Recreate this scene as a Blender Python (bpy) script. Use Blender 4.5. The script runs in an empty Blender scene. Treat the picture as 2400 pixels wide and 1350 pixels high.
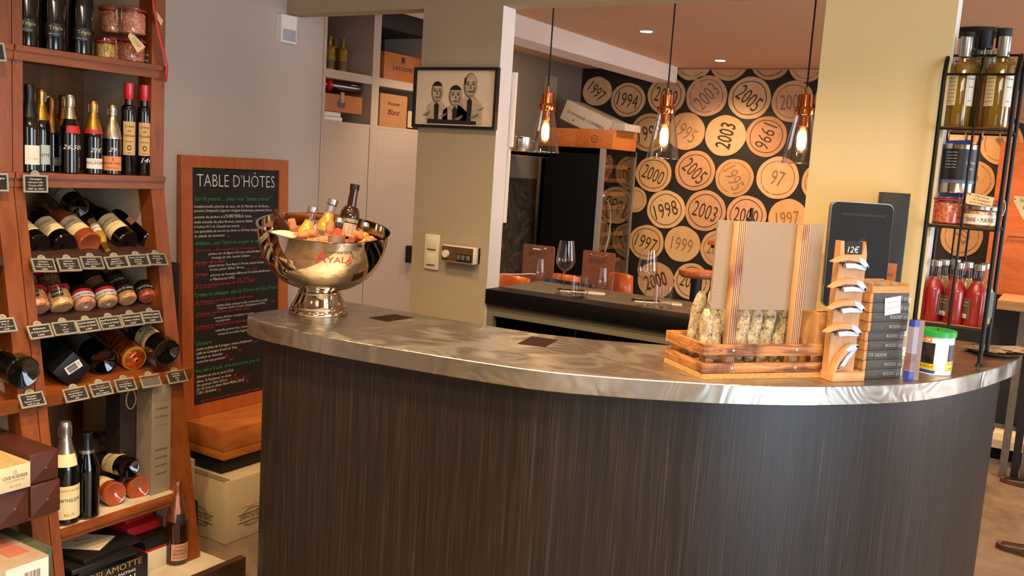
import bpy, bmesh, math, random
from math import sin, cos, pi, radians as R_, atan2, sqrt, hypot
from mathutils import Vector, Matrix, Quaternion
V = Vector
random.seed(7)
S = bpy.context.scene
COL = S.collection

# ---------------------------------------------------------------- camera
F_PX, YAW, PITCH, ROLL, EYE = 2170.0, 0.5440, 0.1317, 0.0640, V((0, 0, 1.58))
_r = V((cos(YAW), sin(YAW), 0)); _f = V((-sin(YAW), cos(YAW), 0)); _u = V((0, 0, 1))
_fw = _f*cos(PITCH) - _u*sin(PITCH); _up = _u*cos(PITCH) + _f*sin(PITCH)
CR = _r*cos(ROLL) + _up*sin(ROLL); CU = _up*cos(ROLL) - _r*sin(ROLL)
cam = bpy.data.cameras.new('camera'); camo = bpy.data.objects.new('camera', cam); COL.objects.link(camo)
cam.sensor_width = 36; cam.sensor_fit = 'HORIZONTAL'; cam.lens = F_PX/2400*36
cam.clip_start = 0.05; cam.clip_end = 60
camo.matrix_world = Matrix(((CR.x, CU.x, -_fw.x, EYE.x), (CR.y, CU.y, -_fw.y, EYE.y), (CR.z, CU.z, -_fw.z, EYE.z), (0, 0, 0, 1)))
S.camera = camo
# ---------------------------------------------------------------- light
vs = S.view_settings
vs.view_transform = 'Standard'; vs.look = 'None'; vs.gamma = 1; vs.use_curve_mapping = False; vs.exposure = 1.2
W = bpy.data.worlds.new('world'); S.world = W; W.use_nodes = True
W.node_tree.nodes['Background'].inputs[0].default_value = (0.62, 0.72, 0.9, 1)
W.node_tree.nodes['Background'].inputs[1].default_value = 1.0
S.cycles.use_denoising = True
S.cycles.sample_clamp_indirect = 6.0
S.cycles.transparent_max_bounces = 24
def area(name, loc, target, sx, sy, power, col, shape='RECTANGLE', spread=pi):
    l = bpy.data.lights.new(name, 'AREA'); l.shape = shape; l.size = sx; l.size_y = sy; l.energy = power; l.color = col; l.spread = spread
    o = bpy.data.objects.new(name, l); COL.objects.link(o); o.location = loc
    o.rotation_euler = (V(target) - V(loc)).to_track_quat('-Z', 'Y').to_euler(); return o
def spot(name, loc, target, power, col, deg=80, blend=.6, rad=.03):
    l = bpy.data.lights.new(name, 'SPOT'); l.energy = power; l.color = col; l.spot_size = R_(deg); l.spot_blend = blend; l.shadow_soft_size = rad
    o = bpy.data.objects.new(name, l); COL.objects.link(o); o.location = loc
    o.rotation_euler = (V(target) - V(loc)).to_track_quat('-Z', 'Y').to_euler(); return o
WARM = (1, .66, .36); WARM2 = (1, .69, .39); DAY = (.66, .82, 1)
area('daylight_window', (2.74, 1.2, 1.22), (-2, 1.2, 1.22), 1.9, 2.35, 58, DAY)
area('daylight_side', (2.85, 4.9, 1.3), (-2, 4.9, 1.3), 2.6, 1.8, 34, (.92, .93, 1))
area('daylight_door', (.9, -2.85, 1.5), (-.5, 2, 1.0), 2.2, 2.0, 14, (.9, .93, 1))
SHOP_SPOTS = [(-1.95, 1.15, 36), (-1.25, 1.1, 38), (-.45, 1.2, 36), (-1.9, .2, 22), (-1.2, .2, 24), (-.4, .2, 24), (-1.95, 2.0, 20), (-1.1, 1.85, 34), (-.3, 1.85, 44)]
for i, (x, y, pw_) in enumerate(SHOP_SPOTS):
    spot('shop_spot', (x, y, 2.67), (x - .1, y + .3, 0), pw_, WARM2, 110, .7)
BACK_SPOTS = [(-2.204, 4.921), (-2.209, 6.05), (-.9, 5.0), (-.9, 6.1), (.2, 5.3), (.2, 6.1)]
for i, (x, y) in enumerate(BACK_SPOTS):
    spot('back_spot', (x, y, 2.35), (x, y + .35, 0), 33, WARM, 130, .8)
spot('closet_spot', (-2.5, 3.9, 2.33), (-3.1, 4.0, .9), 14, WARM2, 90, .8)
area('kitchen_light', (-2.9, 5.2, 2.33), (-3.0, 5.4, 0), .3, .3, 5, WARM2)
area('shop_bounce_light', (.6, .2, 2.66), (.3, .8, 0), 1.6, .5, 16, (1, .84, .66))  # wide area lamp standing in for bounced light, no fixture built

# ---------------------------------------------------------------- pixel helpers (2400 x 1350 frame of the photograph)
def ray(px, py):
    return _fw + CR*((px - 1200)/F_PX) - CU*((py - 675)/F_PX)
def at(px, py, x=None, y=None, z=None, d=None):
    r = ray(px, py)
    if x is not None: t = (x - EYE.x)/r.x
    elif y is not None: t = (y - EYE.y)/r.y
    elif z is not None: t = (z - EYE.z)/r.z
    else: t = d
    return EYE + r*t
SLX, SLZ, SLK = -2.83, 1.44, .174          # sloping front of the lower half of the wine shelves
def xfront(z): return SLX + max(0, SLZ - z)*SLK
def at_slope(px, py, off=0):
    r = ray(px, py)
    t = (SLX + off + (SLZ - EYE.z)*SLK)/(r.x + r.z*SLK)
    return EYE + r*t
def depth(p): return (V(p) - EYE).dot(_fw)
def far_point(p, px, py, L):
    """point on the ray of a pixel, L away from p, on the far side"""
    r = ray(px, py).normalized(); q = p - EYE; b = r.dot(q); c = q.dot(q) - L*L
    dd = b*b - c
    return EYE + r*(b + sqrt(dd) if dd > 0 else b)

# ---------------------------------------------------------------- materials
def lin(h):
    h = h.lstrip('#'); c = [int(h[i:i+2], 16)/255 for i in (0, 2, 4)]
    return tuple(x/12.92 if x <= .04045 else ((x + .055)/1.055)**2.4 for x in c)
MATS = {}
class NT:
    def __init__(s, name):
        s.m = bpy.data.materials.new(name); s.m.use_nodes = True; s.t = s.m.node_tree; s.n = s.t.nodes
        s.b = s.n['Principled BSDF']; s.out = s.n['Material Output']
    def add(s, typ, **kw):
        n = s.n.new(typ)
        for k, v in kw.items():
            if k in n.inputs.keys(): n.inputs[k].default_value = v
            else: setattr(n, k, v)
        return n
    def link(s, a, b): s.t.links.new(a, b)
    def coord(s, scale=(1, 1, 1), kind='Object', rot=(0, 0, 0)):
        c = s.add('ShaderNodeTexCoord'); m = s.add('ShaderNodeMapping'); m.inputs['Scale'].default_value = scale; m.inputs['Rotation'].default_value = rot
        s.link(c.outputs[kind], m.inputs['Vector']); return m.outputs['Vector']
    def noise(s, vec, scale, detail=4, rough=.55, dist=0):
        n = s.add('ShaderNodeTexNoise'); n.inputs['Scale'].default_value = scale; n.inputs['Detail'].default_value = detail
        n.inputs['Roughness'].default_value = rough; n.inputs['Distortion'].default_value = dist
        s.link(vec, n.inputs['Vector']); return n.outputs['Fac']
    def ramp(s, fac, stops):
        r = s.add('ShaderNodeValToRGB'); e = r.color_ramp.elements
        while len(e) < len(stops): e.new(.5)
        for el, (p, c) in zip(e, stops): el.position = p; el.color = (*c, 1) if len(c) == 3 else c
        s.link(fac, r.inputs['Fac']); return r.outputs['Color']
    def bump(s, h, strength, dist=.002):
        b = s.add('ShaderNodeBump'); b.inputs['Strength'].default_value = strength; b.inputs['Distance'].default_value = dist
        s.link(h, b.inputs['Height']); s.link(b.outputs['Normal'], s.b.inputs['Normal'])
    def set(s, **kw):
        for k, v in kw.items(): s.b.inputs[k.replace('_', ' ')].default_value = v
def sc(c, f): return tuple(min(1, x*f) for x in c)
def mat(name, col, rough=.5, metal=0, amt=.12, scale=30, bump=0, coat=0, spec=.5, stretch=(1, 1, 1), detail=4, emit=0, sheen=0, croughness=.05):
    if name in MATS: return MATS[name]
    c = lin(col) if isinstance(col, str) else col
    t = NT(name); v = t.coord(stretch); f = t.noise(v, scale, detail)
    t.link(t.ramp(f, [(.3, sc(c, 1 - amt)), (.7, sc(c, 1 + amt))]), t.b.inputs['Base Color'])
    t.set(Roughness=rough, Metallic=metal, Coat_Weight=coat, Coat_Roughness=croughness, Specular_IOR_Level=spec)
    if bump: t.bump(f, bump)
    if emit:
        t.b.inputs['Emission Color'].default_value = (*c, 1); t.b.inputs['Emission Strength'].default_value = emit
    MATS[name] = t.m; return t.m
def wood(name, c1, c2, stretch=(3, 3, 40), scale=3, rough=.45, coat=0, bump=.15, dist=1.5):
    if name in MATS: return MATS[name]
    a, b = lin(c1), lin(c2); t = NT(name)
    v = t.coord(stretch); f = t.noise(v, scale, 6, .6, dist); g = t.noise(v, scale*9, 3, .6)
    mx = t.add('ShaderNodeMath', operation='MULTIPLY_ADD'); t.link(f, mx.inputs[0]); mx.inputs[1].default_value = .75
    m2 = t.add('ShaderNodeMath', operation='MULTIPLY'); t.link(g, m2.inputs[0]); m2.inputs[1].default_value = .25; t.link(m2.outputs[0], mx.inputs[2])
    t.link(t.ramp(mx.outputs[0], [(.32, b), (.55, a), (.75, sc(a, 1.12))]), t.b.inputs['Base Color'])
    t.set(Roughness=rough, Coat_Weight=coat, Coat_Roughness=.15); t.bump(mx.outputs[0], bump, .001)
    MATS[name] = t.m; return t.m
def thin_glass(name, tint=(1, 1, 1), refl=1.0, rough=0.0, haze=0.0, power=3.2):
    """thin pane: lets light straight through, reflects by Fresnel"""
    if name in MATS: return MATS[name]
    t = NT(name); tr = t.add('ShaderNodeBsdfTransparent'); tr.inputs[0].default_value = (*tint, 1)
    gl = t.add('ShaderNodeBsdfGlossy'); gl.inputs['Roughness'].default_value = rough
    lw = t.add('ShaderNodeLayerWeight'); lw.inputs['Blend'].default_value = .5; pw = t.add('ShaderNodeMath', operation='POWER'); t.link(lw.outputs['Facing'], pw.inputs[0]); pw.inputs[1].default_value = power
    fr = t.add('ShaderNodeMath', operation='MULTIPLY_ADD'); t.link(pw.outputs[0], fr.inputs[0]); fr.inputs[1].default_value = .75; fr.inputs[2].default_value = .055
    mu = t.add('ShaderNodeMath', operation='MULTIPLY'); t.link(fr.outputs[0], mu.inputs[0]); mu.inputs[1].default_value = refl
    nz = t.noise(t.coord(), 14, 2); ma = t.add('ShaderNodeMath', operation='MULTIPLY_ADD'); t.link(nz, ma.inputs[0]); ma.inputs[1].default_value = .02 + haze; t.link(mu.outputs[0], ma.inputs[2])
    mx = t.add('ShaderNodeMixShader'); t.link(ma.outputs[0], mx.inputs[0]); t.link(tr.outputs[0], mx.inputs[1]); t.link(gl.outputs[0], mx.inputs[2])
    t.link(mx.outputs[0], t.out.inputs['Surface']); MATS[name] = t.m; return t.m

# ---------------------------------------------------------------- mesh building
class MB:
    def __init__(s): s.v = []; s.f = []
    def add(s, vs, fs, M=None):
        o = len(s.v)
        s.v += [(M @ V(p)) if M else V(p) for p in vs]
        s.f += [tuple(i + o for i in f) for f in fs]; return s
    def box(s, lo, hi, M=None, bev=0):
        (x0, y0, z0), (x1, y1, z1) = lo, hi
        if bev:
            b = min(bev, (x1-x0)*.45, (y1-y0)*.45, (z1-z0)*.45); bm = bmesh.new(); bmesh.ops.create_cube(bm, size=1)
            for q in bm.verts: q.co = V(((x0+x1)/2 + q.co.x*(x1-x0), (y0+y1)/2 + q.co.y*(y1-y0), (z0+z1)/2 + q.co.z*(z1-z0)))
            bmesh.ops.bevel(bm, geom=bm.edges[:], offset=b, segments=2, affect='EDGES', profile=.5)
            bm.verts.index_update(); s.add([q.co.copy() for q in bm.verts], [[q.index for q in f.verts] for f in bm.faces], M); bm.free(); return s
        vs = [(x, y, z) for z in (z0, z1) for y in (y0, y1) for x in (x0, x1)]
        return s.add(vs, [(0, 2, 3, 1), (4, 5, 7, 6), (0, 1, 5, 4), (2, 6, 7, 3), (0, 4, 6, 2), (1, 3, 7, 5)], M)
    def cbox(s, c, sz, M=None, bev=0):
        return s.box([c[i] - sz[i]/2 for i in range(3)], [c[i] + sz[i]/2 for i in range(3)], M, bev)
    def lathe(s, prof, seg=28, M=None, a0=0, a1=None, sx=1, sy=1):
        full = a1 is None; n = seg; a1 = a0 + 2*pi if full else a1
        vs = []; fs = []; cols = n if full else n + 1
        for r, z in prof:
            for k in range(cols):
                a = a0 + (a1 - a0)*k/n; vs.append((r*cos(a)*sx, r*sin(a)*sy, z))
        for j in range(len(prof) - 1):
            for k in range(n):
                k2 = (k + 1) % cols if full else k + 1
                q = [j*cols + k, j*cols + k2, (j+1)*cols + k2, (j+1)*cols + k]
                if prof[j][0] < 1e-6: q = [q[0], q[2], q[3]]
                elif prof[j+1][0] < 1e-6: q = [q[0], q[1], q[2]]
                fs.append(q)
        return s.add(vs, fs, M)
    def patch(s, R, z0, z1, ac, aw, seg=10, M=None, off=.0005):
        return s.lathe([(R + off, z0), (R + off, z1)], seg, M, ac - aw/2, ac + aw/2)
    def tube(s, pts, r, seg=8, closed=False, M=None):
        pts = [V(p) for p in pts]; n = len(pts); vs = []; fs = []; prev = None
        rs = r if isinstance(r, (list, tuple)) else [r]*n
        for i, p in enumerate(pts):
            a = pts[(i-1) % n] if (closed or i) else p; b = pts[(i+1) % n] if (closed or i < n-1) else p
            d = (b - a); d = d.normalized() if d.length > 1e-9 else V((0, 0, 1))
            if prev is None:
                u = d.orthogonal().normalized()
            else:
                u = prev - d*prev.dot(d); u = u.normalized() if u.length > 1e-6 else d.orthogonal().normalized()
            prev = u; w = d.cross(u)
            for k in range(seg):
                t = 2*pi*k/seg; vs.append(p + (u*cos(t) + w*sin(t))*rs[i])
        m = n if closed else n - 1
        for i in range(m):
            for k in range(seg):
                j = (i+1) % n; fs.append((i*seg + k, i*seg + (k+1) % seg, j*seg + (k+1) % seg, j*seg + k))
        if not closed: fs.append(tuple(range(seg - 1, -1, -1))); fs.append(tuple((n-1)*seg + k for k in range(seg)))
        return s.add(vs, fs, M)
    def prism(s, pts, a, b, axis=2, M=None):
        n = len(pts)
        def p3(p, h):
            return (p[0], p[1], h) if axis == 2 else ((p[0], h, p[1]) if axis == 1 else (h, p[0], p[1]))
        vs = [p3(p, a) for p in pts] + [p3(p, b) for p in pts]
        fs = [tuple(range(n - 1, -1, -1)), tuple(range(n, 2*n))] + [(i, (i+1) % n, n + (i+1) % n, n + i) for i in range(n)]
        return s.add(vs, fs, M)
    def disc(s, r, z, seg=24, M=None, sx=1, sy=1):
        return s.add([(r*cos(2*pi*k/seg)*sx, r*sin(2*pi*k/seg)*sy, z) for k in range(seg)], [tuple(range(seg))], M)
    def mesh(s, name, m, smooth=.6, fix=True):
        me = bpy.data.meshes.new(name); me.from_pydata([tuple(p) for p in s.v], [], s.f)
        if fix:
            bm = bmesh.new(); bm.from_mesh(me); bmesh.ops.recalc_face_normals(bm, faces=bm.faces); bm.to_mesh(me); bm.free()
        if m: me.materials.append(m)
        if smooth:
            me.polygons.foreach_set('use_smooth', [True]*len(me.polygons)); me.set_sharp_from_angle(angle=smooth)
        me.update(); return me
    def obj(s, name, m, parent=None, loc=None, rotz=0, smooth=.6, fix=True):
        return link(name, s.mesh(name, m, smooth, fix), parent, loc, rotz)
def link(name, me, parent=None, loc=None, rotz=0):
    o = bpy.data.objects.new(name, me); COL.objects.link(o)
    if parent: o.parent = parent
    if loc is not None: o.location = loc
    if rotz: o.rotation_euler = (0, 0, rotz)
    return o
def tag(o, label, cat, group=None):
    o['label'] = label; o['category'] = cat
    if group: o['group'] = group
    return o
def thing(name, label, cat, loc=(0, 0, 0), rotz=0, group=None, M=None):
    o = bpy.data.objects.new(name, None); COL.objects.link(o); o.empty_display_size = .05
    if M is not None: o.matrix_world = M
    else: o.location = loc; o.rotation_euler = (0, 0, rotz)
    return tag(o, label, cat, group)
def struct(o): o['kind'] = 'structure'; return o
def frameM(o, x, z):
    """matrix with origin o, local x and z axes"""
    x = V(x).normalized(); z = V(z); z = (z - x*z.dot(x)).normalized(); y = z.cross(x)
    return Matrix(((x.x, y.x, z.x, o[0]), (x.y, y.y, z.y, o[1]), (x.z, y.z, z.z, o[2]), (0, 0, 0, 1)))
def axisM(o, top):
    """local z along the axis from o to top, local x turned to the camera"""
    z = (V(top) - V(o)).normalized(); c = EYE - V(o); x = (c - z*c.dot(z)).normalized(); y = z.cross(x)
    return Matrix(((x.x, y.x, z.x, o[0]), (x.y, y.y, z.y, o[1]), (x.z, y.z, z.z, o[2]), (0, 0, 0, 1)))
def facing(p, twist=0): return atan2(EYE.y - p[1], EYE.x - p[0]) + twist
# ---------------------------------------------------------------- lettering
_TX = {}
def glyphs(s, shear=0, bold=0):
    k = (s, shear, bold)
    if k in _TX: return _TX[k]
    c = bpy.data.curves.new('t', 'FONT'); c.body = s; c.size = 1; c.shear = shear; c.resolution_u = 2; c.offset = bold; c.align_x = 'CENTER'; c.align_y = 'BOTTOM_BASELINE'
    o = bpy.data.objects.new('t', c); COL.objects.link(o)
    dg = bpy.context.evaluated_depsgraph_get(); me = bpy.data.meshes.new_from_object(o.evaluated_get(dg))
    vs = [(p.co.x, p.co.y) for p in me.vertices]; fs = [tuple(p.vertices) for p in me.polygons]
    bpy.data.objects.remove(o); bpy.data.curves.remove(c); bpy.data.meshes.remove(me)
    xs = [p[0] for p in vs] or [0]; w = max(xs) - min(xs); cx = (max(xs) + min(xs))/2
    _TX[k] = ([(x - cx, y) for x, y in vs], fs, w); return _TX[k]
def put_text(b, s, M, size, width=None, shear=0, bold=0, align='C', rot=0):
    """lettering in the local xy plane of M; size = cap height"""
    vs, fs, w = glyphs(s, shear, bold); k = size/.72; kx = k
    if width: kx = width/max(w, 1e-6)
    dx = {'C': 0, 'L': w*kx/2, 'R': -w*kx/2}[align]
    b.add([(x*kx + dx, y*k, 0) for x, y in vs], fs, M); return w*kx
def wrap_text(b, s, R, ang, z, size, width=None, shear=0, bold=0, off=.001):
    vs, fs, w = glyphs(s, shear, bold); k = size/.72; kx = width/max(w, 1e-6) if width else k
    b.add([((R + off)*cos(ang + x*kx/R), (R + off)*sin(ang + x*kx/R), z + y*k) for x, y in vs], fs)
# ================================================================ the setting
def plaster(name, col, amt=.04, rough=.8, scale=3, bump=.05): return mat(name, col, rough, amt=amt, scale=scale, bump=bump, detail=6)
M_GREY = plaster('grey_beige_paint', '#b8aba0'); M_PIL = plaster('taupe_paint', '#a99a80'); M_WHITE = plaster('warm_white_paint', '#ece2da')
M_CREAM = plaster('cream_warm_lit', '#e0ca94'); M_CEIL = plaster('ceiling_paint', '#cfab88'); M_DARKP = plaster('dark_taupe_paint', '#6d6459')
M_BLACK = mat('matte_black', '#0e0d0d', .55, amt=.2); M_SATIN = mat('satin_black_metal', '#141210', .35, .6, amt=.2)
M_STEEL = mat('brushed_steel', '#b9b4ac', .28, 1, amt=.12, scale=60, stretch=(1, 1, 12)); M_CHROME = mat('polished_chrome', '#d9d4cc', .06, 1, amt=.03, scale=5)
M_ALU = mat('aluminium', '#b8b6b2', .35, .9, amt=.06); M_PAPER = mat('white_paper', '#e8e2d6', .8, amt=.03); M_INK = mat('black_ink', '#14110f', .6, amt=.1)
M_GLASS = thin_glass('clear_glass'); M_GOLDINK = mat('gold_ink', '#c8a25a', .4, .5, amt=.1); M_REDINK = mat('red_ink', '#c2222a', .5, amt=.08); M_WHITEINK = mat('white_chalk', '#e6e2da', .9, amt=.1, scale=90)
M_KRAFT = mat('kraft_card', '#b98a54', .8, amt=.08, scale=60); M_CARD = mat('beige_card', '#c9b48c', .8, amt=.06, scale=40)
M_CHERRY = wood('cherry_wood', '#864619', '#6a3311', (6, 6, 1.2), 3, .42, .15, .05); M_CHERRYH = wood('cherry_wood_crosswise', '#864619', '#6a3311', (6, 1.2, 6), 3, .42, .15, .05)

def floor_mat():
    t = NT('waxed_concrete_floor'); v = t.coord((1, 1, 1)); a = t.noise(v, 1.6, 8, .6, .6); b = t.noise(v, 14, 5, .6)
    m = t.add('ShaderNodeMath', operation='MULTIPLY_ADD'); t.link(a, m.inputs[0]); m.inputs[1].default_value = .7
    m2 = t.add('ShaderNodeMath', operation='MULTIPLY'); t.link(b, m2.inputs[0]); m2.inputs[1].default_value = .3; t.link(m2.outputs[0], m.inputs[2])
    t.link(t.ramp(m.outputs[0], [(.3, lin('#5d4a38')), (.52, lin('#86705a')), (.72, lin('#a08a70'))]), t.b.inputs['Base Color']); t.set(Roughness=.38); t.bump(b, .05); return t.m
b = MB().box((-3.7, -3, -.1), (3, 6.75, 0)); struct(b.obj('floor', floor_mat(), smooth=0))
b = MB().box((-3.7, -3, 2.7), (3, 3.05, 2.8)); struct(b.obj('ceiling', M_CEIL, smooth=0))
b = MB().box((-3.7, 3.14, 2.37), (3, 6.75, 2.5)); struct(b.obj('ceiling', M_CEIL, smooth=0))
b = MB().box((-3.2, 2.215, 0), (-3.1, 3.29, 2.7)); struct(b.obj('wall_left', M_GREY, smooth=0))
b = MB().box((-3.4, -3, 0), (-3.25, 2.215, 2.7)); struct(b.obj('wall_left', M_GREY, smooth=0))
b = MB().box((-3.62, 4.5, 0), (-3.49, 6.75, 2.37)); struct(b.obj('wall_left', M_DARKP, smooth=0))
b = MB().box((2.9, -3, 0), (3, 6.75, 2.7)); struct(b.obj('wall_right', M_CREAM, smooth=0))
b = MB().box((-3.4, -3.1, 0), (3, -3, 2.7)); struct(b.obj('wall_front', M_CREAM, smooth=0))
b = MB().box((-3.1, 3.05, 2.178), (2.9, 3.14, 2.7)); struct(b.obj('lintel', M_PIL, smooth=0))
for x0, x1 in ((-2.34, -1.962), (-.762, -.382)):
    o = MB().box((x0, 3.05, 0), (x1, 3.14, 2.178)).obj('pillar', M_PIL if x0 < -2 else M_CREAM, smooth=0); struct(o); o.data.materials.append(M_WHITE)  # right pillar yellower than the left: warm spot light put into its colour
    for p in o.data.polygons:
        if p.normal.x > .5: p.material_index = 1
BX = at(1400, 120, z=2.30).x
BX = -2.66
b = MB().box((-2.84, 3.14, 2.255), (BX, 6.55, 2.37)); struct(b.obj('beam', M_WHITE, smooth=0))
# thin boards at the back edge of the left pillar
za, zb_ = at(1196, 170, y=3.15).z, at(1186, 344, y=3.15).z
struct(MB().box((-1.99, 3.142, zb_), (-1.945, 3.158, za)).obj('trim_1', M_WHITE, smooth=0))
za, zb_ = at(1186, 350, y=3.15).z, at(1176, 521, y=3.15).z
struct(MB().box((-1.99, 3.142, zb_), (-1.952, 3.152, za)).obj('trim_2', M_WHITE, smooth=0))
# window and shop door behind the camera (seen only as reflections)
b = MB()
for y in (.24, 1.2, 2.16): b.box((2.70, y - .03, .06), (2.73, y + .03, 2.39))
for z in (.03, 2.42): b.box((2.78, .24, z - .03), (2.84, 2.16, z + .03))
struct(b.obj('window_1', M_SATIN, smooth=0))

# ---- wall of printed wine corks
MW_Y = 6.63
wall_back = MB().box((-3.62, MW_Y, 0), (3, 6.75, 2.37)).obj('wall_back', mat('mural_black', '#17120e', .6, amt=.25, scale=4), smooth=0); struct(wall_back)
b = MB().box((-3.62, MW_Y - .012, 0), (-3.487, MW_Y - .001, 2.37)); struct(b.obj('wall_back', M_DARKP, smooth=0))
def cork_mat():
    t = NT('printed_cork'); v = t.coord((1, 1, 1), 'Object'); f = t.noise(v, 9, 8, .65, .8); g = t.noise(v, 55, 3)
    oi = t.add('ShaderNodeObjectInfo')
    a = t.ramp(oi.outputs['Random'], [(0, lin('#b48c62')), (.25, lin('#cba268')), (.5, lin('#c89c78')), (.75, lin('#d2ae7c')), (1, lin('#b8865f'))])
    mx = t.add('ShaderNodeMix', data_type='RGBA', blend_type='MULTIPLY'); mx.inputs[0].default_value = .8
    t.link(a, mx.inputs[6]); t.link(t.ramp(f, [(.28, (.55, .42, .34)), (.42, (.92, .9, .88)), (.6, (1, 1, 1))]), mx.inputs[7])
    t.link(mx.outputs[2], t.b.inputs['Base Color']); t.set(Roughness=.75); return t.m
M_CORKP = cork_mat(); M_CORKINK = mat('cork_print_ink', '#3a2416', .8, amt=.25, scale=20); M_CORKFAINT = mat('cork_print_ink_faded', '#8c6444', .8, amt=.25, scale=20)
CORKS = [(1400, 214, 34, '1997', 35, 1, 0), (1472, 234, 40, '1994', 6, 1, 1), (1562, 224, 44, '2000', 8, 1, 1), (1625, 141, 47, '1', 30, 0, 1), (1656, 225, 48, '2003', -52, 0, 1),
    (1757, 230, 50, '2005', 34, 1, 1), (1709, 143, 46, '5', 20, 0, 1), (1807, 142, 46, '1', -60, 1, 1), (1893, 148, 45, '20', 0, 0, 1), (1858, 238, 49, '2002', -8, 0, 1), (1700, 318, 48, '2003', -82, 2, 0),
    (1796, 320, 48, '1996', 105, 1, 1), (1608, 308, 44, '1995', 25, 0, 0), (1523, 311, 45, '1999', -14, 1, 1), (1532, 408, 42, '2000', 16, 1, 1), (1629, 400, 47, '2005', 36, 1, 1), (1721, 417, 45, '1995', 55, 0, 1),
    (1823, 417, 50, '97', 8, 0, 1), (1924, 428, 46, '19', 10, 0, 1), (1561, 491, 45, '1998', -22, 1, 1), (1653, 494, 48, '2003', 10, 1, 1), (1749, 505, 47, '2000', 2, 1, 1), (1846, 511, 45, '1997', -12, 0, 0),
    (1486, 468, 30, '', 0, 0, 1), (1515, 568, 41, '1997', 12, 1, 1), (1599, 572, 42, '1999', 3, 0, 0), (1684, 583, 43, '2004', 5, 0, 1), (1537, 657, 43, '2000', -24, 2, 0), (1621, 660, 43, '2002', 8, 1, 1),
    (1706, 672, 42, '1996', 0, 0, 1), (2348, 336, 51, '1', -40, 0, 1), (2284, 424, 47, '2', 20, 0, 1), (2393, 432, 46, '9', 10, 0, 1), (2254, 552, 50, '20', -50, 0, 1), (2412, 246, 45, '2', 0, 0, 1), (2318, 236, 46, '19', 0, 0, 1), (2252, 318, 42, '', 0, 0, 1)]
CORKS += [(1955, 232, 46, '2001', 10, 1, 1), (2052, 232, 46, '1998', -20, 0, 1), (2150, 234, 46, '2004', 40, 1, 1), (2004, 326, 46, '1996', 5, 1, 0), (2102, 328, 46, '2003', -35, 0, 1), (2040, 420, 46, '1999', 15, 1, 1), (2140, 424, 46, '2002', 60, 1, 1), (1942, 516, 46, '2005', -10, 1, 1), (2044, 520, 46, '1994', 8, 0, 1), (2146, 524, 46, '2000', -28, 1, 1), (1790, 600, 44, '1998', 12, 1, 1), (1894, 606, 44, '2001', -6, 0, 1), (1998, 612, 44, '1997', 30, 1, 1), (1812, 690, 44, '2003', -15, 1, 1), (1916, 696, 44, '1995', 5, 1, 0)]
for px, py, r, s, rot, ink, ring in CORKS:
    c = at(px, py, y=MW_Y); rx = abs(at(px + r, py, y=MW_Y).x - at(px - r, py, y=MW_Y).x)/2; rz = abs(at(px, py + r, y=MW_Y).z - at(px, py - r, y=MW_Y).z)/2
    n = 40; ph = random.random()*6; pts = []
    for k in range(n):
        a = 2*pi*k/n; w = 1 + .012*sin(3*a + ph) + .008*sin(7*a + 2*ph); p = (c.x + rx*w*cos(a), c.z + rz*w*sin(a))
        pts.append((max(-3.484, p[0]) - c.x, min(2.366, p[1]) - c.z))
    mb = MB().prism(pts, 0, -.004, 1); ck = mb.obj('cork', M_CORKP, wall_back, (c.x, MW_Y - .0005, c.z), smooth=0)
    ib = MB(); ok = lambda x, z: c.x + x > -3.48 and c.z + z < 2.362
    if ring:
        q = []
        for k in range(48):
            a = 2*pi*k/48; w = .78 + .012*sin(4*a + ph)
            for t in (.035, 0): q.append((rx*(w + t)*cos(a), -.0052, rz*(w + t)*sin(a)))
        fs = [(2*k, 2*k+1, 2*((k+1) % 48)+1, 2*((k+1) % 48)) for k in range(48)]
        fs = [f for f in fs if all(ok(q[i][0], q[i][2]) for i in f) and random.random() > (.0 if ink else .06)]
        ib.add(q, fs)
    if s:
        a = -R_(rot + 3.7)
        Mt = Matrix(((cos(a), -sin(a)*1.35, 0, 0), (0, 0, 1, -.0054), (sin(a), cos(a)*1.35, 0, 0), (0, 0, 0, 1)))
        h = rx*.56; Mt = Mt @ Matrix.Translation((0, -h*.5, 0)); tb = MB(); put_text(tb, s, Mt, h, rx*(1.2 if len(s) > 2 else .3*len(s)), bold=.012 if ink == 2 else -.004)
        o0 = len(ib.v); ib.v += tb.v; ib.f += [tuple(i + o0 for i in f) for f in tb.f if all(ok(tb.v[i].x, tb.v[i].z) for i in f)]
    if ib.v: ib.obj('year_print', M_CORKINK if ink else M_CORKFAINT, ck, smooth=0, fix=False)

# ---- bar counter
def catmull(P, n=6, closed=True):
    out = []; m = len(P)
    for i in range(m):
        p0, p1, p2, p3 = (V(P[(i + k - 1) % m]) for k in range(4))
        for j in range(n):
            t = j/n; out.append(tuple(.5*((2*p1) + (p2 - p0)*t + (2*p0 - 5*p1 + 4*p2 - p3)*t*t + (3*p1 - p0 - 3*p2 + p3)*t**3)))
    return out
FRONT = [(-2.13, 2.2), (-2.13, 2.05), (-2.118, 1.972), (-2.07, 1.92), (-1.99, 1.895), (-1.85, 1.884), (-1.69, 1.884), (-1.5, 1.902), (-1.338, 1.922), (-1.2, 1.943), (-1.1, 1.965), (-1.009, 2.0), (-.889, 2.062), (-.79, 2.122), (-.693, 2.186), (-.565, 2.293),
    (-.473, 2.391), (-.355, 2.54), (-.271, 2.69), (-.189, 2.927), (-.125, 3.2), (-.108, 3.34), (-.13, 3.43), (-.2, 3.485), (-.3, 3.5)]
fr = [V((*p, 0)) for p in FRONT]; sm = []
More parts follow.
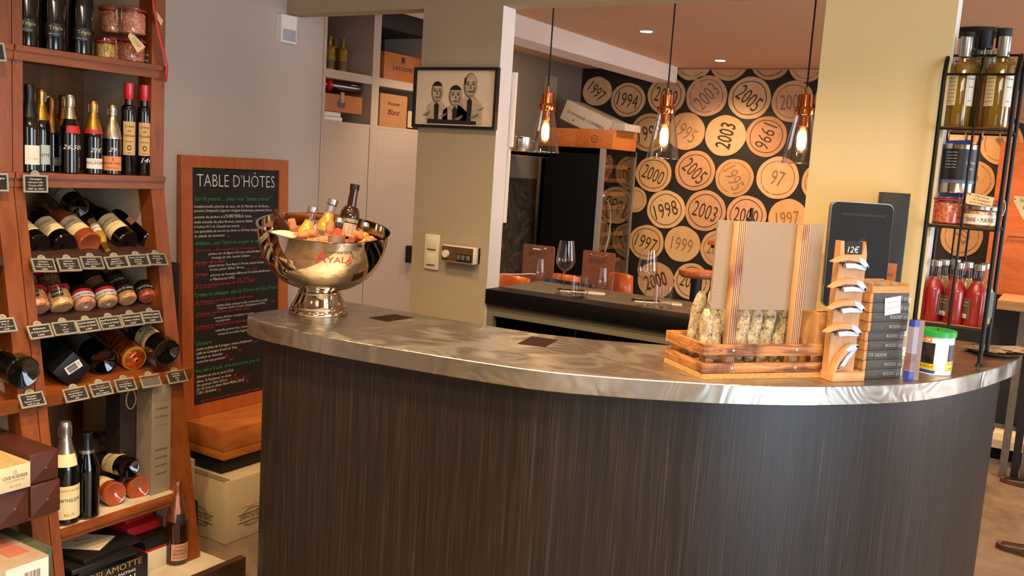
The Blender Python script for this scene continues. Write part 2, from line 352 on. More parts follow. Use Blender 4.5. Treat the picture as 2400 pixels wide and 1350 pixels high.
for i in range(len(fr) - 1):
    p0 = fr[max(0, i-1)]; p1 = fr[i]; p2 = fr[i+1]; p3 = fr[min(len(fr)-1, i+2)]
    for j in range(5):
        t = j/5; sm.append(.5*((2*p1) + (p2 - p0)*t + (2*p0 - 5*p1 + 4*p2 - p3)*t*t + (3*p1 - p0 - 3*p2 + p3)*t**3))
sm.append(fr[-1])
INNER = [(-.372, 3.5), (-.372, 3.045), (-.768, 3.045), (-.80, 2.9), (-.87, 2.74), (-1.0, 2.56), (-1.185, 2.462), (-1.36, 2.41), (-1.55, 2.4), (-2.13, 2.4)]
outline = [(p.x, p.y) for p in sm] + INNER
def inset(ps, d):
    out = []
    for i, p in enumerate(ps):
        a = ps[max(0, i-1)]; b2 = ps[min(len(ps)-1, i+1)]; t = (b2 - a).normalized(); out.append(p + V((-t.y, t.x, 0))*d)
    return out
def counter_steel():
    t = NT('swirl_brushed_steel'); v = t.coord(); w = t.noise(v, 3.2, 2, .5, 2.6); vo = t.add('ShaderNodeTexVoronoi'); vo.feature = 'SMOOTH_F1'; vo.inputs['Scale'].default_value = 6
    nz = t.add('ShaderNodeTexNoise'); nz.inputs['Scale'].default_value = 4; t.link(v, nz.inputs['Vector'])
    mv = t.add('ShaderNodeMix', data_type='VECTOR'); mv.inputs[0].default_value = .22; t.link(v, mv.inputs[4]); t.link(nz.outputs['Color'], mv.inputs[5]); t.link(mv.outputs[1], vo.inputs['Vector'])
    wv = t.add('ShaderNodeTexWave'); wv.wave_type = 'RINGS'; wv.inputs['Scale'].default_value = 38; wv.inputs['Distortion'].default_value = 4; t.link(v, wv.inputs['Vector'])
    t.link(t.ramp(w, [(.3, lin('#b4ada0')), (.7, lin('#c6c0b4'))]), t.b.inputs['Base Color']); t.set(Metallic=1, Roughness=.36, Anisotropic=.45)
    tg = t.add('ShaderNodeTangent'); tg.direction_type = 'RADIAL'; tg.axis = 'Z'; t.link(tg.outputs[0], t.b.inputs['Tangent'])
    rt = t.add('ShaderNodeMath', operation='MULTIPLY_ADD'); t.link(vo.outputs['Distance'], rt.inputs[0]); rt.inputs[1].default_value = .6; t.link(w, rt.inputs[2]); t.link(rt.outputs[0], t.b.inputs['Anisotropic Rotation'])
    cn = t.noise(v, 4.5, 1.5, .5, 1.2); k = t.add('ShaderNodeMath', operation='MULTIPLY'); t.link(cn, k.inputs[0]); k.inputs[1].default_value = 58
    sn = t.add('ShaderNodeMath', operation='SINE'); t.link(k.outputs[0], sn.inputs[0])
    m2 = t.add('ShaderNodeMath', operation='MULTIPLY_ADD'); t.link(wv.outputs['Fac'], m2.inputs[0]); m2.inputs[1].default_value = .05; t.link(sn.outputs[0], m2.inputs[2])
    t.bump(m2.outputs[0], .11, .0035); return t.m
def counter_wood():
    t = NT('dark_ribbed_oak_laminate'); v = t.coord((1, 1, .012)); f = t.noise(v, 330, 3, .6); g = t.noise(v, 60, 4, .6)
    m = t.add('ShaderNodeMath', operation='MULTIPLY_ADD'); t.link(f, m.inputs[0]); m.inputs[1].default_value = .7
    m2 = t.add('ShaderNodeMath', operation='MULTIPLY'); t.link(g, m2.inputs[0]); m2.inputs[1].default_value = .3; t.link(m2.outputs[0], m.inputs[2])
    t.link(t.ramp(m.outputs[0], [(.38, lin('#14100c')), (.54, lin('#261d16')), (.68, lin('#43382e'))]), t.b.inputs['Base Color']); t.set(Roughness=.42); t.bump(m.outputs[0], .35, .0008); return t.m
bar = thing('bar_counter', 'curved bar counter with swirl-brushed metal top and dark ribbed wood front', 'counter', (-1.2, 2.2, 0))
o = MB().prism(outline, 1.03, 1.08).obj('countertop', counter_steel(), None, smooth=.5)
bv = o.modifiers.new('edge', 'BEVEL'); bv.width = .0018; bv.segments = 1; bv.limit_method = 'ANGLE'
def adopt(o, parent):
    o.parent = parent; o.matrix_parent_inverse = parent.matrix_basis.inverted(); return o
def under(parent, o):                       # parent a world-placed mesh without moving it
    o.parent = parent; o.location = V(o.location) - V(parent.location); return o
under(bar, o)
bi = inset(sm[2:-1], .05); basepoly = [(p.x, p.y) for p in bi] + [(-.377, 3.44), (-.377, 3.02), (-.78, 3.02), (-.83, 2.88), (-.9, 2.74), (-1.03, 2.53), (-1.2, 2.44), (-1.38, 2.385), (-1.55, 2.37), (-2.08, 2.37)]
o = MB().prism(basepoly, 0, 1.03).obj('front_panel', counter_wood(), None, smooth=.5); under(bar, o)
M_INLAY = mat('dark_inlay_tile', '#2a1a14', .7, amt=.1, spec=.12)
for ps in (((865, 745), (925, 737), (970, 745), (908, 754)), ((1213, 806), (1246, 789), (1307, 797), (1277, 814))):
    q = [at(x, y, z=1.08) for x, y in ps]; o = MB().prism([(p.x, p.y) for p in q], 1.0795, 1.0812).obj('inlay', M_INLAY, None, smooth=0); under(bar, o)

# ---- back bar with its open glass shelf
bb = thing('back_bar', 'narrow bar top behind the counter with black edge over an open glass shelf', 'counter', (-1.4, 3.25, 0))
M_BARGREY = wood('grey_oak_top', '#6f6254', '#54493d', (1.2, 8, 8), 3, .5, 0, .05); M_OLIVE = plaster('olive_grey_paint', '#6b6654')
under(bb, MB().box((-1.96, 3.04, 1.033), (-.764, 3.155, 1.091), bev=.002).obj('edge_band', mat('black_edge', '#090706', .5, amt=.2, spec=.2), smooth=.5))
under(bb, MB().box((-1.96, 3.155, 1.033), (-.764, 3.47, 1.0908)).obj('bar_top', M_BARGREY, smooth=0))
under(bb, MB().box((-1.96, 3.06, .985), (-.764, 3.085, 1.033)).box((-1.96, 3.06, 0), (-1.93, 3.085, .985)).box((-.80, 3.06, 0), (-.764, 3.085, .985)).obj('face_frame', M_OLIVE, smooth=0))
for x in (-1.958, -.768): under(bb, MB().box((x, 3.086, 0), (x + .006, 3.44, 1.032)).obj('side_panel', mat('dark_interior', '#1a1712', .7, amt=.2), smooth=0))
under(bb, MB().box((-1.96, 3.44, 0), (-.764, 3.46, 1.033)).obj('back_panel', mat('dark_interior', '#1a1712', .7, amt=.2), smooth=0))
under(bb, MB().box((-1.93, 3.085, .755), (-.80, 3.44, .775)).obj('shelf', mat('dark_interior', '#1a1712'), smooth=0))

# ---- built-in cupboard along the left wall
cup = thing('built_in_cupboard', 'tall beige built-in cupboard with open upper bays beyond the chalkboard', 'cupboard', (-3.3, 3.7, 0))
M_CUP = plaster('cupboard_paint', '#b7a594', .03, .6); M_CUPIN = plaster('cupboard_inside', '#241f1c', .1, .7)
fr_ = MB()
for y0, y1 in ((3.292, 3.312), (3.645, 3.70), (4.12, 4.17)): fr_.box((-3.5, y0, 0), (-3.098, y1, 2.37))
under(cup, fr_.obj('frame', M_CUP, smooth=0))
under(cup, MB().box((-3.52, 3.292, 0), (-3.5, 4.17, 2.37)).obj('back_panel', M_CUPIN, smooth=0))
for y0, y1 in ((3.312, 3.645), (3.70, 4.12)):
    o = MB().box((-3.118, y0 + .003, .05), (-3.1, y1 - .003, 1.722)).obj('door', M_CUP, smooth=0); under(cup, o)
    if y0 > 3.5:
        h = MB().box((-3.1, 3.985, 1.02), (-3.055, 4.06, 1.11)).obj('handle', M_BLACK, smooth=0); h.parent = o; h.location = V((0, 0, 0))
    under(cup, MB().box((-3.5, y0, 1.722), (-3.099, y1, 1.735)).obj('shelf', M_CUP, smooth=0))
    under(cup, MB().box((-3.5, y0, 1.935), (-3.10, y1, 1.975)).obj('shelf', M_CUP, smooth=0))
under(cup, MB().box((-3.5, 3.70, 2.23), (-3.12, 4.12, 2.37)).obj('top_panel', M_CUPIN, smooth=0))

# ---- wine shelves
M_SHIN = plaster('cream_side_panel', '#c8b89c', .08); M_TRAY = mat('dark_tray_liner', '#3a1e16', .6, amt=.15)
def shelf_unit(y0, y1, label, left_post=True):
    t = thing('wine_shelf', label, 'shelf', (-3.0, (y0 + y1)/2, 0))
    def side(a, b_): return MB().prism([(-3.22, .09), (xfront(.09) - .07, .09), (xfront(1.44) - .07, 1.44), (-2.90, 2.69), (-3.22, 2.69)], a, b_, 1)
    def post(a, b_): return MB().prism([(xfront(.087) - .07, .087), (xfront(.087), .087), (-2.83, 1.44), (-2.83, 2.69), (-2.90, 2.69), (-2.90, 1.44)], a, b_, 1)
    for a, b_ in ((y0, y0 + .032), (y1 - .055, y1)):
        under(t, side(a + .002, b_ - .002).obj('side_panel', M_SHIN, smooth=0)); under(t, post(a, b_).obj('post', M_CHERRY, smooth=0))
    under(t, MB().box((-3.24, y0, .09), (-3.22, y1, 2.69)).obj('back_panel', wood('dark_back_board', '#7a4c24', '#5c3516', (3, 3, .6), 3, .55, 0, .05), smooth=0))
    ya, yb = y0 + .032, y1 - .055
    for z in (1.848, 1.46):
        under(t, MB().box((-3.22, ya, z - .022), (-2.835, yb, z)).obj('shelf_board', M_CHERRYH, smooth=0))
        under(t, MB().box((-2.835, y0 + .001, z - .017), (-2.815, y1 - .001, z)).box((-2.835, y0, z - .045), (-2.822, y1, z - .017)).obj('shelf_lip', M_CHERRYH, smooth=0))
    for z in (1.196, .992):
        x = xfront(z); q = [(x - .02, z - .02), (x + .003, z - .02), (x + .003, z + .004), (x - .02, z - .006), (-3.2, z + .125), (-3.2, z + .11)]
        under(t, MB().prism(q, ya, yb, 1).obj('sloping_tray', M_TRAY, smooth=0))
    z = .771; x = xfront(z); q = [(x - .01, z - .04), (x + .012, z - .04), (x + .02, z), (x - .01, z), (x - .02, z - .01), (-3.2, z + .11), (-3.2, z + .09)]
    under(t, MB().prism(q, y0 + .001, y1 + (.035 if y1 > 2 else -.001), 1).obj('ledge', M_CHERRYH, smooth=0))
    z = .33; x = xfront(z)
    under(t, MB().box((-3.22, ya, z - .02), (x - .03, yb, z)).obj('shelf_board', mat('worn_white_shelf', '#c9bda2', .6, amt=.15, scale=14), smooth=0))
    under(t, MB().box((x - .03, ya, z - .03), (x, yb, z)).box((x - .03, ya, z - .012), (x + .008, yb, z - .002)).obj('shelf_lip', M_CHERRYH, smooth=0))
    return t
shelf_unit(1.653, 2.205, 'cherry wood wine shelf with sloping lower front, next to the chalkboard')
shelf_unit(1.09, 1.650, 'cherry wood wine shelf cut off by the left edge, left of the full bay')
pl_ = thing('plinth', 'low white plinth with dark wooden edge under the wine shelves', 'plinth', (-2.85, 1.6, 0))
under(pl_, MB().box((-3.22, .9, 0), (-2.49, 2.24, .085)).obj('top_board', mat('worn_white_shelf', '#c9bda2'), smooth=0))
under(pl_, MB().box((-2.49, .9, 0), (-2.46, 2.30, .09)).obj('edge_strip', wood('dark_plinth_wood', '#4a3020', '#2e1c12', (8, 1.5, 8), 3, .5, 0, .1), smooth=0))
# ================================================================ bottles and jars
def arcp(r0, z0, r1, z1, n=6, bulge=1):
    """quarter-ellipse shoulder from (r0,z0) vertical to (r1,z1)"""
    return [(r1 + (r0 - r1)*cos(pi/2*k/n), z0 + (z1 - z0)*sin(pi/2*k/n)) for k in range(1, n + 1)]
PUNT = lambda R: [(0, .012), (R*.45, .009), (R*.8, .001), (R*.9, 0), (R, .005)]
PROF = {
 'champagne': (.0425, .318, PUNT(.0425) + [(.0425, .15), (.0415, .172), (.037, .196), (.029, .222), (.0215, .245), (.0165, .268), (.0145, .29), (.0145, .302), (.0165, .304), (.0165, .312), (.012, .318), (0, .318)]),
 'bordeaux': (.037, .30, PUNT(.037) + [(.037, .19)] + arcp(.037, .19, .0145, .222) + [(.0142, .28), (.0155, .281), (.0155, .298), (0, .30)]),
 'burgundy': (.041, .298, PUNT(.041) + [(.041, .155), (.039, .178), (.032, .205), (.022, .232), (.0155, .255), (.0142, .28), (.0158, .282), (.0158, .297), (0, .298)]),
 'tall': (.0245, .315, PUNT(.0245) + [(.0245, .225)] + arcp(.0245, .225, .0125, .243, 5) + [(.0125, .30), (.0135, .301), (.0135, .312), (0, .315)]),
 'juice': (.0325, .185, PUNT(.0325) + [(.0325, .088), (.0318, .096), (.028, .109), (.022, .12), (.017, .131), (.0145, .146), (.0135, .166), (.0145, .167), (.0145, .172), (.013, .174), (.013, .185), (0, .185)]),
 'square': (.036, .262, PUNT(.036) + [(.036, .175)] + arcp(.036, .175, .016, .19, 5) + [(.0155, .21), (.0145, .255), (.016, .256), (.016, .262), (0, .262)]),
 'beer': (.0305, .245, PUNT(.0305) + [(.0305, .14)] + arcp(.0305, .14, .0145, .178) + [(.0128, .225), (.0138, .226), (.0138, .243), (0, .245)]),
}
def dark_glass(name, col, rough=.06): return mat(name, col, rough, amt=.1, scale=6, coat=.6, spec=.6)
G_DARK = dark_glass('black_green_glass', '#0c0e0a'); G_BLACK = dark_glass('black_glass', '#060506'); G_BROWN = dark_glass('brown_glass', '#2a1206'); G_GREEN = dark_glass('olive_glass', '#1c1f0c')
G_ROSE = dark_glass('rose_wine_glass', '#9c4a28'); G_GOLD = dark_glass('golden_wine_glass', '#b88a34'); G_NIGHT = dark_glass('dark_liqueur_glass', '#0a0a14'); G_YEL = mat('yellow_oil_glass', '#86660f', .05, amt=.25, scale=12, coat=1, spec=.6)
def foilm(name, col, rough=.32, metal=.9): return mat(name, col, rough, metal, amt=.18, scale=55, bump=.25)
F_SILVER = foilm('silver_foil', '#b9b2a2'); F_GOLD = foilm('gold_foil', '#c49a44'); F_COPPER = foilm('copper_foil', '#b06a50'); F_BLACK = mat('black_foil', '#100f10', .35, amt=.2); F_BROWN = foilm('bronze_foil', '#7a5430'); F_PINK = foilm('rose_gold_foil', '#c08068')
F_RED = mat('red_wax', '#c01c24', .3, amt=.12, scale=40, bump=.2, coat=.4)
L_CREAM = mat('cream_label', '#e6d3a0', .7, amt=.04); L_WHITE = mat('white_label', '#e2dccb', .7, amt=.04); L_ORANGE = mat('orange_label', '#d98a5a', .65, amt=.05); L_KRAFT = mat('tan_label', '#c9a46a', .7, amt=.06); L_GREY = mat('grey_label', '#6a645e', .6, amt=.08)
L_BLUE = mat('pale_blue_label', '#b9c6c4', .7, amt=.05); L_PINK = mat('salmon_label', '#c4907c', .65, amt=.05); L_DARK = mat('dark_label', '#241c1a', .6, amt=.1); L_RED = mat('red_label', '#b8202a', .5, amt=.06); L_TAUPE = mat('taupe_label', '#5c4a3a', .6, amt=.08)
M_SILCAP = mat('silver_screw_cap', '#c4c0b8', .3, .9, amt=.08, scale=90)
def radius_at(kind, z, s=1):
    pr = PROF[kind][2]; z /= s
    for (r0, z0), (r1, z1) in zip(pr[4:], pr[5:]):
        if z0 <= z <= z1: return (r0 + (r1 - r0)*(z - z0)/max(1e-6, z1 - z0))*s
    return pr[-1][0]*s
def bottle(name, label, M=None, loc=None, rotz=0, kind='champagne', s=1, sr=1, glass=None, foil=None, foilz=.24, wire=False, labels=(), neck=None, group=None, scribble=None, cat='bottle', cap=None, liquid=None):
    """labels: (z0, z1, angle offset, angular width, material, [(text, z, size, ink, width)])"""
    t = thing(name, label, cat, loc or (0, 0, 0), rotz, group, M); R, H, pr = PROF[kind]; glass = glass or G_DARK
    pr = [(r*s*sr, z*s) for r, z in pr]; R *= s*sr; H *= s
    if liquid:
        zl = liquid[1]*s
        MB().lathe([(r*.94, z*1) for r, z in pr if z <= zl] + [(radius_at(kind, zl, s)*sr*.93, zl), (0, zl)], 28).obj('liquid', liquid[0], t)
    MB().lathe(pr, 32).obj('glass_body', glass, t)
    if foil:
        fz = foilz*s; q = [(radius_at(kind, fz, s)*sr + .0008, fz)] + [(r + .0009, z) for r, z in pr if z > fz and r > 0]
        if kind == 'champagne':
            q = [(r, z) for r, z in q if z < .27*s] + [(.0158*s, .27*s), (.0165*s, .29*s), (.0178*s, .302*s), (.0178*s, .31*s), (.0150*s, .3185*s), (.008*s, .321*s)]
        q.append((0, q[-1][1] + .0006))
        fo = MB().lathe(q, 24).obj('foil', foil, t)
        if wire:
            w = MB()
            for z in (.272, .305): w.tube([(.0182*s*cos(a*pi/8), .0182*s*sin(a*pi/8), z*s) for a in range(16)], .0007, 4, True)
            for a in range(4): w.tube([(.0182*s*cos(a*pi/2), .0182*s*sin(a*pi/2), z*s) for z in (.272, .288, .305)], .0007, 4)
            w.obj('wire_cage', M_SILCAP, fo)
    if cap:
        m, z0, z1, rc = cap
        MB().lathe([(rc*s, z0*s), (rc*s*1.03, z0*s + .001), (rc*s*1.03, z1*s - .001), (rc*s*.95, z1*s), (0, z1*s)], 24).obj('cap', m, t)
    for z0, z1, ac, aw, m, txt in labels:
        r = max(radius_at(kind, z0*s, s), radius_at(kind, z1*s, s))*sr
        lb = MB().patch(r, z0*s, z1*s, ac, aw, 14, off=.0006).obj('label', m, t, fix=False)
        if txt:
            groups = {}
            for tt in txt:
                tb = groups.setdefault(tt[3].name, (MB(), tt[3]))[0]
                wrap_text(tb, tt[0], r, ac + (tt[5] if len(tt) > 5 else 0), tt[1]*s, tt[2]*s, (tt[4]*s if tt[4] else None), off=.0013)
            for tb, im in groups.values(): tb.obj('lettering', im, lb, smooth=0, fix=False)
    if neck:
        z0, z1, aw, m = neck[:4]; ac = neck[4] if len(neck) > 4 else 0; n = MB(); st = 6
        n.lathe([(radius_at(kind, z0*s + (z1 - z0)*s*k/st, s)*sr + .0012, z0*s + (z1 - z0)*s*k/st) for k in range(st + 1)], 14, None, ac - aw/2, ac + aw/2)
        n.obj('neck_label', m, t, fix=False)
    if scribble:
        tb = MB(); wrap_text(tb, scribble[0], R, scribble[1], scribble[2]*s, .018*s, scribble[3]*s, shear=.3, off=.0012); tb.obj('lettering', M_WHITEINK, t, smooth=0, fix=False)
    return t
def stand(px, py, z, twist=0, x=None):
    p = at(px, py, z=z) if x is None else at(px, py, x=x); p = V((p.x, p.y, z)) if x is not None else p
    return p, facing(p, twist)
def meat(name, a, b, c):
    if name in MATS: return MATS[name]
    t = NT(name); v = t.coord(); vo = t.add('ShaderNodeTexVoronoi'); vo.inputs['Scale'].default_value = 130; t.link(v, vo.inputs['Vector']); n = t.noise(v, 60, 5, .7)
    m = t.add('ShaderNodeMath', operation='MULTIPLY_ADD'); t.link(vo.outputs['Distance'], m.inputs[0]); m.inputs[1].default_value = .5; t.link(n, m.inputs[2])
    t.link(t.ramp(m.outputs[0], [(.5, lin(a)), (.72, lin(b)), (.9, lin(c))]), t.b.inputs['Base Color']); t.set(Roughness=.35, Coat_Weight=.8, Coat_Roughness=.08); t.bump(m.outputs[0], .2, .002)
    MATS[name] = t.m; return t.m
J_PATE = meat('coarse_pate', '#7a3c28', '#a86448', '#c89070'); J_YEL = meat('yellow_preserve', '#8a7020', '#b89a3c', '#d0b868'); J_PINK = meat('pink_rillettes', '#a8583c', '#c8846a', '#d8a888'); J_TAN = meat('tan_rillettes', '#b07840', '#cc9c68', '#dcb888'); J_RED = meat('red_preserve', '#8c3420', '#b85438', '#cc7c58'); J_BROWN = meat('brown_terrine', '#5c3820', '#84583a', '#a07850')
M_RUBBER = mat('red_rubber_ring', '#b01820', .5, amt=.1); M_WIRE = mat('steel_wire', '#bdb8ae', .25, 1, amt=.05); M_JGLASS = thin_glass('jar_glass', (1, .98, .96), .55, 0, .0, 4)
def clip_jar(label, M=None, loc=None, rotz=0, R=.045, H=.09, fill=None, group=None, nlabel=None, cat='jar'):
    t = thing('preserving_jar', label, cat, loc or (0, 0, 0), rotz, group, M); k = R/.045; h = H - .022
    MB().lathe([(0, .003), (R*.8, .002), (R*.93, .006), (R*.93, h*.86), (R*.86, h*.93), (0, h*.94)], 28).obj('filling', fill or J_PATE, t)
    MB().lathe([(0, .0), (R*.85, 0), (R, .006), (R, h*.85), (R*.93, h*.95), (R*.93, h + .002)], 28).obj('glass_body', M_JGLASS, t)
    MB().lathe([(R*.9, h), (R*1.06, h + .0005), (R*1.06, h + .005), (R*.9, h + .0055)], 28).obj('rubber_ring', M_RUBBER, t)
    MB().lathe([(R*.98, h + .0055), (R*1.0, h + .008), (R*.98, h + .013), (R*.8, h + .0165), (R*.75, h + .02), (0, h + .0205)], 28).obj('glass_lid', M_JGLASS, t)
    w = MB(); w.tube([(R*1.03*cos(2*pi*i/24), R*1.03*sin(2*pi*i/24), h + .008) for i in range(24)], .0011, 5, True)
    w.tube([(R*.95*cos(2*pi*i/24), R*.95*sin(2*pi*i/24), h - .004) for i in range(24)], .0011, 5, True)
    for y in (-.008*k, .008*k): w.tube([(R*.95, y, h - .004), (R*1.16, y*1.3, h + .004), (R*1.06, y, h + .012)], .0011, 5)
    w.tube([(R*1.12, -.010*k, h + .002), (R*1.16, -.011*k, h - .014), (R*1.1, -.009*k, h - .034), (R*1.1, .009*k, h - .034), (R*1.16, .011*k, h - .014), (R*1.12, .010*k, h + .002)], .0012, 5)
    w.tube([(-R*1.03, -.008*k, h + .008), (-R*1.14, 0, h - .002), (-R*1.03, .008*k, h + .008)], .0012, 5); w.obj('wire_clip', M_WIRE, t)
    if nlabel:
        m, z0, z1, aw, txt = nlabel; lb = MB().patch(R, z0, z1, 0, aw, 10, off=.0008).obj('label', m, t, fix=False)
        if txt: tb = MB(); wrap_text(tb, txt, R, 0, (z0+z1)/2 - .003, .006, R*aw*.8, off=.0016); tb.obj('lettering', M_INK if m is not L_DARK else M_WHITEINK, lb, smooth=0, fix=False)
    return t
def lid_jar(label, M=None, loc=None, rotz=0, R=.037, H=.075, fill=None, lid=None, band=None, band_text=None, group=None, bottom_sticker=False, flat=False):
    t = thing('lidded_jar', label, 'jar', loc or (0, 0, 0), rotz, group, M)
    MB().lathe([(0, .002), (R*.78, .0015), (R*.93, .006), (R*.95, H*.75), (0, H*.76)], 28).obj('filling', fill or J_TAN, t)
    MB().lathe([(0, 0), (R*.8, 0), (R*.96, .004), (R, .009), (R, H*.78), (R*.95, H*.84)], 28).obj('glass_body', M_JGLASS, t)
    MB().lathe([(R*.97, H*.80), (R*1.03, H*.81), (R*1.03, H*.97), (R*.97, H), (R*.85, H*.985), (0, H*.985)], 28).obj('lid', lid or M_SILCAP, t)
    if band:
        for m, z0, z1 in band:
            lb = MB().patch(R, H*z0, H*z1, 0, 4.6, 22, off=.0009).obj('label', m, t, fix=False)
            if band_text and m is band[-1][0]: tb = MB(); wrap_text(tb, band_text, R, 0, H*(z0 + (z1-z0)*.25), H*(z1-z0)*.42, R*2.0, off=.0017); tb.obj('lettering', M_WHITEINK if m is L_DARK else M_INK, lb, smooth=0, fix=False)
    if bottom_sticker: MB().box((-.006, -.006, -.0008), (.006, .006, 0)).obj('price_sticker', M_PAPER, t, smooth=0)
    return t
M_SLATE = mat('slate_board', '#191816', .75, amt=.15, scale=40); M_TAGF = mat('pewter_tag_frame', '#a39f8e', .4, .55, amt=.12, scale=30); M_TAB = mat('zinc_tab', '#a09d8c', .45, .5, amt=.15, scale=40)
def price_tag(label, o, xdir, zdir, w, h, lines, blank=False):
    """o = top left corner, xdir along the text, zdir upward"""
    x = V(xdir).normalized(); z = V(zdir).normalized(); nrm = x.cross(z).normalized()*1
    Mt = Matrix(((x.x, z.x, nrm.x, o[0]), (x.y, z.y, nrm.y, o[1]), (x.z, z.z, nrm.z, o[2]), (0, 0, 0, 1)))
    t = thing('price_tag', label, 'price tag', M=Mt, group='slate price tags on the wine shelves'); f = .0055
    b = MB(); b.box((0, -h, -.003), (w, -h + f, .003)); b.box((0, -f, -.003), (w, 0, .003)); b.box((0, -h + f, -.003), (f, -f, .003)); b.box((w - f, -h + f, -.003), (w, -f, .003)); b.obj('frame', M_TAGF, t, smooth=0)
    sl = MB().box((f, -h + f, -.002), (w - f, -f, .001)).obj('slate', M_SLATE if not blank else mat('blank_grey_slate', '#55514a', .7, amt=.1), t, smooth=0)
    tb = MB(); tb.prism([(w/2 + .017*cos(pi*k/10)*w/.09, .014*sin(pi*k/10)) for k in range(11)], -.002, .0005); tb.obj('round_tab', M_TAB, t, smooth=0)
    MB().disc(.0018, .0009, 8, Matrix.Translation((w/2, .006, 0))).obj('pin_hole', M_INK, t, smooth=0, fix=False)
    if lines:
        q = MB(); n = len(lines); hh = (h - 2*f)/(n + .3)
        for i, s in enumerate(lines):
            if s: put_text(q, s, Matrix.Translation((w/2, -f - hh*(i + .95), .0016)), hh*.52, min(w - 3*f, len(s)*hh*.42), shear=.25)
        q.obj('lettering', M_WHITEINK, sl, smooth=0, fix=False)
    return t
# ================================================================ chalkboard
bBL, bTL = V((-3.04, 2.478, .4535)), V((-3.08, 2.478, 1.537)); up = (bTL - bBL).normalized(); HB = (bTL - bBL).length; WB = .588
nrm = V((0, 1, 0)).cross(up).normalized()
MBD = Matrix(((0, up.x, nrm.x, bBL.x), (1, up.y, nrm.y, bBL.y), (0, up.z, nrm.z, bBL.z), (0, 0, 0, 1)))
cb = thing('chalkboard', 'tall orange wood framed chalkboard menu headed TABLE D\'HÔTES, leaning on the grey wall', 'chalkboard', M=MBD)
FW = .056
b = MB(); b.box((0, 0, -.02), (FW, HB, .004)); b.box((WB - FW, 0, -.02), (WB, HB, .004)); b.box((FW, 0, -.02), (WB - FW, FW*.9, .004)); b.box((FW, HB - FW*.85, -.02), (WB - FW, HB, .004))
b.obj('frame', wood('orange_frame_wood', '#b05e2a', '#9a4c1e', (5, 1.2, 5), 3, .45, .2, .04), cb, smooth=0)
slab = MB().box((FW, FW*.9, -.012), (WB - FW, HB - FW*.85, -.004)).obj('slate', mat('chalkboard_black', '#171414', .7, amt=.2, scale=8), cb, smooth=0)
CHK = {'W': M_WHITEINK, 'G': mat('green_chalk', '#2f9a50', .9, amt=.15, scale=90), 'P': mat('pink_chalk', '#a03048', .9, amt=.2, scale=90), 'R': mat('red_chalk', '#c02c3c', .9, amt=.2, scale=90)}
invB = MBD.inverted()
def board_uv(px, py):
    r = ray(px, py); n = nrm; t = (bBL - EYE).dot(n)/r.dot(n); return invB @ (EYE + r*t)
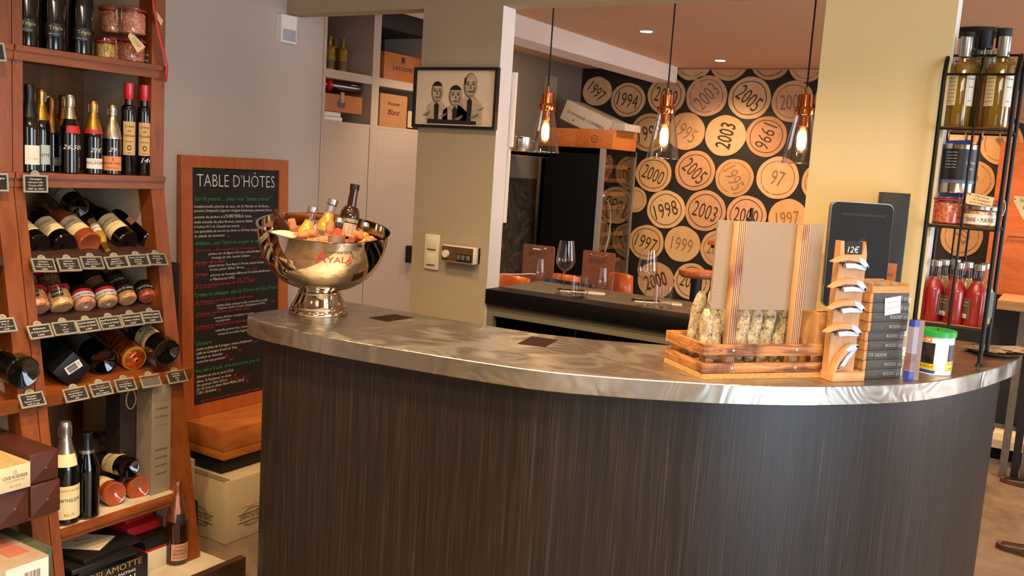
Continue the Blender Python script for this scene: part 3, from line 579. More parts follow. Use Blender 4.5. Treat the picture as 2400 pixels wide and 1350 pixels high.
LINES = [  # colour, text, left px, baseline px, right px, size px
 ('W', "TABLE D'HÔTES", 463, 437, 645, 33), ('G', 'Sur le pouce ... pour vos "petits creux".', 457, 470, 637, 13),
 ('W', '. traditionnelle planche de sauc. de St Martial en Ardèche.', 453, 487, 632, 8), ('P', '6€', 643, 494, 652, 9), ('W', '. assiette d\'antipastis (oignons vinaigre balsamique, poivrons farcis', 453, 497, 638, 8), ('P', '8€', 643, 505, 652, 9),
 ('W', 'et artichauts...)', 529, 506, 571, 6), ('W', '. assiette de jambon à la truffe, maison Sibilia.', 453, 512, 592, 8), ('P', '10€', 595, 517, 606, 8), ('W', '. belle tranche de pâté Breton, maison Sibilia.', 453, 524, 594, 8), ('W', '. 6 huîtres N°2 de Cancale (en saison).', 453, 535, 563, 8), ('P', '12€', 566, 537, 578, 8),
 ('W', '. nos spécialités du terroir au choix en terrines (sanglier', 453, 546, 612, 8), ('W', '. la salade du moment', 453, 557, 528, 8), ('P', '9€', 533, 557, 541, 8),
 ('G', 'Ardoises ... pour l\'apéro ou en guise de repas', 459, 575, 615, 11), ('P', '. Italienne  charcuterie et fromages', 455, 591, 600, 8), ('W', 'jambon noir de Bigorre 24 mois, andouille Bizac', 490, 598, 612, 7), ('W', 'fromage de tête, boudin Galabar.', 498, 607, 588, 7), ('P', '12€ / 20€', 591, 607, 622, 7),
 ('R', '. Ibérique  de la Sallière', 455, 620, 534, 9), ('W', 'jambon Serrano "Gran Reserva" 24 mois, jambon ibérique', 490, 626, 620, 7), ('W', '36 mois, jambon "Bellota" 48 mois.', 493, 635, 574, 7), ('P', '14€ / 25€', 578, 635, 605, 8),
 ('R', '. Fromages', 455, 648, 489, 10), ('W', 'sélection de fromages affinés par la maison Beillevaire', 494, 648, 634, 7), ('W', 'à Machecoul (44).', 494, 658, 552, 8), ('P', '12€ / 23€', 557, 658, 585, 8), ('R', '. Et si on prenait un peu de tout ?..  30€', 455, 674, 598, 9),
 ('G', 'Tartines de campagne  pain du Grenier de Félix (Trois)', 457, 697, 650, 12), ('R', '. La Parisienne  servie avec une salade verte', 456, 713, 594, 9), ('P', '12€', 635, 709, 647, 8), ('W', 'jambon blanc artisanal truffé, moutarde et confit', 509, 719, 628, 7), ('W', 'd\'oignons, Comté 12 mois, champignons de Paris.', 511, 726, 624, 7),
 ('R', '. L\'Italienne  servie avec une salade verte', 457, 741, 586, 9), ('W', 'tomates fraîches, courgettes et pesto', 503, 748, 596, 7), ('W', 'et gorgonzola', 507, 755, 541, 7), ('R', '. La Normande  servie avec une salade verte', 458, 771, 582, 9), ('W', 'andouille, pomme fruit, Camembert', 506, 778, 594, 7), ('W', 'moutarde et confit d\'oignons.', 513, 786, 585, 7),
 ('G', 'Desserts', 462, 811, 498, 12), ('W', '. petite ardoise de fromages, maison Beillevaire', 458, 823, 592, 8), ('P', '7€', 597, 805, 604, 8), ('W', '. caillé de Campagne & miel de Yuzu.', 458, 833, 558, 8), ('R', '5€', 560, 824, 569, 8), ('W', '. fondant au chocolat', 459, 843, 523, 8), ('R', '5€', 529, 838, 537, 8), ('W', '. tarte fine aux pommes', 459, 853, 529, 8), ('R', '6€', 540, 846, 549, 8),
 ('G', 'Vins, bières & softs  droit de bouchon, pour les', 460, 875, 610, 11), ('W', '. Sélection de vins au verre (12cl)', 459, 888, 548, 8), ('W', '. bières "la Parisienne" au choix', 459, 899, 543, 8), ('R', '5€', 549, 884, 556, 8), ('W', '. Eau gazeuse Saint Géron', 459, 908, 534, 8), ('P', '3€ (1/2 l) - 5€ (1 l)', 539, 893, 587, 7), ('W', '. Jus de fruit au choix Alain Milliat (33cl)', 459, 917, 573, 8), ('R', '5€', 577, 897, 584, 8), ('W', '. Café / décaféiné', 459, 926, 508, 8), ('R', '2€', 511, 918, 520, 8), ('P', 'PRIX NETS EN EUROS - MERCI À NOTRE ATELIER MAISON', 472, 944, 610, 6)]
for c, s, x0, yb, x1, sz in LINES:
    a = board_uv(x0, yb); k = (bBL - EYE).length; q = board_uv(x1, yb); w = q.x - a.x; h = board_uv(x0, yb - sz).y - a.y
    q_ = MB(); put_text(q_, s, Matrix.Translation((a.x, a.y, -.0036)), h*(.95 if s[0] == 'T' and sz > 30 else .82), w, shear=0 if sz > 30 else .2, bold=-.016 if sz > 30 else -.006, align='L')
    if c == 'R' and s.startswith('. ') and sz >= 9: q_.box((a.x, a.y - h*.35, -.0036), (a.x + w*.35, a.y - h*.28, -.0033))
    q_.obj('lettering', CHK[c], slab, smooth=0, fix=False)


# ---- things under the board
tx = thing('wooden_wine_case', 'orange wooden case with a lid line, under the chalkboard', 'crate', (-2.95, 2.79, .328))
M_OCASE = wood('orange_case_wood', '#bb6c30', '#a4591f', (4, 1.0, 4), 3, .5, .1, .04)
under(tx, MB().box((-3.09, 2.497, .328), (-2.812, 3.08, .362), bev=.002).obj('case_base', M_OCASE, smooth=.4)); under(tx, MB().box((-3.09, 2.497, .364), (-2.812, 3.08, .452), bev=.002).obj('case_lid', M_OCASE, smooth=.4))
bx = thing('black_carton', 'flat black carton between the orange wooden case and the beige coffee carton', 'box', (-2.97, 2.76, .2645)); o = under(bx, MB().box((-3.08, 2.51, .2645), (-2.84, 3.0, .3275), bev=.002).obj('carton_body', M_BLACK, smooth=.4))
def plane_text(parent, s, o, xd, zd, size, ink, width=None, name='lettering', shear=0, bold=0, off=.0007):
    x = V(xd).normalized(); z = V(zd).normalized(); n = x.cross(z); p = V(o) + n*off
    b = MB(); put_text(b, s, Matrix(((x.x, z.x, n.x, p.x), (x.y, z.y, n.y, p.y), (x.z, z.z, n.z, p.z), (0, 0, 0, 1))), size, width, shear, bold)
    return under_w(parent, b.obj(name, ink, None, smooth=0, fix=False))
def world_of(o):
    M = Matrix.Identity(4); ch = []
    while o: ch.append(o); o = o.parent
    for c in reversed(ch): M = M @ c.matrix_basis
    return M
def under_w(parent, o):                    # parent a world-space mesh under any parent
    o.parent = parent; o.matrix_basis = world_of(parent).inverted() @ o.matrix_basis; return o
Xp, Yp, Zp = V((1, 0, 0)), V((0, 1, 0)), V((0, 0, 1))
plane_text(o, 'BOLLINGER', (-2.84, 2.72, .312), Yp, -Zp, .028, mat('faint_bronze_print', '#4a3c2a', .5, amt=.1), .24)
ct = thing('coffee_carton', 'beige cardboard carton with round logos printed upside down, on the floor', 'box', (-2.9, 2.7, 0)); cbx = under(ct, MB().box((-3.06, 2.462, .001), (-2.752, 3.02, .262), bev=.003).obj('carton_body', M_CARD, smooth=.4))
under(ct, MB().box((-2.756, 2.54, .13), (-2.7515, 3.01, .1315)).box((-3.06, 2.4605, .262), (-2.76, 2.49, .2635)).obj('flap_edge', mat('card_edge', '#8a7450', .8, amt=.1), smooth=0))
for o_, xd, n in ((V((-2.7518, 2.60, .085)), Yp, 0), (V((-2.90, 2.4615, .085)), Xp, 1)):
    q = MB(); w = .15
    plane_text(cbx, 'CAFES RICHARD', o_ + Zp*.012, -xd if False else xd*-1, -Zp, .018, M_INK, .13, off=.0008)
    for r0, r1 in ((.055, .052), (.044, .042)):
        vs = []; fs = []
        for k in range(33):
            a = 2*pi*k/32
            for r in (r0, r1): vs.append(o_ + xd*(r*cos(a)) + Zp*(r*sin(a)*.72) + (xd.cross(Zp))*.0006)
        for k in range(32):
            if abs(vs[2*k].z - o_.z) > .016: fs.append((2*k, 2*k+1, 2*k+3, 2*k+2))
        q.add(vs, fs)
    for dz in (.017, -.017): q.add([o_ + xd*s_*.075 + Zp*(dz + e) + xd.cross(Zp)*.0006 for s_, e in ((-1, -.0015), (1, -.0015), (1, .0015), (-1, .0015))], [(0, 1, 2, 3)])
    under_w(cbx, q.obj('round_logo', M_INK, smooth=0, fix=False))
sm_ = thing('small_white_box', 'small pale box tucked behind the beige coffee carton, beside the shelf foot', 'box', (-3.0, 2.39, .0))
under(sm_, MB().box((-2.99, 2.345, .16), (-2.9, 2.43, .335), bev=.004).obj('box_body', mat('off_white_card', '#b9ab92', .8, amt=.05), smooth=.4)); under(sm_, MB().box((-2.992, 2.34, .0), (-2.89, 2.44, .158)).obj('box_base', mat('dark_brown_card', '#241a12', .8), smooth=0))
pb = thing('black_speaker_box', 'tall narrow black box standing between wine shelf and chalkboard', 'box', (-3.05, 2.33, 0)); under(pb, MB().box((-3.095, 2.262, 0), (-3.0, 2.42, 1.115), bev=.004).obj('cabinet_body', M_BLACK, smooth=.4))
st_ = thing('wire_stand', 'tiny chrome wire stand on top of the tall black box', 'stand', (-3.05, 2.34, 1.115)); w = MB()
w.tube([(.012*cos(2*pi*k/12), .012*sin(2*pi*k/12), .0012) for k in range(12)], .001, 5, True); w.tube([(0, .012, .001), (0, 0, .02), (0, -.004, .045)], .001, 5); w.tube([(0, .012*cos(2*pi*k/12), .05 + .008*sin(2*pi*k/12)) for k in range(12)], .001, 5, True); w.obj('wire_frame', M_WIRE, st_)

# ---- wall fittings
p0 = at(648, 33, x=-3.1); p1 = at(683, 105, x=-3.1)
pir = thing('motion_sensor', 'white motion sensor high on the grey wall above the chalkboard', 'sensor', (-3.1, (p0.y + p1.y)/2, (p0.z + p1.z)/2))
hw = (p1.y - p0.y)/2; hh = (p0.z - p1.z)/2
pb_ = MB().prism([(0, -hw), (.028, -hw*.92), (.034, hw*.2), (.03, hw), (0, hw)], -hh, hh, 2).obj('housing', M_PAPER, pir, smooth=0)
MB().prism([(.0285, -hw*.8), (.0355, hw*.2), (.0325, hw*.85), (.02, hw*.8)], -hh*.85, 0, 2).obj('lens', mat('grey_sensor_lens', '#a6a8ac', .4, amt=.05), pir, smooth=0)
def wall_rect(y, *c):                      # pixel corners -> x0,x1,z0,z1 on a frontal plane
    q = [at(a, b2, y=y) for a, b2 in c]; xs = [p.x for p in q]; zs = [p.z for p in q]; return min(xs), max(xs), min(zs), max(zs)
YP = 3.05
x0 = at(975, 230, y=YP).x; x1 = at(1176, 230, y=YP).x - .012; zt = (at(974, 159, y=YP).z + at(1177, 159, y=YP).z)/2; zb = (at(969, 296, y=YP).z + at(1167, 307, y=YP).z)/2
pic = thing('framed_drawing', 'black framed ink drawing of three men on the taupe pillar', 'picture', ((x0 + x1)/2, YP, (zt + zb)/2)); w, h, f = (x1 - x0)/2, (zt - zb)/2, .011
b = MB(); b.box((-w, -.022, -h), (-w + f, -.001, h)); b.box((w - f, -.022, -h), (w, -.001, h)); b.box((-w + f, -.022, -h), (w - f, -.001, -h + f)); b.box((-w + f, -.022, h - f), (w - f, -.001, h)); b.obj('frame', M_BLACK, pic, smooth=0)
sheet = MB().box((-w + f, -.012, -h + f), (w - f, -.003, h - f)).obj('drawing_paper', mat('drawing_paper', '#d8c6ac', .8, amt=.02), pic, smooth=0)
INKS = [mat('ink_wash_light', '#b7a48a', .8, amt=.2, scale=50), mat('ink_wash_mid', '#7a6a58', .8, amt=.3, scale=60), mat('ink_black_wash', '#1c1815', .8, amt=.3, scale=40)]
lay = [MB(), MB(), MB()]
def ell(l, cx, cz, rx, rz, d=0, a0=0, a1=360, rot=0):
    n = 22; r = R_(rot); pts = []
    for k in range(n + (0 if a1 - a0 >= 360 else 1)):
        a = R_(a0 + (a1 - a0)*k/n); x, z = rx*cos(a), rz*sin(a); pts.append((cx + x*cos(r) - z*sin(r), -.0122 - .0002*(l + d), cz + x*sin(r) + z*cos(r)))
    lay[l].add(pts, [tuple(range(len(pts)))])
def shp(l, pts, d=0): lay[l].add([(x, -.0122 - .0002*(l + d), z) for x, z in pts], [tuple(range(len(pts)))])
u = w*.86; vv = h*.86
for cx, cz, rx, rz, top in ((-.5*u, .22*vv, .17*u, .42*vv, 1), (.02*u, .08*vv, .19*u, .42*vv, 1), (.42*u, .48*vv, .19*u, .48*vv, 0)):
    shp(0, [(cx - rx*1.9, -vv), (cx - rx*1.7, cz - rz*1.3), (cx - rx*.6, cz - rz*.8), (cx + rx*.6, cz - rz*.8), (cx + rx*1.8, cz - rz*1.4), (cx + rx*2.0, -vv)], -.5)
    shp(2, [(cx - .05*u, -vv), (cx - .07*u, cz - rz*1.2), (cx, cz - rz*.95), (cx + .07*u, cz - rz*1.2), (cx + .06*u, -vv)], 0)
    ell(1, cx, cz, rx, rz, 1); ell(0, cx + rx*.12, cz, rx*.82, rz*.92, 3)
    if top: ell(2, cx, cz + rz*.45, rx*.85, rz*.52, 3, 10, 170)
    else: ell(2, cx - rx*.75, cz + rz*.35, rx*.16, rz*.3, 3)
    for sx in (-.35, .45): ell(1, cx + rx*sx, cz + rz*.14, rx*.24, rz*.1, 4); ell(2, cx + rx*sx, cz + rz*.1, rx*.2, rz*.035, 4); ell(2, cx + rx*sx, cz + rz*.27, rx*.3, rz*.05, 4, 0, 180)
    ell(1, cx + rx*.05, cz - rz*.12, rx*.17, rz*.2, 4); ell(2, cx + rx*.05, cz - rz*.48, rx*.42, rz*.05, 4); ell(1, cx + rx*.6, cz - rz*.3, rx*.16, rz*.35, 4, rot=-15); ell(1, cx, cz - rz*.75, rx*.5, rz*.12, 4, 180, 360)
for x, z, r in ((-.78, -.55, .13), (-.3, -.6, .1), (.12, -.68, .13), (.55, -.6, .14), (.72, -.35, .09)): ell(1, x*u, z*vv, r*u, r*vv*1.2, 2, 200, 350, 20)
shp(2, [(-.75*u, -vv), (-.73*u, -.82*vv), (.62*u, -.86*vv), (.64*u, -vv)], 4)
for l in range(3): lay[l].obj('ink_print', INKS[l], sheet, smooth=0, fix=False)
a = wall_rect(YP, (998, 548), (1035, 550), (1030, 634), (994, 630))
sw = thing('light_switch', 'white double rocker light switch on the taupe pillar', 'light switch', ((a[0]+a[1])/2, YP, (a[2]+a[3])/2)); w, h = (a[1]-a[0])/2*.93, (a[3]-a[2])/2*.97
M_IV = mat('ivory_plastic', '#ded3b8', .35, amt=.03)
MB().box((-w, -.009, -h), (w, -.0005, h), bev=.004).obj('cover_plate', M_IV, sw, smooth=.5)
for zc in (h*.46, -h*.42):
    MB().box((-w*.62, -.0125, zc - h*.3), (w*.62, -.0085, zc + h*.3), bev=.002).obj('rocker', M_IV, sw, smooth=.5)
    MB().box((-w*.55, -.0128, zc - h*.33), (w*.55, -.009, zc - h*.305)).obj('rocker_gap', M_INK, sw, smooth=0)
a = wall_rect(YP, (1047, 572), (1132, 578), (1128, 621), (1044, 612))
th = thing('thermostat', 'beige wall thermostat with brown face, dial and three keys on the pillar', 'thermostat', ((a[0]+a[1])/2, YP, (a[2]+a[3])/2)); w, h = (a[1]-a[0])/2*.9, (a[3]-a[2])/2*.86
MB().box((-w*.95, -.014, -h*.9), (w*.98, -.0005, h*.9)).obj('back_plate', M_BLACK, th, smooth=0); MB().box((-w, -.045, -h), (w*.96, -.012, h), bev=.002).obj('housing', M_IV, th, smooth=.5); MB().box((-w*.96, -.047, -h*.88), (w*.93, -.044, h*.88)).obj('face_plate', mat('brown_anodised_face', '#7a5c38', .35, .5, amt=.08), th, smooth=0)
MB().lathe([(0, .004), (.0145, .004), (.0155, .0), (.0155, -.008)], 24, Matrix.Translation((-w*.68, -.052, -.002)) @ Matrix.Rotation(pi/2, 4, 'X')).obj('dial', M_IV, th)
MB().box((-w*.05, -.0485, -h*.75), (w*.85, -.0465, h*.1)).obj('key_recess', M_BLACK, th, smooth=0)
for k in range(3): MB().box((w*(.02 + .28*k), -.055, -h*.6), (w*(.02 + .28*k) + w*.2, -.048, -h*.02), bev=.001).obj('key', M_ALU, th, smooth=.4)
# ================================================================ goods on the wine shelves
def lab(z0, z1, ac, aw, m, *tx): return (z0, z1, ac, aw, m, tx)
# top shelf: three dark bottles
for i, (px, py, side) in enumerate(((60, 92, 'leftmost of the three'), (124, 106, 'middle of the three'), (190, 119, 'nearest the stacked jars'))):
    p, rz = stand(px, py, 1.848, x=-2.875)
    bottle('champagne_bottle', 'black gold-script bottle on the top shelf, ' + side, loc=p, rotz=rz, sr=.92, glass=G_BLACK, foil=F_BLACK, labels=[lab(.045, .085, 0, 1.9, mat('black_label', '#0b0a0b', .35, amt=.1), ('Triple', .066, .012, M_GOLDINK, .042, .25), ('Brut', .05, .004, L_BLUE, .03, .1))], group='black bottles with gold script')
# stacked preserving jars
p, rz = stand(308, 139, 1.848, .5, x=-2.875); clip_jar('red-ringed jar with a paper tag, lower of the front stack on the top shelf', loc=p, rotz=rz, R=.046, H=.092, fill=J_PATE)
clip_jar('red-ringed glass jar of pinkish preserve standing on the jar with the paper tag', loc=p + V((.004, 0, .0935)), rotz=rz - 1.4, R=.046, H=.1, fill=J_PINK)
q = at(262, 122, x=-2.93); clip_jar('jar of brown preserve behind the tagged jar, lower of the rear stack', loc=(q.x, q.y, 1.848), rotz=rz, R=.042, H=.092, fill=J_PATE)
clip_jar('jar of brown preserve behind the front stack, upper of the rear stack', loc=(q.x, q.y, 1.9415), rotz=rz, R=.042, H=.1, fill=J_PATE)
p2, rz2 = stand(247, 129, 1.848, .1, x=-2.865); clip_jar('small clip jar of yellow preserve on the top shelf', loc=p2, rotz=rz2, R=.031, H=.075, fill=J_YEL)
p3, rz3 = stand(350, 143, 1.848, x=-2.86); lid_jar('tiny black jar with silver lid at the right end of the top shelf', loc=p3, rotz=rz3, R=.017, H=.037, fill=J_BROWN, band=[(L_DARK, .05, .7)], band_text='FOIE')
M_TAGP = mat('cream_paper_tag', '#d8bf8c', .8, amt=.04)
def paper_tag(label, px, x=None, off=None, lines=('Terrine', 'de Campagne', 'au poivre'), hang=None, y=None):
    """px: four pixel corners TL TR BR BL on the plane x= or y="""
    q = [at(a, b, x=x, y=y) for a, b in px]; c = sum(q, V((0, 0, 0)))/4; t = thing('paper_tag', label, 'tag', c)
    n = ((q[1] - q[0]).cross(q[3] - q[0])).normalized(); n = n if n.dot(EYE - c) > 0 else -n
    b = MB(); qq = [p - c for p in q]; k = .18; poly = [qq[0]*(1-k) + qq[3]*k, qq[0]*(1-k) + qq[1]*k, qq[1], qq[2], qq[3]*(1-k*.3) + qq[2]*k*.3, qq[3]*(1-k) + qq[0]*k]
    m = len(poly); b.add([p + n*.0006 for p in poly] + [p - n*.0006 for p in poly], [tuple(range(m)), tuple(range(2*m-1, m-1, -1))] + [(i, (i+1) % m, m + (i+1) % m, m + i) for i in range(m)]); o = b.obj('card', M_TAGP, t, smooth=0)
    xd = (qq[1] - qq[0]); zd = (qq[0] - qq[3]); h = zd.length; w = xd.length
    for i, s in enumerate(lines):
        pos = c + zd*(.5 - (i + 1)/(len(lines) + .6)) + xd*.06; q2 = MB(); xx = xd.normalized(); zz = (zd - xx*zd.dot(xx)).normalized(); nn = xx.cross(zz); pos = pos + n*.001
        put_text(q2, s, Matrix(((xx.x, zz.x, nn.x, pos.x), (xx.y, zz.y, nn.y, pos.y), (xx.z, zz.z, nn.z, pos.z), (0, 0, 0, 1))), h*.15, w*.62*(.6 + .4*len(s)/11), shear=.3)
        lo = q2.obj('lettering', M_INK, None, smooth=0, fix=False); under_w(o, lo)
    ey = qq[0]*.9 + qq[3]*.1 + (qq[1] - qq[0])*.08
    MB().disc(.002, 0, 8, Matrix.Translation(ey*.9 + n*.001) @ n.to_track_quat('Z', 'Y').to_matrix().to_4x4()).obj('eyelet', M_INK, t, smooth=0, fix=False)
    if hang: MB().tube([ey*.9, ey*.9 + V(hang)*.5 + n*.006, ey*.9 + V(hang)], .0007, 4).obj('string', M_KRAFT, t)
    return t
paper_tag('cream paper tag tied to the front jar on the top shelf', [(307, 74), (341, 110), (322, 124), (299, 84)], x=-2.80, lines=('Terrine', 'de Campagne', '14 €'), hang=(.0, -.008, .008))
# ribbon on the post
rb = thing('red_ribbon', 'narrow red ribbon hanging down the right shelf post', 'ribbon', at(370, 60, x=-2.805)); b = MB(); pts = [at(a, c, x=-2.806) for a, c in ((356, -20), (360, 12), (366, 45), (374, 85), (384, 125), (391, 158), (388, 192))]; ps = []
for p in pts: ps += [p + V((.004, -.006, 0)), p + V((.0, .006, 0))]
n = len(pts); b.add([p - V(rb.location) for p in ps], [(2*i, 2*i+1, 2*i+3, 2*i+2) for i in range(n-1)]); o = b.obj('band', mat('red_satin_ribbon', '#d83024', .4, amt=.08), rb, smooth=1); md = o.modifiers.new('t', 'SOLIDIFY'); md.thickness = .0012
paper_tag('tan paper tag beside the red ribbon on the top right post', [(363, 22), (382, 48), (378, 61), (361, 30)], x=-2.81, lines=('Rillettes', 'pur porc'))

# second shelf
W_TXT = M_INK
def b2(px, py, label, **k):
    p, rz = stand(px, py, 1.46, k.pop('tw', 0), x=k.pop('x', -2.858)); return bottle(k.pop('name', 'champagne_bottle'), label, loc=p, rotz=rz, **k)
b2(69, 393, 'dark half bottle, black foil, white label, leftmost on second shelf', s=.86, sr=.88, foil=F_BLACK, foilz=.2, labels=[lab(.03, .1, .35, 1.5, L_WHITE, ('Champagne', .05, .006, M_GOLDINK, .035))])
b2(96, 388, x=-2.93, label='dark bottle with gold foil neck and pale blue label behind the leftmost bottle', s=.84, sr=.85, foil=F_GOLD, foilz=.2, wire=True, labels=[lab(.03, .105, .3, 1.5, L_BLUE, ('LOTTE', .06, .012, M_INK, .045))])
b2(112, 380, x=-3.02, label='dark bottle with silver foil standing behind the gold foil bottle', s=.80, sr=.8, foil=F_SILVER, foilz=.23, wire=True)
b2(121, 394, x=-2.93, label='dark bottle with bronze foil neck and small grey label on the second shelf', s=.76, sr=.9, foil=F_BROWN, foilz=.17, labels=[lab(.03, .065, .5, .8, L_GREY, ('BRUT', .045, .008, M_GOLDINK, .02))])
b2(148, 384, x=-2.93, label='dark bottle with bronze foil half hidden behind the red neck label bottle', s=.80, sr=.85, foil=F_BROWN, foilz=.18)
b2(163, 398, 'black bottle with pale gold foil and red neck label on the second shelf', s=.80, sr=.93, glass=G_BLACK, foil=F_SILVER, foilz=.222, wire=True, neck=(.165, .195, 1.7, L_RED, .55), scribble=('26,50€', .5, .10, .09))
b2(218, 401, 'half bottle with gold foil neck, red collar and white label on the second shelf', s=.76, sr=.93, foil=F_GOLD, foilz=.185, wire=True, neck=(.178, .195, 4.5, L_RED), labels=[lab(.025, .07, .25, 1.9, L_WHITE, ('BOLLINGER', .045, .012, M_INK, .075), ('CHAMPAGNE', .06, .004, M_GOLDINK, .035))], scribble=('22€', .35, .098, .05))
b2(262, 402, 'half bottle with silver foil neck and orange label on the second shelf', s=.74, sr=.98, foil=F_SILVER, foilz=.165, wire=True, labels=[lab(.02, .085, .12, 2.3, L_ORANGE, ('BILLECART-SALMON', .05, .008, M_INK, .085), ('BRUT ROSE', .03, .005, M_INK, .05), ('2', .067, .013, M_INK, .008))], scribble=('29', .1, .107, .035))
CAPW = (F_RED, .262, .3165, .0165)
b2(300, 404, 'tall dark liqueur bottle with red wax top, left of the pair', name='liqueur_bottle', kind='tall', glass=G_NIGHT, cap=CAPW, labels=[lab(.07, .185, .15, 1.75, L_KRAFT, ('Crème', .165, .009, M_INK, .03), ('de', .15, .007, M_INK, .012), ('Framboise', .133, .01, M_INK, .036), ('liqueur', .115, .005, M_INK, .025), ('●', .086, .018, mat('dark_red_seal', '#5a1c1c', .6), .014), ('18%', .075, .004, M_INK, .02))], group='tall liqueur bottles with red wax')
b2(336, 405, 'tall dark liqueur bottle with red wax top, beside the right post', name='liqueur_bottle', kind='tall', glass=G_NIGHT, cap=CAPW, labels=[lab(.07, .185, .15, 1.75, L_KRAFT, ('Crème', .165, .009, M_INK, .03), ('de', .15, .007, M_INK, .012), ('Groseille', .133, .01, M_INK, .036), ('liqueur', .115, .005, M_INK, .025), ('●', .086, .018, mat('dark_red_seal', '#5a1c1c', .6), .014), ('18%', .075, .004, M_INK, .02))], scribble=('14€', .6, .045, .045), group='tall liqueur bottles with red wax')
# left edge bay: bottles partly in view
# row of tilted bottles
def tilt(px, py, tx, ty, off, label, R=.041, name='wine_bottle', L=.3, plane=None, **k):
    p = at_slope(px, py, off) if plane is None else at(px, py, x=plane); q = far_point(p, tx, ty, L); return bottle(name, label, M=axisM(p, q), **k)
LB = lambda m, *tx: [(.042, .135, 0, 2.3, m, tx)]
A = -.055
tilt(92, 577, -10, 485, A, 'dark wine bottle lying with cream label, leftmost of the upper tilted row', kind='burgundy', glass=G_BLACK, foil=F_BLACK, foilz=.23, labels=LB(L_CREAM, ('EGLY-OURIET', .098, .012, M_INK, .062), ('Champagne Grand Cru', .08, .005, M_GOLDINK, .045), ('Brut Tradition', .066, .005, M_GOLDINK, .04)))
tilt(153, 575, 50, 482, A, 'dark wine bottle lying with cream label, second of the upper tilted row', kind='burgundy', glass=G_BLACK, foil=F_SILVER, foilz=.23, labels=LB(L_CREAM, ('EGLY-OURIET', .098, .012, M_INK, .062), ('Les Vignes de Vrigny', .08, .005, M_GOLDINK, .045), ('Premier Cru', .066, .005, M_GOLDINK, .04)))
tilt(212, 572, 108, 480, A, 'rosé wine bottle with pink glass lying in the upper tilted row', kind='burgundy', glass=G_ROSE, foil=F_PINK, foilz=.2, labels=LB(L_CREAM, ('EGLY-OURIET', .098, .012, M_INK, .062), ('Grand Cru Rosé', .08, .005, M_GOLDINK, .045)))
tilt(301, 568, 195, 470, A, 'dark wine bottle lying with cream script label between gold neck and orange label bottles', kind='burgundy', glass=G_BLACK, foil=F_BLACK, foilz=.23, labels=LB(L_CREAM, ('Jacques', .1, .014, M_GOLDINK, .05), ('Champagne', .082, .007, M_GOLDINK, .06), ('Grand Cru', .066, .006, M_GOLDINK, .05)))
tilt(358, 565, 252, 470, A, 'dark champagne bottle with oval orange label, rightmost of the upper tilted row', name='champagne_bottle', glass=G_BLACK, foil=F_BLACK, foilz=.22, labels=[(.085, .125, .3, 1.0, L_ORANGE, ())])
p = at_slope(214, 520, -.16); q = at_slope(254, 591, -.012); bottle('wine_bottle', 'slim bottle with gold glass, neck towards the viewer between two lying bottles', M=axisM(p, q), kind='beer', s=.75, sr=.8, glass=G_GOLD, foil=F_GOLD, foilz=.19, labels=[(.05, .11, 0, 2.2, L_WHITE, (('CUVÉE', .08, .01, M_INK, .04),))])
tilt(184, 488, 95, 405, A - .115, 'dark wine bottle with grey white label lying on top of the upper tilted row', kind='burgundy', glass=G_BLACK, foil=F_BLACK, foilz=.23, labels=[(.05, .135, 0, 2.1, mat('cool_white_label', '#b9b4ac', .7, amt=.04), (('LEFEBVRE', .09, .012, M_INK, .055), ('Mis en bouteille', .11, .005, M_GOLDINK, .05)))])
# row of tilted jars
def tjar(px, py, tx, ty, off, label, fn=lid_jar, L=.075, **k):
    p = at_slope(px, py, off); q = far_point(p, tx, ty, L); return fn(label, M=axisM(p, q), **k)
BL2 = [(L_RED, .58, .76), (L_WHITE, .3, .58)]
tjar(90, 728, 74, 682, -.055, 'tilted red-ringed jar of pink rillettes, leftmost in the jar row', clip_jar, R=.041, H=.088, fill=J_PINK, nlabel=(L_DARK, .03, .055, .9, 'Rillettes'))
tjar(147, 724, 130, 678, -.055, 'tilted red-ringed jar of orange brown rillettes, second in the jar row', clip_jar, R=.040, H=.088, fill=J_TAN, nlabel=(L_DARK, .03, .055, .9, 'Canard'))
tjar(201, 720, 186, 680, -.05, 'tilted jar with dark red and white band reading Rillettes, pinkish filling', R=.037, H=.07, fill=J_PINK, band=BL2, band_text='Rillettes Vendée', bottom_sticker=True, lid=mat('dark_jar_lid', '#3a2c1c', .35, .6))
tjar(254, 714, 238, 672, -.05, 'tilted jar with dark red and white band, pale tan filling', R=.037, H=.07, fill=J_TAN, band=BL2, band_text='Rillettes de Poulet', bottom_sticker=True, lid=mat('dark_jar_lid', '#3a2c1c'))
tjar(301, 706, 285, 667, -.05, 'tilted black-banded jar with pale orange filling, second from the right', R=.034, H=.07, fill=J_TAN, band=[(L_DARK, .35, .75)], band_text='Mousse de canard', lid=mat('dark_jar_lid', '#3a2c1c'))
tjar(346, 701, 334, 664, -.05, 'tilted jar with black band and red filling, rightmost in the jar row', R=.032, H=.068, fill=J_RED, band=[(L_DARK, .35, .75)], band_text='Terrine', lid=mat('dark_jar_lid', '#3a2c1c'))
tjar(66, 690, 52, 640, -.14, 'red-ringed jar in the back of the tilted jar row beside the left post', clip_jar, R=.04, H=.085, fill=J_BROWN)
tjar(122, 688, 108, 640, -.15, 'red-ringed jar with brown filling, second in the back of the tilted jar row', clip_jar, R=.038, H=.085, fill=J_BROWN)
tjar(236, 690, 212, 650, -.135, 'plain jar with brown filling leaning behind the pale tan jar', R=.035, H=.08, fill=J_BROWN, lid=mat('dark_jar_lid', '#3a2c1c'))
tjar(285, 684, 262, 645, -.135, 'jar with black band leaning behind the pale orange jar', R=.035, H=.075, fill=J_BROWN, band=[(L_DARK, .3, .7)], band_text='Terrine de lièvre', lid=mat('dark_jar_lid', '#3a2c1c'))
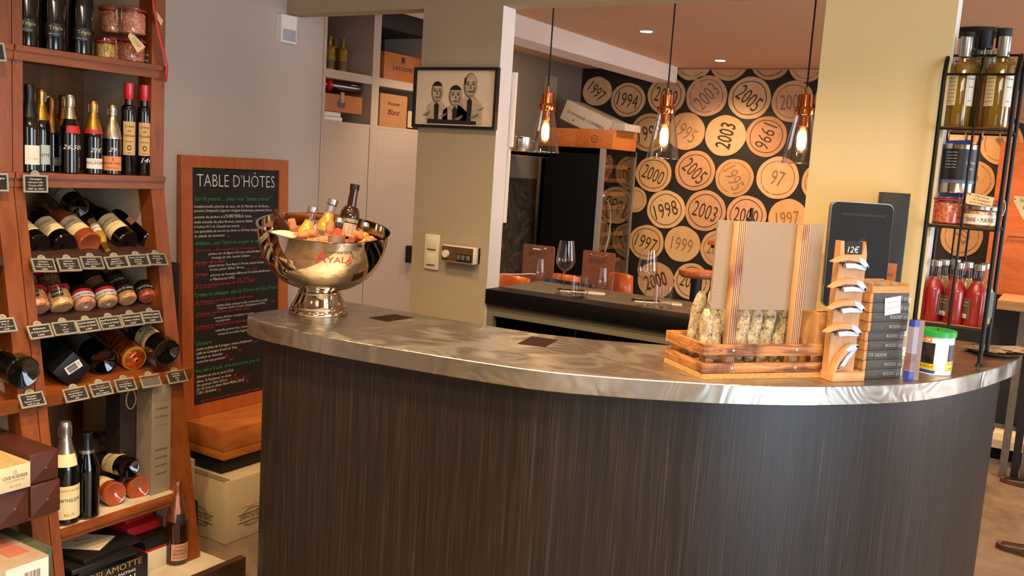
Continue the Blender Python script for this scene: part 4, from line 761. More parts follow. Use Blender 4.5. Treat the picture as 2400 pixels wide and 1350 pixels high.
# row of big bottles above the wooden ledge
C_ = -.06
tilt(393, 826, 292, 748, .045, 'dark champagne bottle with cream label lying at the ledge\'s right end', name='champagne_bottle', s=1.12, L=.35, glass=G_DARK, foil=F_GOLD, labels=[(.07, .14, 0, 1.9, L_CREAM, (('DELAMOTTE', .09, .016, M_INK, .075), ('♦', .12, .012, M_GOLDINK, .01)))])
tilt(246, 848, 148, 764, C_, 'large black bottle with dark grey label, between black gift box and orange cellophane bottle', name='champagne_bottle', s=1.15, L=.36, glass=G_BLACK, foil=F_BLACK, labels=[(.09, .16, -.2, 1.9, L_GREY, (('BRUT', .12, .014, M_GOLDINK, .04),))])
def cello():
    t = NT('orange_cellophane'); v = t.coord(); vo = t.add('ShaderNodeTexVoronoi'); vo.inputs['Scale'].default_value = 46; t.link(v, vo.inputs['Vector']); n = t.noise(v, 20, 4)
    t.link(t.ramp(n, [(.3, lin('#8c3408')), (.6, lin('#d0601c'))]), t.b.inputs['Base Color']); t.set(Roughness=.18, Metallic=.5, Coat_Weight=.8); t.bump(vo.outputs['Distance'], .9, .006); return t.m
p = at_slope(317, 842, C_); q = far_point(p, 215, 762, .34); cl = bottle('champagne_bottle', 'champagne bottle wrapped in crinkled orange cellophane', M=axisM(p, q), s=1.05, glass=G_GOLD, foil=F_GOLD); b = MB(); n = 28; prof = [(.004, -.012), (.016, -.008), (.034, -.003), (.0455, .01), (.0465, .16), (.043, .2), (.028, .25), (.02, .29), (.022, .33)]; vs = []
for j, (r, z) in enumerate(prof):
    for k in range(n): a = 2*pi*k/n; rr = r*(1 + .03*(-1)**k*(1 if j < 3 else .4)); vs.append((rr*cos(a), rr*sin(a), z))
b.add(vs, [(j*n + k, j*n + (k+1) % n, (j+1)*n + (k+1) % n, (j+1)*n + k) for j in range(len(prof)-1) for k in range(n)]); b.obj('cellophane_wrap', cello(), cl, smooth=.3)
# black gift box lying in the row
p = at_slope(170, 868, -.028); q = far_point(p, 75, 790, .33); Mx = axisM(p, q); gb = thing('black_gift_box', 'square black bottle gift box lying with white barcode sticker on its end', 'box', M=Mx)
w_ = .046; body = MB().box((-w_, -w_, 0), (w_, w_, .33), bev=.004).obj('box_body', mat('satin_black_card', '#121012', .45, amt=.2), gb, smooth=.4)
def barcode(parent, M, w, h, seed, text='3 760044', paper=True):
    rr = random.Random(seed); 
    if paper: st = MB().box((-w/2, -h/2, 0), (w/2, h/2, .0006), M).obj('barcode_sticker', M_PAPER, parent, smooth=0)
    else: st = parent
    b = MB(); x = -w*.4
    while x < w*.4:
        t = rr.choice((.6, 1, 1.6))*w*.018; b.box((x, -h*.22, .0006), (min(x + t, w*.42), h*.4, .0009), M); x += t + rr.choice((.6, 1, 1.5))*w*.02
    put_text(b, text, M @ Matrix.Translation((0, -h*.42, .0009)), h*.13, w*.7); o = b.obj('barcode', M_INK, st, smooth=0, fix=False)
    return st
barcode(gb, Matrix.Translation((.006, .01, -.0002)) @ Matrix.Rotation(pi, 4, 'X') @ Matrix.Rotation(-.25, 4, 'Z'), .030, .052, 3)
# lower open shelf
SH = .331
def pst(px, py, z=SH): p = at(px, py, z=z); return p, facing(p)
p, rz = pst(153, 1222); bottle('champagne_bottle', 'standing champagne bottle with tall cream label and pale neck band by the left post', loc=p, rotz=rz, s=1.06, sr=.95, foil=F_SILVER, foilz=.20, wire=True, glass=G_DARK, neck=(.185, .222, 2.0, L_CREAM, .1), labels=[lab(.02, .125, .3, 2.2, L_CREAM, ('CHAMPAGNE', .108, .008, M_GOLDINK, .07), ('BARTHELEMY', .075, .011, M_INK, .075), ('BRUT', .03, .009, M_GOLDINK, .03))])
p, rz = pst(203, 1208); bottle('wine_bottle', 'plain black bottle with a silver neck band on the lower shelf', loc=p, rotz=rz, kind='burgundy', s=.97, glass=G_BLACK, foil=F_BLACK, foilz=.232, labels=[lab(.226, .238, 0, 6.2, F_SILVER)])
def lie(px, py, tx, ty, x, L, label, **k): p = at(px, py, x=x); q = far_point(p, tx, ty, L); return bottle(k.pop('name', 'wine_bottle'), label, M=axisM(p, q), **k)
LW = lambda m, *tx: [(.04, .115, .35, 2.4, m, tx)]
lie(270, 1158, 185, 1120, -2.71, .3, 'amber rosé bottle with cream label lying left at the bottom of the lower shelf pile', kind='burgundy', glass=G_ROSE, labels=LW(L_CREAM, ('Rosé', .08, .01, M_GOLDINK, .03)))
lie(326, 1145, 245, 1105, -2.72, .3, 'amber rosé bottle lying right at the bottom of the lower shelf pile', kind='burgundy', glass=G_ROSE, labels=LW(L_WHITE, ('Rosé', .08, .01, M_GOLDINK, .03)))
lie(303, 1096, 205, 1072, -2.73, .3, 'dark bottle with cream label lying on the two rosé bottles', kind='burgundy', glass=G_BLACK, labels=LW(L_CREAM, ('CHABLIS', .08, .012, M_GOLDINK, .05)))
lie(306, 1043, 225, 1020, -2.82, .3, 'dark bottle with grey white label, topmost of the lower shelf pile', kind='burgundy', glass=G_BLACK, labels=LW(L_BLUE, ('POUILLY', .08, .012, M_INK, .045)))
# tall carton beside the side panel
p = at(352, 1162, z=SH); tc = thing('tall_bottle_carton', 'tall grey beige bottle carton standing against the cream side panel', 'box', (p.x - .04, p.y + .035, SH)); cbo = MB().box((-.045, -.032, 0), (.04, .05, .375), bev=.001)
cbo.prism([(-.032, .375), (.05, .375), (.035, .42), (-.015, .42)], -.045, .038, 0); o = cbo.obj('carton_body', mat('grey_beige_card', '#8a7c66', .6, amt=.06), tc, smooth=0)
for i, s in enumerate(('Domaine', 'du Château', '— — —', 'Grand vin de Bourgogne', 'élevé en fût de chêne', 'mis en bouteille', 'à la propriété')): plane_text(o, s, V(tc.location) + V((.0402, .009, .31 - .03*i - (.06 if i > 2 else 0))), Yp, Zp, .008, M_INK, .05)
b = MB().box((-.05, -.12, 0), (.03, -.036, .40)); o = b.obj('carton_body', M_BLACK); tc2 = thing('dark_bottle_carton', 'dark brown bottle carton with handle cut-out in the corner behind the grey beige carton', 'box', (p.x - .12, p.y + .06, SH)); o.parent = tc2; o.data.materials[0] = mat('dark_brown_carton', '#2a1e16', .6, amt=.1)
MB().tube([(.032, -.078 + .02*cos(a*pi/6), .34 + .035*sin(a*pi/6)) for a in range(12)], .003, 6, True).obj('handle_cutout', M_KRAFT, tc2)
# ---- floor level under the bay
PZ = .0855
def boxthing(name, label, lo, hi, m, cat='box', rotz=0, bev=.002, part='box_body'):
    c = V(((lo[0]+hi[0])/2, (lo[1]+hi[1])/2, lo[2])); t = thing(name, label, cat, c, rotz); o = MB().box([lo[i] - c[i] for i in range(3)], [hi[i] - c[i] for i in range(3)], bev=bev).obj(part, m, t, smooth=.4); return t, o
M_REDC = mat('red_card', '#b81c20', .5, amt=.08); M_CREAMC = mat('cream_card', '#d8c9a4', .7, amt=.04)
t, o = boxthing('white_gift_box', 'cream gift box with black and red lid lying under the lower shelf', (-3.08, 2.0, PZ), (-2.635, 2.135, PZ + .07), M_CREAMC); MB().box((-.2225, -.0685, .071), (.2225, .0685, .079)).obj('red_band', M_REDC, t, smooth=0); MB().box((-.2225, -.0685, .0795), (.2225, .0685, .105)).obj('lid', M_BLACK, t, smooth=0)
t, o = boxthing('red_box', 'flat red gift box with black square print, lower of two on the cream gift box', (-3.1, 1.99, PZ + .106), (-2.72, 2.135, PZ + .138), M_REDC)
t, o = boxthing('red_box', 'flat red gift box with dark square on its lid, upper of two', (-3.0, 2.01, PZ + .1385), (-2.76, 2.13, PZ + .168), M_REDC); MB().box((-.04, -.025, .0296), (.04, .025, .0304)).obj('lid_print', M_BLACK, t, smooth=0)
t, o = boxthing('black_champagne_box', 'black gift box with cream lettering at the bottom of the bay', (-3.0, 1.70, PZ), (-2.60, 1.985, PZ + .085), M_BLACK)
plane_text(o, 'DELAMOTTE', (-2.5998, 1.86, PZ + .062), Yp, Zp, .022, M_GOLDINK, .2); plane_text(o, 'MINING & FASTING', (-2.5998, 1.86, PZ + .042), Yp, Zp, .010, M_WHITEINK, .15); plane_text(o, 'CRYSTAL', (-2.5998, 1.87, PZ + .014), Yp, Zp, .020, M_WHITEINK, .15)
for i, (dx, dy, rz_) in enumerate(((0, 0, .05), (.012, -.006, -.06), (-.01, .01, .1))):
    t, o = boxthing('black_folder', 'flat black folder, %s of three on the black gift box' % ('lowest', 'middle', 'topmost')[i], (-2.97 + dx, 1.72 + dy, PZ + .0855 + .018*i), (-2.61 + dx, 1.95 + dy, PZ + .103 + .018*i), mat('black_leatherette', '#161315', .4, amt=.2, scale=80, bump=.1), 'folder', rz_)
e = thing('cream_envelope', 'cream envelope with small dark red print on the black folders', 'envelope', (-2.74, 1.83, PZ + .1405), .55); o = MB().box((-.085, -.06, 0), (.085, .06, .002)).obj('envelope_body', M_CREAMC, e, smooth=0)
b = MB(); put_text(b, 'Maison', Matrix.Translation((0, .01, .0024)) @ Matrix.Rotation(.9, 4, 'Z'), .012, .05); put_text(b, 'Privée', Matrix.Translation((.01, -.02, .0024)) @ Matrix.Rotation(.9, 4, 'Z'), .01, .04); b.obj('lettering', L_RED, o, smooth=0, fix=False)
t = thing('kraft_envelope', 'tan paper sheet slipped behind the cream envelope', 'envelope', (-2.88, 1.86, PZ + .1402), .2); MB().box((-.09, -.05, 0), (.07, .07, .0018)).obj('envelope_body', M_KRAFT, t, smooth=0)
p = at(414, 1316, z=PZ); bottle('champagne_bottle', 'rosé champagne bottle with rose gold foil and salmon label standing at the shelf foot', loc=p, rotz=facing(p), s=.95, sr=.97, glass=G_BROWN, foil=F_PINK, foilz=.17, neck=(.16, .2, .9, L_DARK, .35), labels=[lab(.02, .085, .35, 1.7, L_PINK, ('CHAMPAGNE', .072, .005, M_INK, .04), ('CHARLES', .055, .011, M_INK, .05), ('HEIDSIECK', .041, .011, M_INK, .055), ('ROSÉ RÉSERVE', .03, .004, M_INK, .05))])
# ---- left bay pieces
tilt(56, 874, -60, 800, .035, 'large champagne bottle with cream label lying in the left bay above the ledge', name='champagne_bottle', s=1.2, L=.38, glass=G_DARK, foil=F_GOLD, labels=[(.09, .16, .1, 1.9, L_CREAM, (('BOLLINGER', .115, .018, M_INK, .085),))])
M_WRAP = mat('brown_wrapping_paper', '#4a2418', .5, amt=.12, scale=12, bump=.25); XW = -2.50
def wrapped(label, c0, c1, c2, c3):
    q = [at(a, b_, x=XW) for a, b_ in (c0, c1, c2, c3)]; y0 = min(q[0].y, q[3].y); y1 = max(q[1].y, q[2].y); z1 = (q[0].z + q[1].z)/2; z0 = (q[2].z + q[3].z)/2; return y0, y1, z0, z1
ya, yb_, _, zt_ = wrapped('', (69, 1062), (131, 1057), (138, 1125), (73, 1134)); zb_ = at(138, 1198, x=XW).z; zm = (at(138, 1126, x=XW).z + at(73, 1134, x=XW).z)/2; yl = ya - (yb_ - ya) - .006
def parcel(label, y0, y1, z0, z1, x1=XW):
    t = thing('wrapped_bottle_parcel', label, 'parcel', (x1 - .15, (y0+y1)/2, z0), group='parcels in brown paper'); w = (y1-y0)/2; h = z1 - z0
    MB().box((-.17, -w, 0), (.15, w, h), bev=.006).obj('wrapped_body', M_WRAP, t, smooth=.5)
    b = MB(); c = (.158, 0, h/2)
    b.add([(.1495, -w*.92, h*.06), (.1495, w*.92, h*.06), (.1495, w*.92, h*.94), (.1495, -w*.92, h*.94), c], [(0, 1, 4), (1, 2, 4), (2, 3, 4), (3, 0, 4)]); b.obj('folded_end', M_WRAP, t, smooth=0); MB().disc(.004, 0, 10, Matrix.Translation((.1585, 0, h/2)) @ Matrix.Rotation(pi/2, 4, 'Y')).obj('seal_sticker', M_SILCAP, t, smooth=0, fix=False)
parcel('brown paper wrapped parcel with folded end, top right beside the white bottle box', ya, yb_, zm + .002, zt_); parcel('brown paper wrapped parcel with folded end, bottom right of the stack', ya + .003, yb_ + .006, zb_, zm); parcel('brown paper wrapped parcel with folded end, below the white bottle box', yl, ya - .001, zb_ - .003, zm)
wb = thing('white_bottle_box', 'white bottle box with wood-grain top on the brown parcels', 'box', (XW - .1, (yl + ya)/2, zm + .003)); w = (ya - yl)/2 - .003; o = MB().box((-.2, -w, 0), (.11, w, zt_ - zm - .02), bev=.0015).obj('box_body', M_CREAMC, wb, smooth=.4); hz = zt_ - zm - .02
MB().box((-.2, -w, hz), (.1095, w, hz + .0012)).obj('wood_grain_top', wood('pale_printed_wood', '#c9b07c', '#a8905c', (1.5, 6, 6), 4, .6, 0, 0), wb, smooth=0); P0 = V(wb.location)
plane_text(o, 'LOUIS ROEDERER', P0 + V((.1101, .0, hz*.5)), Yp, Zp, .010, M_INK, w*1.6); plane_text(o, 'CHAMPAGNE', P0 + V((.1101, 0, hz*.38)), Yp, Zp, .005, M_GOLDINK, w*1.2); plane_text(o, 'BRUT ROSÉ', P0 + V((.1101, 0, hz*.16)), Yp, Zp, .005, M_GOLDINK, w*.7); plane_text(o, 'LR', P0 + V((.1101, 0, hz*.68)), Yp, Zp, .012, M_GOLDINK, .012)
t = thing('parcel_shelf', 'narrow hidden board carrying the brown parcels in front of the left bay', 'shelf', (XW - .17, (yl + yb_)/2, zb_ - .02)); MB().box((-.18, -.12, 0), (.13, .11, .0165)).obj('board', M_CHERRYH, t, smooth=0); MB().box((-.16, -.1, -(zb_ - .02) + .0865), (-.13, .09, 0)).obj('support', M_CHERRY, t, smooth=0)
q0 = at(105, 1285, x=-2.38); q1 = at(142, 1286, x=-2.38)
XG = -2.40
gy1 = at(142, 1290, x=XG).y; gz = at(142, 1290, x=XG).z
cy1 = at(105, 1300, x=XG).y; cz = at(105, 1296, x=XG).z
t, o = boxthing('green_box', 'dark green box behind the beige barcode carton in the lower left corner', (XG - .35, cy1 + .003, 0.0005), (XG - .04, gy1, gz), mat('dark_green_card', '#4a5440', .6, amt=.1))
t, o = boxthing('barcode_carton', 'beige printed carton with barcode end panel in the lower left corner', (XG - .30, cy1 - .16, gz - .28 if gz > .32 else 0.0005), (XG + .02, cy1, cz), mat('shiny_beige_card', '#a8947c', .4, amt=.08), bev=.001); c = V((XG + .0202, cy1 - .05, cz - .03))
MB().box((.1598, -.045, cz - o.parent.location.z - .15), (.1604, .078, cz - o.parent.location.z - .004)).obj('white_panel', M_PAPER, t, smooth=0)
barcode(t, Matrix.Translation((.1606, .03, cz - t.location.z - .045)) @ Matrix.Rotation(pi/2, 4, 'Z') @ Matrix.Rotation(pi/2, 4, 'X'), .055, .04, 5, paper=True); barcode(t, Matrix.Translation((.1606, .03, cz - t.location.z - .1)) @ Matrix.Rotation(pi/2, 4, 'Z') @ Matrix.Rotation(pi/2, 4, 'X'), .055, .04, 9, paper=True)
plane_text(o, 'FOIE GRAS', (XG - .1, cy1 - .159, cz - .08), Xp, Zp, .03, M_INK, .18); MB().box((-.06, .0, cz - t.location.z), (.1, .06, cz - t.location.z + .0008)).obj('red_print_panel', mat('faded_red_print', '#b06a58', .6, amt=.1), t, smooth=0)
# ---- price tags
TILT = V((-.6, 0, .8))
def tag_row(items):
    for label, tl, tr, bl, lines, blank, kind in items:
        if kind == 's':   # on the sloping rails
            o = at_slope(tl[0], tl[1], .012); e = at_slope(tr[0], tr[1], .014); up_ = V((-.5, 0, .75))
        else:
            o = at(tl[0], tl[1], x=-2.805); e = at(tr[0], tr[1], x=-2.803); up_ = V((-.06, 0, 1))
        w = (e - o).length; h = kind_h[kind]; price_tag(label, o, (e - o), up_, w, h, lines, blank)
kind_h = {'s': .047, 'u': .055}
T = 'slate price tag reading '
tag_row([
 (T + '68€ on the upper tilted rail, first from the left post', (70, 606), (126, 609), 0, ('CHAMPAGNE', 'Egly-Ouriet', '"Grand cru" Brut', '68€00'), 0, 's'),
 (T + '39€ on the upper tilted rail, below the second cream label bottle', (130, 606), (183, 606), 0, ('CHAMPAGNE', 'Egly-Ouriet', 'Les Vignes', '39€00'), 0, 's'),
 (T + '68€ under the pink rosé bottle', (185, 601), (238, 603), 0, ('CHAMPAGNE', 'Egly-Ouriet', '"Blanc de Noirs"', '68€00'), 0, 's'),
 (T + '51€ under the gold-necked slim bottle', (241, 603), (293, 598), 0, ('CHAMPAGNE', 'Egly-Ouriet', 'Brut Tradition', '51€00'), 0, 's'),
 (T + '49€ under the dark bottle with script label', (293, 598), (343, 596), 0, ('Côteaux Champenois', 'Ambonnay', 'Grand Cru', '49,00€'), 0, 's'),
 (T + '118€ at the right end of the upper tilted rail', (342, 594), (387, 596), 0, ('CHAMPAGNE', 'Les Crayères', '2012', '118€00'), 0, 's'),
 (T + '7€ at the left end of the jar rail', (60, 765), (115, 758), 0, ('Rillettes', 'de Patrice Huchon', '7,00€'), 0, 's'),
 (T + '9€ on the jar rail, below the second red-ringed jar', (118, 757), (174, 751), 0, ('Terrine', 'de', 'Canard', '9,00€'), 0, 's'),
 (T + '6€ on the jar rail, below the pinkish banded jar', (174, 752), (225, 745), 0, ('RILLETTES VENDÉENNES', 'Délices de l\'Océan', '6,50€'), 0, 's'),
 (T + '5€ on the jar rail, below the pale tan jar', (228, 745), (278, 739), 0, ('RILLETTES DE POULET', 'Délices de l\'Océan', '5,50€'), 0, 's'),
 (T + '5€ on the jar rail, second from its right end', (279, 738), (329, 733), 0, ('MOUSSE DE CANARD', 'Maison Aubert', '5,00€'), 0, 's'),
 (T + '7€ at the right end of the jar rail', (328, 731), (373, 729), 0, ('TERRINE DE LIÈVRE', 'Maison Aubert', '7,00€'), 0, 's'),
 (T + '130€ on the wooden ledge, below the black gift box', (144, 914), (199, 904), 0, ('CHAMPAGNE', 'Grande Réserve', 'coffret Brut', '130€'), 0, 's'),
 (T + '95€ de magnum on the wooden ledge', (206, 902), (256, 893), 0, ('Champagne', 'Charles Heidsieck', 'Brut', '95€ le magnum'), 0, 's'),
 (T + '54€ below the orange cellophane bottle', (265, 891), (313, 885), 0, ('Champagne', 'Louis Roederer', '"Cristal" Brut', '54€'), 0, 's'),
 ('blank grey framed price tag on the wooden ledge', (324, 882), (371, 876), 0, (), 1, 's'),
 (T + '42€ at the right end of the wooden ledge', (386, 873), (431, 866), 0, ('Champagne', 'Delamotte', 'Brut', '42€'), 0, 's'),
 (T + '105€ on the ledge of the left bay', (40, 926), (99, 917), 0, ('Champagne', 'Bollinger', '"Spécial Cuvée"', '105€ le mag'), 0, 's'),
 (T + 'Champagne under the second shelf, at its left end', (53, 409), (111, 411), 0, ('Champagne', 'Carquerolle', '"Cuvée 979"', '30€ les 50cl'), 0, 'u'),
 ('slate price tag at the left image edge on the second shelf level', (-40, 405), (18, 406), 0, ('Champagne', 'Brut', '40€'), 0, 'u'),
 ('slate price tag at the left image edge on the top shelf level', (-52, 98), (5, 96), 0, ('Vin', 'Doux', '22€'), 0, 'u'),
 (T + '33€ at the left image edge on the jar rail level', (-18, 748), (32, 745), 0, ('CHAMPAGNE', 'Brut 2', 'Blanc de Blancs', '33€00'), 0, 's'),
])
# ================================================================ goods on the bar counter
CZ = 1.0805
# ---- champagne bowl
bp = at(747, 733, z=CZ); bowl = thing('champagne_bowl', 'large polished metal champagne bowl on a foot, filled with bottles and corks', 'bowl', bp, facing(bp)); M_BOWL = mat('polished_bowl_metal', '#cfc4b2', .07, 1, amt=.03, scale=4)
Rb = .2; z0 = .092; zr = .272; out = [(.066, z0)]
for k in range(1, 15): a = pi/2*k/14; out.append((.066 + (Rb - .066)*sin(a)**.9 if k < 14 else Rb, z0 + (zr - z0)*(1 - cos(a))**.93))
shell = out + [(Rb + .004, zr + .001), (Rb + .004, zr + .004), (Rb - .004, zr + .004)] + [(max(0, r - .005), z + .004) for r, z in reversed(out[:-1])] + [(0, z0 + .004)]
TILTB = Matrix.Translation((0, 0, .09)) @ Matrix.Rotation(R_(8.5), 4, 'Y') @ Matrix.Rotation(R_(-2), 4, 'X') @ Matrix.Translation((0, 0, -.09))
body_ = MB().lathe(shell, 64).obj('bowl_body', M_BOWL, bowl, smooth=.9); body_.matrix_basis = TILTB
foot = [(0, 0), (.091, 0), (.0925, .004), (.091, .012), (.086, .018), (.0865, .024), (.083, .028), (.076, .042), (.068, .058), (.0655, .064), (.067, .067), (.0655, .071), (.061, .073), (.0605, .082), (.066, .086), (.0675, .090), (.066, .094), (0, .094)]
MB().lathe(foot, 56).obj('foot', M_BOWL, bowl, smooth=.7)
def bowl_r(z):
    for (r0, za), (r1, zb) in zip(out, out[1:]):
        if za <= z <= zb: return r0 + (r1 - r0)*(z - za)/(zb - za)
    return Rb
def bowl_text(s, z, h, w, ac, m, big=None):
    b = MB(); vs, fs, tw = glyphs(s); k = h/.72; kx = w/tw; R = bowl_r(z + h/2)
    b.add([((bowl_r(z + y*k) + .0008)*cos(ac + x*kx/R), (bowl_r(z + y*k) + .0008)*sin(ac + x*kx/R), z + y*k) for x, y in vs], fs); return b.obj('lettering', m, body_, smooth=0, fix=False)
bowl_text('CHAMPAGNE', .243, .008, .085, .23, mat('dark_grey_print', '#4a3c30', .5)); bowl_text('YALA', .214, .019, .078, .27, M_REDINK); bowl_text('A', .214, .034, .03, -.02, M_REDINK)
# things in the bowl (world positions from the bowl centre; lx: to camera, ly: right)
ca, sa = cos(bowl.rotation_euler.z), sin(bowl.rotation_euler.z)
def inb(lx, ly, z):
    p = TILTB @ V((lx, ly, z)); return V((bp.x + p.x*ca - p.y*sa, bp.y + p.x*sa + p.y*ca, CZ + p.z))
def inbowl(name, label, base, top, L, **k):
    a = inb(*base); d = (inb(*top) - a).normalized(); return bottle(name, label, M=axisM(a, a + d*L), **k)
J_OR = mat('orange_juice', '#e08a1c', .2, amt=.06, coat=.6); J_ORY = mat('yellow_nectar', '#dca02c', .2, amt=.06, coat=.6); J_REDJ = mat('red_tomato_juice', '#8c150c', .35, amt=.07, coat=.25, scale=50); J_BEIGE = mat('beige_pear_nectar', '#8c6a34', .3, amt=.08, coat=.6); J_ROSEJ = mat('pink_red_nectar', '#c4483c', .2, amt=.06, coat=.6); J_AMB = mat('amber_nectar', '#b8782c', .2, amt=.06, coat=.6)
CAPJ = (M_SILCAP, .168, .186, .0148)
TL = lambda t='MILLIAT': [(.03, .085, -.05, 1.5, L_TAUPE, ((t, .066, .004, M_WHITEINK, .03), ('nectar', .05, .004, M_WHITEINK, .02)))]
JK = dict(kind='juice', glass=M_GLASS, cap=CAPJ, cat='bottle')
inbowl('juice_bottle', 'small clear bottle of yellow juice with silver cap, left in the metal bowl', (.0, -.075, .15), (-.05, -.035, .33), .2, s=1.0, liquid=(J_ORY, .142), labels=TL(), **JK)
inbowl('juice_bottle', 'small clear bottle of orange juice with foil cap, middle of the metal bowl', (-.03, -.018, .165), (-.085, .025, .35), .2, s=1.05, liquid=(J_OR, .142), labels=TL('ORANGE'), **JK)
inbowl('beer_bottle', 'brown beer bottle with black and pink label standing in the metal bowl', (-.02, .062, .16), (-.075, .085, .38), .25, kind='beer', s=1.02, glass=G_BROWN, cap=(M_BLACK, .23, .2465, .0142), labels=[(.088, .142, .25, 2.0, mat('beer_label_black', '#17130f', .6), (('LA PARISIENNE', .128, .011, L_CREAM, .05),)), (.084, .124, .27, 1.5, mat('beer_label_pink', '#c9a08c', .6, amt=.25, scale=90), ())])
inbowl('juice_bottle', 'small bottle of pink red nectar with taupe label, front of the metal bowl', (.135, .03, .19), (.02, .045, .30), .15, s=.9, liquid=(J_ROSEJ, .142), labels=[(.02, .1, 0, 1.9, L_TAUPE, (('MILLIAT', .06, .005, M_WHITEINK, .03),))], **JK)
inbowl('juice_bottle', 'small bottle of amber nectar with silver cap, right in the metal bowl', (.10, .125, .185), (.01, .125, .30), .15, s=.78, liquid=(J_AMB, .142), labels=TL(), **JK)
inbowl('juice_bottle', 'small empty clear bottle leaning in front of the orange juice bottle', (.075, -.02, .17), (.05, -.03, .32), .15, s=.75, kind='juice', glass=M_GLASS, labels=[(.03, .09, 0, 1.4, L_TAUPE, (('MILLIAT', .06, .004, M_WHITEINK, .03),))])
inbowl('wine_bottle', 'dark bottle lying low at the left rim inside the metal bowl', (.05, -.10, .21), (-.06, -.14, .27), .2, kind='burgundy', s=.6, glass=G_BROWN, labels=[(.03, .09, .0, 1.6, L_CREAM, ())])
M_CORK = mat('natural_cork', '#b4764a', .75, amt=.2, scale=180, bump=.2); M_CORKEND = mat('wine_stained_cork', '#a8643c', .8, amt=.2, scale=120)
CK = [((.055, -.085, .262), (.06, -.10, .308)), ((.095, -.085, .262), (.1, -.06, .268)), ((.085, -.06, .27), (.1, -.03, .276)), ((.12, -.03, .255), (.115, .0, .262)), ((.11, -.045, .252), (.13, -.02, .25)), ((.06, .012, .262), (.055, .018, .308)),
      ((.03, .09, .26), (.055, .105, .27)), ((.05, .085, .255), (.02, .1, .262)), ((.06, .06, .262), (.04, .03, .268)), ((.13, .05, .24), (.12, .08, .246)), ((.0, .12, .25), (-.02, .1, .256)), ((-.08, -.02, .255), (-.1, .01, .26)), ((-.06, .12, .25), (-.08, .1, .255)), ((.1, .13, .26), (.07, .14, .262)), ((.15, -.03, .25), (.145, .0, .254))]
CKL = ['upright at the left by the yellow juice', 'lying along the front left rim', 'lying crosswise below the yellow juice', 'at the front centre rim', 'lower one at the front left rim', 'upright between orange juice and beer', 'right of the pink red nectar', 'leaning under the beer label', 'front right by the amber nectar', 'small piece at the front right rim', 'behind the amber nectar', 'behind the yellow juice bottle', 'behind the beer bottle', 'far right beside the amber nectar', 'at the front rim below the pink red nectar']
for i, (a, b_) in enumerate(CK):
    A_, B_ = inb(*a), inb(*b_); d = (B_ - A_).normalized()
    t = thing('wine_cork', 'loose wine cork in the metal bowl, ' + CKL[i], 'cork', M=axisM(A_, A_ + d), group='corks in the metal bowl')
    MB().lathe([(0, 0), (.0105, 0), (.0118, .0012), (.0118, .043), (.0105, .0445), (0, .0445)], 18).obj('cork_body', M_CORK, t); MB().lathe([(0, .0449), (.0105, .0447)], 18).obj('stained_end', M_CORKEND, t, fix=False)
    b = MB(); wrap_text(b, 'BOUTEILLE', .0118, 0, .014, .004, .02); b.lathe([(.0122, .010), (.0122, .011)], 10, None, -.8, .8); b.obj('print', M_CORKINK, t, smooth=0, fix=False)
t = thing('cork_filling', 'bed of loose corks filling the lower bowl', 'cork', M=Matrix.Translation(bp) @ Matrix.Rotation(bowl.rotation_euler.z, 4, 'Z') @ TILTB); MB().lathe([(0, .24), (.1, .242), (.176, .238)], 30).obj('cork_bed', mat('cork_bed', '#8a5430', .85, amt=.4, scale=60, bump=.8), t); t['kind'] = 'stuff'
for k in t.children: k['kind'] = 'stuff'
t = thing('paper_plate', 'cream round card tucked at the left rim inside the metal bowl', 'card', M=axisM(inb(.095, -.115, .262), inb(.10, -.115, .36))); MB().lathe([(0, 0), (.035, .001), (.04, .004), (.04, .0045), (0, .002)], 24).obj('card_body', M_CREAMC, t)
# ---- wooden crate of dry sausages
fl, frr, bl = V((-.755, 2.191, CZ)), V((-.526, 2.468, CZ)), V((-.92, 2.296, CZ)); xd = (frr - fl).normalized(); yd = Zp.cross(xd); CW = (frr - fl).length; CDp = .20
MC = Matrix(((xd.x, yd.x, 0, fl.x), (xd.y, yd.y, 0, fl.y), (0, 0, 1, CZ), (0, 0, 0, 1)))
cr = thing('wooden_crate', 'scorched pine crate of dry sausages with a chipboard sign on two posts', 'crate', M=MC)
def burnt():
    t = NT('scorched_pine'); v = t.coord((2.5, 2.5, 30)); f = t.noise(v, 3, 6, .6, 1.2); g = t.noise(t.coord((1, 1, 1)), 9, 3, .5)
    t.link(f, t.ramp(f, [(0, (0, 0, 0)), (1, (1, 1, 1))]).node.inputs['Fac']); mx = t.add('ShaderNodeMix', data_type='RGBA', blend_type='MULTIPLY'); mx.inputs[0].default_value = 1
    t.link(t.ramp(f, [(.35, lin('#6a3818')), (.5, lin('#ac7038')), (.68, lin('#c89458'))]), mx.inputs[6]); t.link(t.ramp(g, [(.38, (.22, .14, .12)), (.56, (1, 1, 1))]), mx.inputs[7]); t.link(mx.outputs[2], t.b.inputs['Base Color']); t.set(Roughness=.6); t.bump(f, .3, .001); return t.m
M_BURNT = burnt(); M_CHIP = mat('chipboard', '#b58a4c', .8, amt=.3, scale=160, bump=.3); M_MDF = mat('grey_pressboard', '#94806a', .8, amt=.08, scale=220, bump=.1)
